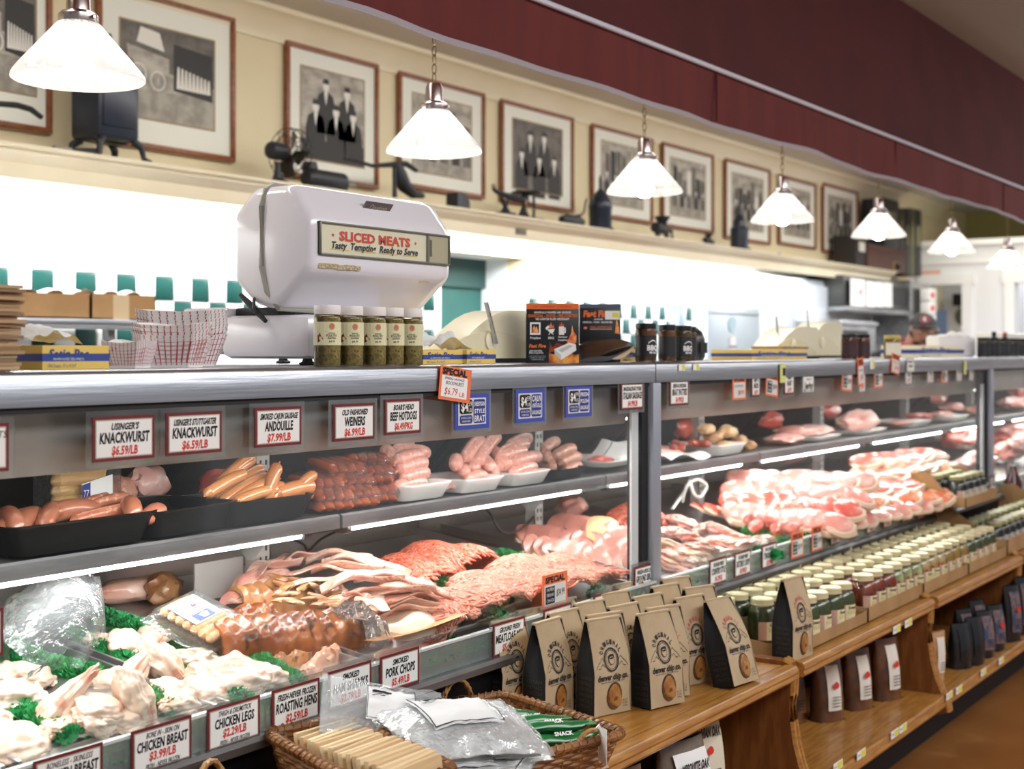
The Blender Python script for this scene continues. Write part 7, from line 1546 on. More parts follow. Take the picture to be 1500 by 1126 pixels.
for k in range(4):
    for j in range(2):
        jar('dark','olive-lidded dark jar with pale label, upper display %s row, %s from its near side'%(['front','back'][j],ORD[k]),4.99+.082*k,1.445+.08*j,ZW+.169,-.4,'olive-lidded dark jars in the upper display',h=.105,lid=liddark,lab_c='#d5d3cf')
carton('low cardboard tray far beyond the displays',6.0,6.9,1.27,1.597,ZW,.035,.045)
for k in range(10):
    jar('dark','olive-lidded jar in the far low tray, %s from its near side'%ORD[k],6.06+.085*k,1.32,ZW+.003,-.4,'olive-lidded jars in the far tray',h=.105,lid=liddark,lab_c='#d5d3cf')
t=thing('sauce_bottle','tall dark red bottle beyond the second post foot','bottle',(PX(1484,1.5),1.50,ZW)); MB().lathe([(.035,0),(.038,.01),(.038,.17),(.018,.21),(.014,.24),(0,.24)],18).build('bottle_body',mat('red_glass','#4a1512',.15,coat=.5),t); MB().lathe([(.039,.04),(.039,.12)],18).build('label',mat('bottle_label','#6e2420',.6),t)
# ---------------------------------------------------------------- brown bags on the lower shelf
bagp=mat('brown_film_bag','#4a2c1c',.3,c2='#6d442a',sc=14,coat=.5); lblw=mat('bag_label','#e6e0d4',.6)
def pouch(name,lab,x,y,z,w_,d_,h,rz,m,lm,grp,word=None,fruit=True,lean=0,lc=.5):
    t=thing(name,lab,'bag',(x,y,z),rz,grp); t.rotation_euler=(lean,0,rz)
    def f(a,b):
        an=2*math.pi*a; s_=1-.75*b**3; k=1+.05*nz((math.cos(an)*2,math.sin(an)*2,b*5),1.5,h*100+x*7)
        return (w_/2*math.cos(an)*k*(1-.12*b),d_/2*math.sin(an)*k*s_,h*b)
    MB().grid(f,28,16).box(-w_*.42,w_*.42,-d_*.4,d_*.4,0,.001).build('pouch_body',m,t,ang=70)
    MB().grid(lambda a,b:(-w_*.33*lc*2+w_*.66*lc*2*a,-d_/2*(1-.75*(.18+.72*b)**3)-.004+.004*abs(2*a-1),h*(.18+.72*b)),6,10).build('label',lm,t,ang=70)
    p=MB()
    if word: p.text(word,0,h*.76,h*.09,w_*.56*lc*2,0,0,y=-d_/2*(1-.75*(.76)**3)-.0085,bold=.05)
    if fruit: p.add([(.010*math.cos(a)*(1-.25*math.sin(a)),-d_/2*.93-.008,h*.60+.010*math.sin(a)) for a in [2*math.pi*k/10 for k in range(10)]],[tuple(range(10))],1)
    for k in range(4): p.quad((-w_*.2*lc*2,-d_/2-.0065,h*(.40-.05*k)),(w_*.2*lc*2,-d_/2-.0065,h*(.40-.05*k)),(w_*.2*lc*2,-d_/2-.0065,h*(.412-.05*k)),(-w_*.2*lc*2,-d_/2-.0065,h*(.412-.05*k)),0)
    p.build('printing',[ink,red_ink],t,smooth=False,recalc=False)
    return t
gb='brown cellophane bags with white labels on the lower oak shelf'
for i,(u,v,s_,rz) in enumerate([(1211,1066,1,-.5),(1255,1049,1,-.4),(1297,1035,1.05,-.35)]):
    p=PZ(u,v-2,ZL); y=p.y+.03; pouch('jerky_bag','brown cellophane bag with white label, '+['left of three on the lower shelf','middle of three on the lower shelf','right of three on the lower shelf'][i],PX(u,y),y,ZL,.105*s_,.07,.165*s_,rz,bagp,lblw,gb,lc=.32)
p=PZ(1180,1070,ZL); pouch('jerky_bag','dark bag deep at the left end of the lower shelf',p.x+.05,1.45,ZL,.10,.06,.16,-.3,bagp,bagp,None,fruit=False)
p=PZ(1382,1000,ZL); pouch('snack_bag','pale brown bag leaning at the divider, white label','' or p.x+.03,p.y+.04,ZL,.08,.05,.15,-.3,mat('tan_film','#a5774e',.4,c2='#c39a70',sc=16),lblw,None,lc=.35,fruit=False,lean=.1)
coff=mat('coffee_bag','#15171c',.3,coat=.4); cl=mat('coffee_label','#3d4d6b',.4,c2='#8a6a5c',sc=50)
gc='dark coffee bags on the lower oak shelf past the divider'
for i,(u,v,hh,lab) in enumerate([(1405,990,.14,'front left, plain black'),(1425,985,.15,'second, plain black front'),(1440,974,.15,'third, bluish label facing out'),(1456,964,.15,'fourth, red topped bluish label'),(1480,950,.19,'tall, orange and blue label'),(1496,940,.20,'last at the frame edge, blue label'),(1410,965,.14,'back row behind the front left one'),(1430,955,.15,'back row, red tipped')]):
    p=PZ(u,v-2,ZL); y=min(p.y+.03,1.5); pouch('coffee_bag','dark coffee bag, '+lab,PX(u,y),y,ZL,.085,.06,hh,-.45,coff,coff if i<2 else cl,gc,fruit=i in (3,4,7),lc=.42)
gw='wood chip bags on the lower oak shelf'
cloth_lab=mat('cream_label','#ddd6bf',.7)
p=PZ(1075,1126,.42); pouch('wood_chip_bag','wood chip bag with cream oak label, under the oak rail',2.71,1.36,ZL,.15,.10,.225,-.35,mat('clear_brown_film','#6d5138',.3,c2='#8a6a4a',sc=12,coat=.5),cloth_lab,gw,'PERUVIAN OAK')
pouch('wood_chip_bag','wood chip bag with white label in front of the cream labelled one',2.53,1.30,ZL,.16,.10,.20,-.2,mat('grey_film','#5e544a',.25,c2='#7d6f60',sc=12,coat=.6),paper,gw,'MESQUITE OAK')
pouch('wood_chip_bag','wood chip bag with pale green label, lowest at the bottom edge',2.28,1.31,ZL,.15,.10,.20,-.3,mat('clear_brown_film','#6d5138',.3),mat('green_label','#c9cbb0',.7),gw,'HICKORY')
pouch('wood_chip_bag','dark wood chip bag behind the white labelled one',2.44,1.43,ZL,.15,.09,.22,-.3,bagp,bagp,gw,None,False)
# ---------------------------------------------------------------- wicker baskets
wick=mat('wicker','#9c6a3a',.45,c2='#7c5029',sc=30,coat=.2); wickl=mat('wicker_light','#bb8f56',.45,c2='#9a6e3e',sc=30,coat=.2)
def basket(lab,cx,cy,z,L,W,h,rz=0,handles=()):
    t=thing('wicker_basket',lab,'basket',(cx,cy,z),rz,'wicker baskets on the oak shelf')
    def loop(s_,zz,n=120,amp=0,ph=0,cr=.03):
        l_,w_=L/2*s_,W/2*s_; per=[]; P4=2*(2*l_+2*w_)
        for k in range(n):
            d_=k/n*P4/1.0; 
            q=d_% (4*l_+4*w_); 
            if q<2*l_: x,y,nx_,ny_=-l_+q,-w_,0,-1
            elif q<2*l_+2*w_: x,y,nx_,ny_=l_,-w_+(q-2*l_),1,0
            elif q<4*l_+2*w_: x,y,nx_,ny_=l_-(q-2*l_-2*w_),w_,0,1
            else: x,y,nx_,ny_=-l_,w_-(q-4*l_-2*w_),-1,0
            # round the corners
            ex=max(0,abs(x)-(l_-cr)); ey=max(0,abs(y)-(w_-cr)); 
            if ex>0 and ey>0:
                m_=math.hypot(ex,ey)/cr
                if m_>1: x=math.copysign(l_-cr+ex/m_,x); y=math.copysign(w_-cr+ey/m_,y)
            a=amp*math.sin(k*math.pi/2+ph); per.append((x+nx_*a,y+ny_*a,zz))
        return per
    nl=max(5,int(h/.008)); N=int((L+W)*2/.0115)//2*2
    wv=MB()
    for i in range(nl):
        f=i/(nl-1); wv.tube(loop(.86+.12*f,.004+(h-.012)*f,N,.0022,math.pi*(i%2)),.0030,5,closed=True,flat=1.3)
    wv.build('weave',wick,t,kind='stuff')
    st=MB(); pl=loop(1,0,N); 
    for k in range(0,N,4):
        x,y,_=pl[k]; st.tube([(x*.865,y*.865,.002),(x*.93,y*.93,h*.5),(x*.985,y*.985,h)],.0028,5)
    st.build('stakes',wick,t,kind='stuff')
    fl=MB(); 
    for k in range(int(W*.86/.012)): y=-W*.42+k*.012; fl.tube([(-L*.42,y,.003),(0,y,.004),(L*.42,y,.003)],.0055,5)
    fl.build('woven_floor',wick,t,kind='stuff')
    rm=MB(); rp=loop(1,h,N*2); rm.tube(rp,.0075,8,closed=True)
    ang=0
    ws=[]
    for k in range(len(rp)*3):
        k0=(k//3)%len(rp); f=(k%3)/3; a_=Vector(rp[k0]).lerp(Vector(rp[(k0+1)%len(rp)]),f); nrm=Vector((a_.x/(L/2),a_.y/(W/2),0)).normalized(); an=k*.75; ws.append(a_+nrm*math.cos(an)*.0082+Vector((0,0,math.sin(an)*.0082)))
    rm.tube(ws,.0022,4,closed=True); rm.build('rim',wick,t)
    for (hx,hy,dx,dy,s_) in handles:
        for o in (0,1,2):
            MB().tube([(hx+dx*.035*math.cos(a)+.003*math.cos(a*6+o*2.1),hy+dy*.035*math.cos(a)+.003*math.sin(a*6+o*2.1),h-.012+s_*math.sin(a)) for a in [math.pi*k/14 for k in range(15)]],.0032,5).build('handle_strand',wickl,t)
    return t
cb=thing
B2=basket('wide wicker basket with clear bags and green sticks',1.985,1.372,ZW+.001,.28,.35,.064,-.30,handles=[(.03,.173,1,0,.055),(.06,-.172,1,0,.030),(-.08,-.172,1,0,.030)])
B1=basket('narrow wicker basket packed with wooden grilling planks',1.575,1.355,ZW+.06,.150,.34,.062,-.37)
basket('wicker basket mostly below the left picture edge, handle showing',1.33,1.385,ZW+.001,.24,.24,.045,0,handles=[(.085,.115,1,0,.088)])
crate=thing('basket_riser','dark wooden riser block carrying the narrow plank basket','block',(1.575,1.355,ZW),-.37); MB().box(-.06,.06,-.14,.14,0,.058,b=.003).build('block',darkwood,crate)
r=random.Random(8); plm=[mat('plank_cedar_%d'%k,c_,.7,c2=d_,sc=5,stretch=(1,1,14)) for k,(c_,d_) in enumerate([('#e3c89c','#d2b283'),('#d9b98c','#c9a678'),('#e8d2ac','#d8bd92')])]
for k in range(17):
    y=1.462-.0175*k; x=1.622-.0068*k; lean=R(-8+r.uniform(-3,3)); zz=ZW+.069
    t=thing('grilling_plank','thin wooden grilling plank, '+('%s from the back of the packed row'%ORD[k]),'wood plank',(x,y,zz+.0008*k),0,'wooden grilling planks'); t.rotation_euler=(lean,r.uniform(-.02,.02),r.uniform(-.05,.05)); MB().box(-.056,.056,-.0045,.0045,0,.062+.004*(k>8),b=.001).build('board',plm[k%3],t)
    if k%3==0: MB().box(-.056,.056,-.006,-.0048,.0,.060).build('board_sleeve',clear,t)
# clear bags
whitef=mat('white_salt','#e6e6e4',.5,c2='#c5c5c2',sc=60,bump=.8,bsc=90)
def pillow(lab,p,L,W,h,rot,m,seed=0,label=None,filmm=None):
    t=thing('clear_bag',lab,'bag',tuple(p),0,'clear bags with white labels in the wide basket'); t.rotation_euler=rot
    def f(sg,k=1): return lambda a,b:((a-.5)*L*k,(b-.5)*W*k*(1-.10*math.sin(math.pi*a)),sg*h/2*k*(math.sin(math.pi*min(max(a,.02),.98))**.45)*(math.sin(math.pi*min(max(b,.02),.98))**.5)+.004*nz((a*6,b*6,sg),1.5,seed)+.0025*nz((a*16,b*16,sg),1.5,seed))
    if m: MB().grid(f(1,.95),30,24).grid(f(-1,.86),16,12).build('filling',m,t,ang=80)
    MB().grid(f(1.08,1),34,26).grid(f(-1,1),16,12).build('film',filmm or thin_glass('bag_film_soft','#f6f8f8',1.4,.15,.45,haze=.22,bump=1.0,bsc=30),t,ang=80)
    if label:
        a0,a1,b0,b1=label; g=f(1.12,1); q=MB().grid(lambda a,b:(lambda z:(z[0],z[1],z[2]+.003))(g(a0+(a1-a0)*a,b0+(b1-b0)*b)),14,12)
        lo=q.build('label',mat('clean_label','#e9e9e8',.6),t,ang=80)
        q=MB()
        for (c0,c1,d0,d1) in ((0,1,0,.02),(0,1,.98,1),(0,.015,0,1),(.985,1,0,1),(.1,.5,.80,.85),(.1,.42,.72,.74),(.1,.36,.67,.69)):
            q.grid(lambda a,b:(lambda z:(z[0],z[1],z[2]+.0075))(g(a0+(a1-a0)*(c0+(c1-c0)*a),b0+(b1-b0)*(d0+(d1-d0)*b))),12,4)
        q.build('printing',ink,lo,smooth=False)
    return t
pillow('plump clear bag of white curing mix, label with black outline, on top',PZ(675,1074,.735),.25,.185,.070,(R(16),R(4),-.42),whitef,1,(.22,.72,.30,.92))
pillow('clear bag standing behind, folded film top and dark label corner',PZ(560,1042,.765),.20,.12,.030,(R(35),R(12),-.75),None,2,(.35,.75,.2,.8))
pillow('flat clear bag under the plump one, lower edge of the picture',PZ(650,1122,.70),.24,.13,.020,(R(-3),R(5),-.5),whitef,3,(.3,.8,.1,.8))
pillow('clear bag with printed sheet at the bottom edge, right of the planks',PZ(735,1122,.685),.20,.12,.014,(R(-4),R(3),.35),mat('white_sheet','#e6e6e3',.6),4,(.15,.8,.15,.85))
grn=mat('green_wrapper','#23833f',.28,c2='#1b6c34',sc=20,coat=.6)
for i,(u,v,z,L,rz,lab) in enumerate([(722,1050,.69,.15,-.62,'rearmost, crinkled end up'),(755,1058,.685,.19,-.60,'with white lettering, middle'),(785,1066,.69,.20,-.62,'long, lying on the others'),(770,1078,.675,.20,-.58,'second from the front'),(802,1084,.672,.18,-.62,'front, end pointing to the basket rim'),(745,1078,.668,.17,-.6,'lowest, partly under the clear bag')]):
    p=PZ(u,v,z); t=thing('green_snack_stick','green wrapped snack stick, '+lab,'snack',tuple(p),rz,'green wrapped snack sticks')
    pts=[(L*(k/12-.5),.003*math.sin(k*1.3+i),.003*math.sin(k*.9+i)) for k in range(13)]; MB().tube(pts,[.004,.011]+[.0125+.0012*math.sin(k*2.1) for k in range(9)]+[.011,.004],10,flat=.75).build('wrapper',grn,t)
    for s_ in (-1,1): MB().box(s_*L*.5-.010,s_*L*.5+.010,-.014,.014,-.001,.001).build('crimped_end',grn,t)
    M_=Matrix.Translation((0,-.0035,.0102))@Matrix.Rotation(R(-62),4,'X')
    q=MB()
    for k,wd in enumerate(['POPS','SNACK']): q.text(wd,-L*.2+k*L*.36,0,.009,.035,.1,0,M_,y=0,bold=.05)
    q.build('lettering',paper,t,smooth=False,recalc=False)
t=thing('basket_tag','small white price tag with yellow field clipped to the basket rim','price tag',tuple(P(883,1091,1.172))); t.rotation_euler=(0,0,R(55)); MB().box(-.017,.017,0,.001,-.030,.030,b=.0004).build('tag_paper',paper,t); MB().quad((-.011,-.0004,-.016),(.011,-.0004,-.016),(.011,-.0004,.004),(-.011,-.0004,.004)).build('yellow_field',yellow,t,smooth=False,recalc=False)
MB().tube([(0,.002,.03),(0,.006,.036),(0,.012,.03)],.0012,5).build('clip',steel,t)
# ================================================================ BACK AISLE
# steel wall shelf with cardboard cartons, left
Y0=3.62
xa,xb=PX(-60,Y0),PX(302,Y0); zs=P(100,466,Y0).z
t=thing('wall_shelf','stainless shelf behind the counter carrying open cartons','shelf',((xa+xb)/2,Y0+.2,zs-.06))
MB().box(xa,xb,Y0,YW-.02,zs-.022,zs,b=.003).build('shelf_board',steel,t,w=1); MB().box(xa,xb,Y0,Y0+.01,zs-.034,zs-.018).build('front_lip',steel,t,w=1)
for u in (158,300): x=PX(u,Y0+.1); MB().box(x-.016,x+.016,Y0+.08,Y0+.11,.902,zs-.022).build('post',steel_dull,t,w=1)
for i,(u0,u1,v,lab) in enumerate([(22,132,430,'open brown carton on the rear steel shelf, left one'),(134,228,432,'open brown carton on the rear steel shelf, right one')]):
    x0,x1=PX(u0,Y0+.03),PX(u1,Y0+.03); z1=P((u0+u1)/2,v,Y0+.03).z; c=thing('carton',lab,'box',((x0+x1)/2,Y0+.15,zs+.001),0,'open cartons on the rear shelf'); W=(x1-x0)/2; h=z1-zs
    for q in ((-W,W,-.12,-.116),(-W,W,.116,.12),(-W,-W+.004,-.12,.12),(W-.004,W,-.12,.12)): MB().box(q[0],q[1],q[2],q[3],0,h).build('carton_wall',card_b,c)
    MB().box(-W,W,-.12,.12,0,.004).build('carton_floor',card_b,c)
    MB().grid(lambda a,b:(-W*.9+1.8*W*a,-.10+.2*b,h*.9+.020*abs(math.sin(a*8+i*2))+.008*math.sin(b*9)),18,6).build('tissue_contents',mat('tissue','#ece6da',.8),c)
    if i: MB().quad((-W*.35,-.1205,.0),(0.02,-.1205,.0),(0.02,-.1205,h),(-W*.35,-.1205,h)).build('clear_tape',mat('tape','#c9b18c',.3),c,smooth=False)
t=thing('work_counter','stainless work counter against the tiled back wall','counter',(4.2,3.9,0)); MB().box(1.5,6.5,3.7,YW-.02,.86,.90,b=.004).build('worktop',steel,t,w=1); MB().box(1.55,6.45,3.75,YW-.03,.1,.86).build('cabinet_body',mat('counter_body','#c9cbcc',.4,.6),t,w=1)
# tall appliances
app=mat('appliance_white','#dde6ee',.3,.15,coat=.3); app2=mat('appliance_blue','#b5c4ce',.35,.3)
def cab(name,u0,u1,Y,v,dep,lab,cat,m,z0=0,parts=()):
    x0,x1=PX(u0,Y),PX(u1,Y); z1=P(u0,v,Y).z; t=thing(name,lab,cat,((x0+x1)/2,Y+dep/2,z0)); MB().box(x0,x1,Y,Y+dep,z0,z1,b=.02).build('cabinet',m,t,w=1)
    return t,x0,x1,z1
t,x0,x1,z1=cab('water_cooler',1037,1114,3.86,446,.12,'pale blue grey upright dispenser with round emblem and pale label','dispenser',app2)
MB().lathe([(0,0),(.055,0),(.055,.006),(0,.006)],20,M=Tm((x0+x1)/2-.05,3.86,z1-.12,0,R(90))).build('emblem',mat('pale_blue','#b9dbe8',.4),t,w=1); MB().box((x0+x1)/2-.09,(x0+x1)/2,3.854,3.86,z1-.32,z1-.2).build('front_label',paper,t,w=1)
MB().box((x0+x1)/2-.09,(x0+x1)/2,3.851,3.854,z1-.275,z1-.262).build('label_band',blue_ink,t,w=1); MB().box(x0+.02,x1-.02,3.855,3.86,z1-.055,z1-.045).build('seam',steel_dull,t,w=1)
t,x0,x1,z1=cab('refrigerator',1094,1218,4.02,398,.17,'big white double refrigerator behind the aisle','refrigerator',app)
xm=(x0+x1)/2
for q in ((x0+.015,xm-.006),(xm+.006,x1-.015)): MB().box(q[0],q[1],3.99,4.02,.15,z1-.05,b=.008).build('door_panel',app,t,w=1)
for s_ in (-1,1): MB().tube([(xm+s_*.06,3.985,1.05),(xm+s_*.06,3.95,1.10),(xm+s_*.06,3.95,1.45),(xm+s_*.06,3.985,1.50)],.012,8).build('door_handle',steel,t,w=1)
# rack with papers + range below
t,x0,x1,z1=cab('range_hood',1236,1328,3.86,402,.3,'dark steel upper rack with papers clipped to it','rack',mat('hood_dark','#5b5c5b',.4,.6),z0=0)
bpy.data.objects.remove([c for c in t.children][0])
zc0=P(1280,452,3.86).z; MB().box(x0,x1,3.86,4.16,zc0,z1,b=.006).build('cabinet',mat('hood_dark','#5b5c5b',.4,.6),t,w=1)
MB().box(x0-.02,x1+.02,3.82,4.16,zc0-.04,zc0,b=.006).build('lower_shelf',steel_dull,t,w=1)
MB().box(x0+.05,x1-.05,3.845,3.86,zc0+.05,z1-.05).build('dark_opening',mat('rack_dark','#2a2b2a',.6),t,w=1)
MB().box(x0,x1,3.90,4.16,0,zc0-.3,b=.006).build('range_body',mat('range_dark','#4c5050',.35,.6),t,w=1)
MB().box(x1-.03,x1+.05,3.82,4.16,0,z1+.02).build('upright',steel_dull,t,w=1)
for i,(u0,u1,v0,v1) in enumerate([(1246,1267,407,449),(1269,1282,411,450),(1283,1294,412,450),(1295,1307,413,450)]):
    a,b=P(u0,v0,3.82),P(u1,v1,3.82); o=thing('clipped_sheet',['white sheet with a red mark on the rack, largest','white sheet next to the red marked one on the rack','third white sheet on the rack','last white sheet on the rack'][i],'paper',((a.x+b.x)/2,3.82,(a.z+b.z)/2),0,'white sheets clipped to the rack'); W=(b.x-a.x)/2; h=(a.z-b.z)/2
    MB().box(-W,W,0,.002,-h,h).build('sheet',paper,o,smooth=False); q=MB()
    for k in range(6): q.quad((-W*.7,-.0008,h*(.7-.24*k)),(W*.6,-.0008,h*(.7-.24*k)),(W*.6,-.0008,h*(.66-.24*k)),(-W*.7,-.0008,h*(.66-.24*k)),0)
    if i==0: q.add([(W*.2,-.0012,-h*.2),(W*.5,-.0012,-h*.1),(W*.6,-.0012,h*.3),(W*.3,-.0012,h*.2)],[(0,1,2,3)],1)
    q.build('print',[mat('grey_ink','#9a9a9a',.8),red_ink],o,smooth=False,recalc=False)
t=thing('microwave_oven','grey boxy oven with dark window below the rack','oven',(0,0,0)); a,b=P(1230,468,3.55),P(1283,522,3.55); W=(b.x-a.x)/2; h=a.z-b.z
t.location=((a.x+b.x)/2,3.70,b.z-.02); MB().box(-W,W,-.15,.2,0,h+.02,b=.01).build('housing',steel_dull,t); MB().box(-W*.8,W*.5,-.156,-.15,h*.2,h*.8).build('door_window',black,t); MB().box(-W,W,-.17,-.15,h*.96,h*1.04).build('top_trim',steel,t)
t=thing('oven_stand','plain steel stand under the grey oven','stand',((a.x+b.x)/2,3.70,0)); MB().box(-W,W,-.14,.19,0,b.z-.022,b=.004).build('stand_body',steel_dull,t)
t,x0,x1,z1=cab('storage_cabinet',1335,1362,3.9,412,.27,'narrow open cabinet with red and white cartons, behind the butcher','cabinet',mat('cab_grey','#8f9290',.5))
MB().box(x0+.03,x1-.03,3.89,3.9,1.3,z1-.06).build('dark_opening',mat('rack_dark','#2a2b2a',.6),t,w=1)
for k in range(3):
    o=thing('stacked_carton','red and white carton in the narrow cabinet, '+['lowest','middle','topmost'][k],'box',((x0+x1)/2+.0,3.79,1.56+.118*k),0,'cartons in the narrow cabinet'); MB().box(-.10,.10,0,.085,0,.11,b=.003).build('carton_body',paper,o); MB().box(-.06,.04,-.002,0,.03,.08).build('printed_patch',red_ink,o)
    if k==0: 
        s2=thing('cabinet_tray','small steel tray carrying the red and white cartons','tray',((x0+x1)/2+.0,3.84,0)); MB().box(-.13,.13,-.07,.045,1.52,1.558).box(-.1,.1,-.0,.04,0,1.52).build('tray_stand',steel_dull,s2)
# back room glimpses: dark speaker and clock, panel door
t=thing('wall_speaker','black box with a round dial below it in the far doorway','speaker',(XE+1.0,yfar(1374),1.86)); MB().box(-.10,.10,-.13,.13,-.06,.06,b=.01).build('box',black,t); MB().lathe([(0,0),(.10,0),(.10,.03),(0,.03)],18,M=Tm(-.1,0,-.17,R(0),0,R(-90))).build('dial',mat('dial_dark','#4d4a3c',.4),t)
MB().tube([(0,0,.06),(0,0,.42)],.01,6).build('ceiling_rod',black,t)
t=thing('panel_door','white panelled door inside the far doorway','door',(XE+1.1,yfar(1394),0)); MB().box(0,.05,-.42,.42,0,2.02).build('leaf',white_wall,t)
for z_ in (.3,1.15): MB().box(-.012,0,-.28,.28,z_,z_+.62,b=.008).build('door_panel',mat('white_trim','#e8eaec',.4),t)
t=thing('exit_notice','small reddish notice above the far doorway','sign',(XE-.012,yfar(1364),2.075)); MB().box(-.006,.006,-.09,.09,-.03,.03).build('plate',mat('notice_pink','#d9a594',.6),t)
t=thing('notice_sheet','blue and dark notice on the doorway wall beside the butcher','paper',(XE-.01,yfar(1369),P(1369,477,4).z*0+1.55)); MB().box(-.004,.004,-.12,.12,-.18,.18).build('sheet',mat('notice_blue','#5b6c88',.6),t)
# ================================================================ BUTCHER
px_=1331; d0=8.2
Yp=(UV-px_)*d0/K; Xp=(d0-Yp*SA)/CA
hz=H-(487-VV)*d0/F
t=thing('person','man in dark cap with round red emblem, dark beard, black shirt, leaning behind the counter','person',(Xp,Yp,0))
fwd=Vector((-.80,-.60,0)).normalized(); side_=Vector((-fwd.y,fwd.x,0))
def W_(f,s_,z): return fwd*f+side_*s_+Vector((0,0,z))
bm_=MB(); me=bpy.data.meshes.new('body'); 
jt=[W_(-.10,0,.92),W_(-.06,0,1.08),W_(.0,0,1.22),W_(.05,0,1.335),W_(.09,.01,1.40),
    W_(-.10,.10,.88),W_(-.06,.11,.50),W_(-.12,.11,.10),W_(.02,.12,.05),
    W_(-.10,-.10,.88),W_(-.06,-.11,.50),W_(-.12,-.11,.10),W_(.02,-.12,.05),
    W_(.05,.17,1.30),W_(.10,.24,1.06),W_(.32,.16,.98),
    W_(.05,-.17,1.30),W_(.10,-.24,1.06),W_(.32,-.16,.98)]
ed=[(0,1),(1,2),(2,3),(3,4),(0,5),(5,6),(6,7),(7,8),(0,9),(9,10),(10,11),(11,12),(3,13),(13,14),(14,15),(3,16),(16,17),(17,18)]
rd=[.14,.135,.15,.12,.065,.09,.065,.045,.045,.09,.065,.045,.045,.065,.05,.036,.065,.05,.036]
me.from_pydata(jt,ed,[]); bo=bpy.data.objects.new('body',me); COL.objects.link(bo); bo.parent=t
sk=bo.modifiers.new('skin','SKIN'); 
for i,v in enumerate(me.skin_vertices[0].data): v.radius=(rd[i],rd[i]); v.use_root=(i==0)
ss=bo.modifiers.new('sub','SUBSURF'); ss.levels=2; ss.render_levels=2
me.materials.append(mat('black_shirt','#17171b',.8))
# head, turned down and toward the camera's left
skin=mat('skin','#9c6c58',.5,c2='#a87863',sc=9,sss=.15); beard=mat('beard','#2b211d',.85,c2='#3a2c25',sc=60,bump=.4,bsc=200); cap=mat('cap_cloth','#3c3c3c',.85,bump=.2,bsc=150)
hd=thing('head',None,None); hd.parent=t
hd.location=W_(.11,.05,hz-.012); f2=Vector((-.93,-.38,-.06)).normalized()
rotq=f2.to_track_quat('-Y','Z'); hd.rotation_mode='QUATERNION'; hd.rotation_quaternion=rotq
def headfn(q):
    x,y,z=q.x,q.y,q.z
    if z<0: x*=1-.28*min(1,-z/.12); 
    if z<-.02 and y<0: y*=.97
    if y<-.06: y=-.06+(y+.06)*.75
    return Vector((x,y,z))
hb=blob_mb(.078,.098,.118,.02,1,3,5,fn=headfn)
hb.add(*(lambda b:( [v for v in b.v],[f for f in b.f]))(blob_mb(.013,.016,.022,.02,1,1,3,M=Tm(0,-.094,-.008,0,R(-15)))))
for s_ in (-1,1): hb.add(*(lambda b:(b.v,b.f))(blob_mb(.010,.016,.030,.05,1,1,3,M=Tm(s_*.077,.008,-.005))))
hb.build('face',skin,hd,ang=80)
for s_ in (-1,1):
    blob_mb(.011,.006,.007,0,1,1,3,M=Tm(s_*.030,-.082,.018)).build('eye',mat('eye_white','#d9d4cc',.3),hd); blob_mb(.005,.003,.005,0,1,1,2,M=Tm(s_*.030-.003,-.088,.016)).build('iris',mat('iris','#2c211a',.2),hd)
    MB().tube([(s_*.014,-.090,.036),(s_*.030,-.092,.041),(s_*.047,-.082,.036)],[.003,.004,.002],6).build('eyebrow',beard,hd)
blob_mb(.020,.007,.006,.05,1,1,3,M=Tm(0,-.088,-.052)).build('lips',mat('lips','#9c6256',.5),hd)
def beardfn(q): return headfn(q)
bb=MB(); b_=blob_mb(.082,.101,.124,.04,4,8,5,fn=headfn)
keep=[f for f in b_.f if all((b_.v[i][2]<-.038-.25*max(0,.0-(b_.v[i][1]+.06))*0 or (b_.v[i][2]<.03 and abs(b_.v[i][0])>.062 and b_.v[i][1]<.03)) and b_.v[i][1]<.045 for i in f) and not all(abs(b_.v[i][0])<.026 and -.066<b_.v[i][2]<-.036 and b_.v[i][1]<0 for i in f)]
bb.v=b_.v; bb.f=keep; bb.m=[0]*len(keep); bb.build('beard',beard,hd,ang=80)
MB().tube([(-.024,-.087,-.040),(-.01,-.094,-.036),(0,-.096,-.037),(.01,-.094,-.036),(.024,-.087,-.040)],[.003,.006,.006,.006,.003],8).build('moustache',beard,hd)
cp=blob_mb(.086,.106,.105,.015,1.2,4,5,M=Tm(0,.004,.026)); keep=[f for f in cp.f if all(cp.v[i][2]>.058 for i in f)]; cp.f=keep; cp.m=[0]*len(keep)
co=cp.build('cap_crown',cap,hd,ang=80)
MB().grid(lambda a,b:((a-.5)*.150*(1-.25*b*b),-.085-.055*b*(1-.9*(a-.5)**2*2),.062-.010*b-.06*(a-.5)**2),12,6).grid(lambda a,b:((a-.5)*.150*(1-.25*b*b),-.085-.055*b*(1-.9*(a-.5)**2*2),.059-.010*b-.06*(a-.5)**2),12,6).build('cap_brim',cap,hd,ang=80)
MB().tube([(.086*math.cos(a),.004+.106*math.sin(a),.060) for a in [2*math.pi*k/28 for k in range(28)]],.005,6,closed=True).build('cap_band',cap,hd)
em=MB(); Me=Matrix.Translation((0,-.090,.090))@Matrix.Rotation(R(-28),4,'X')
def ringp(r0,r1,mi,y): em.add([(r0*math.cos(a),y,r0*math.sin(a)) for a in [k*math.pi/10 for k in range(20)]]+[(r1*math.cos(a),y,r1*math.sin(a)) for a in [k*math.pi/10 for k in range(20)]],[(k,(k+1)%20,20+(k+1)%20,20+k) for k in range(20)],mi,Me)
ringp(.027,.019,0,-.006); ringp(.019,.0,1,-.0055); em.text('C',0,0,.020,.016,0,2,Me,y=-.008,bold=.08)
em.build('cap_emblem',[mat('emblem_red','#a63a34',.6),mat('emblem_dark','#3c3c44',.6),paper],hd,smooth=False,recalc=False)
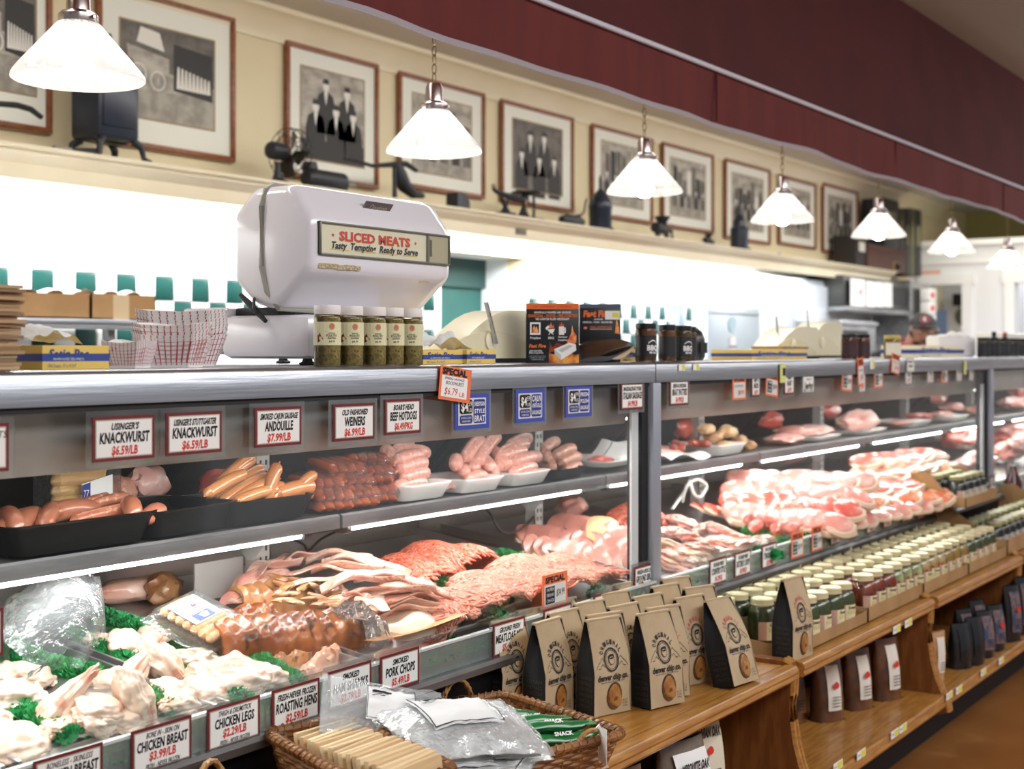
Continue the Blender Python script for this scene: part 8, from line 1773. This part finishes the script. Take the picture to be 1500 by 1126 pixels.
MB().tube([W_(.05+.075*math.cos(a),.085*math.sin(a),1.395-.02*math.cos(a)) for a in [2*math.pi*k/20 for k in range(20)]],.010,6,closed=True).build('shirt_collar',mat('red_collar','#b03a38',.7),t)
MB().tube([W_(.07,0,1.36),W_(.11,.012,1.42),W_(.12,.016,hz-.06)],[.062,.056,.055],14).build('neck',skin,t)
for s_ in (-1,1):
    hx=W_(.345,s_*-.155,.965); pm=MB(); pm.add(*(lambda b:(b.v,b.f))(blob_mb(.042,.045,.016,.05,1,2,3,M=Matrix.Translation(hx))))
    for k in range(4):
        st=hx+fwd*.035+side_*((k-1.5)*.019); L=[.062,.072,.068,.054][k]; pm.tube([st,st+fwd*L*.45+Vector((0,0,-.002)),st+fwd*L*.8+Vector((0,0,-.014)),st+fwd*L+Vector((0,0,-.024))],[.0095,.009,.008,.006],7)
    st=hx+side_*s_*.035; pm.tube([st,st+side_*s_*.022+fwd*.022,st+side_*s_*.022+fwd*.046+Vector((0,0,-.008))],[.011,.010,.007],7)
    pm.build('hand',skin,t)
t=thing('prep_table','low steel prep table under the butcher hands','table',(Xp+fwd.x*.45,Yp+fwd.y*.3,0)); 
q=Vector((Xp,Yp,0))+fwd*.345
t.location=(q.x,q.y,0); t.rotation_euler=(0,0,math.atan2(fwd.y,fwd.x)+R(90)); MB().box(-.24,.24,-.07,.07,.90,.94,b=.004).build('table_top',steel,t)
for sx_ in (-1,1):
    for sy in (-1,1): MB().tube([(sx_*.21,sy*.05,0),(sx_*.21,sy*.05,.45),(sx_*.21,sy*.05,.90)],.016,8).build('leg',steel_dull,t)
# hung garment and sign glimpses near the tiled wall
t=thing('hanging_coat','blue grey work coat hanging on the tiled wall','coat',(PX(1000,4.05),4.1,P(1000,450,4.05).z-.42))
MB().grid(lambda a,b:(-.13+.26*a*(.75+.25*b)+.0,-.02-.035*math.sin(math.pi*a)-.012*math.sin(a*22)*b,.44-.44*b),24,10).build('cloth',mat('coat_blue','#8fa3b8',.8,c2='#b5c2cf',sc=6),t); MB().tube([(0,-.02,.44),(0,.04,.47)],.006,6).build('hook_loop',steel_dull,t)
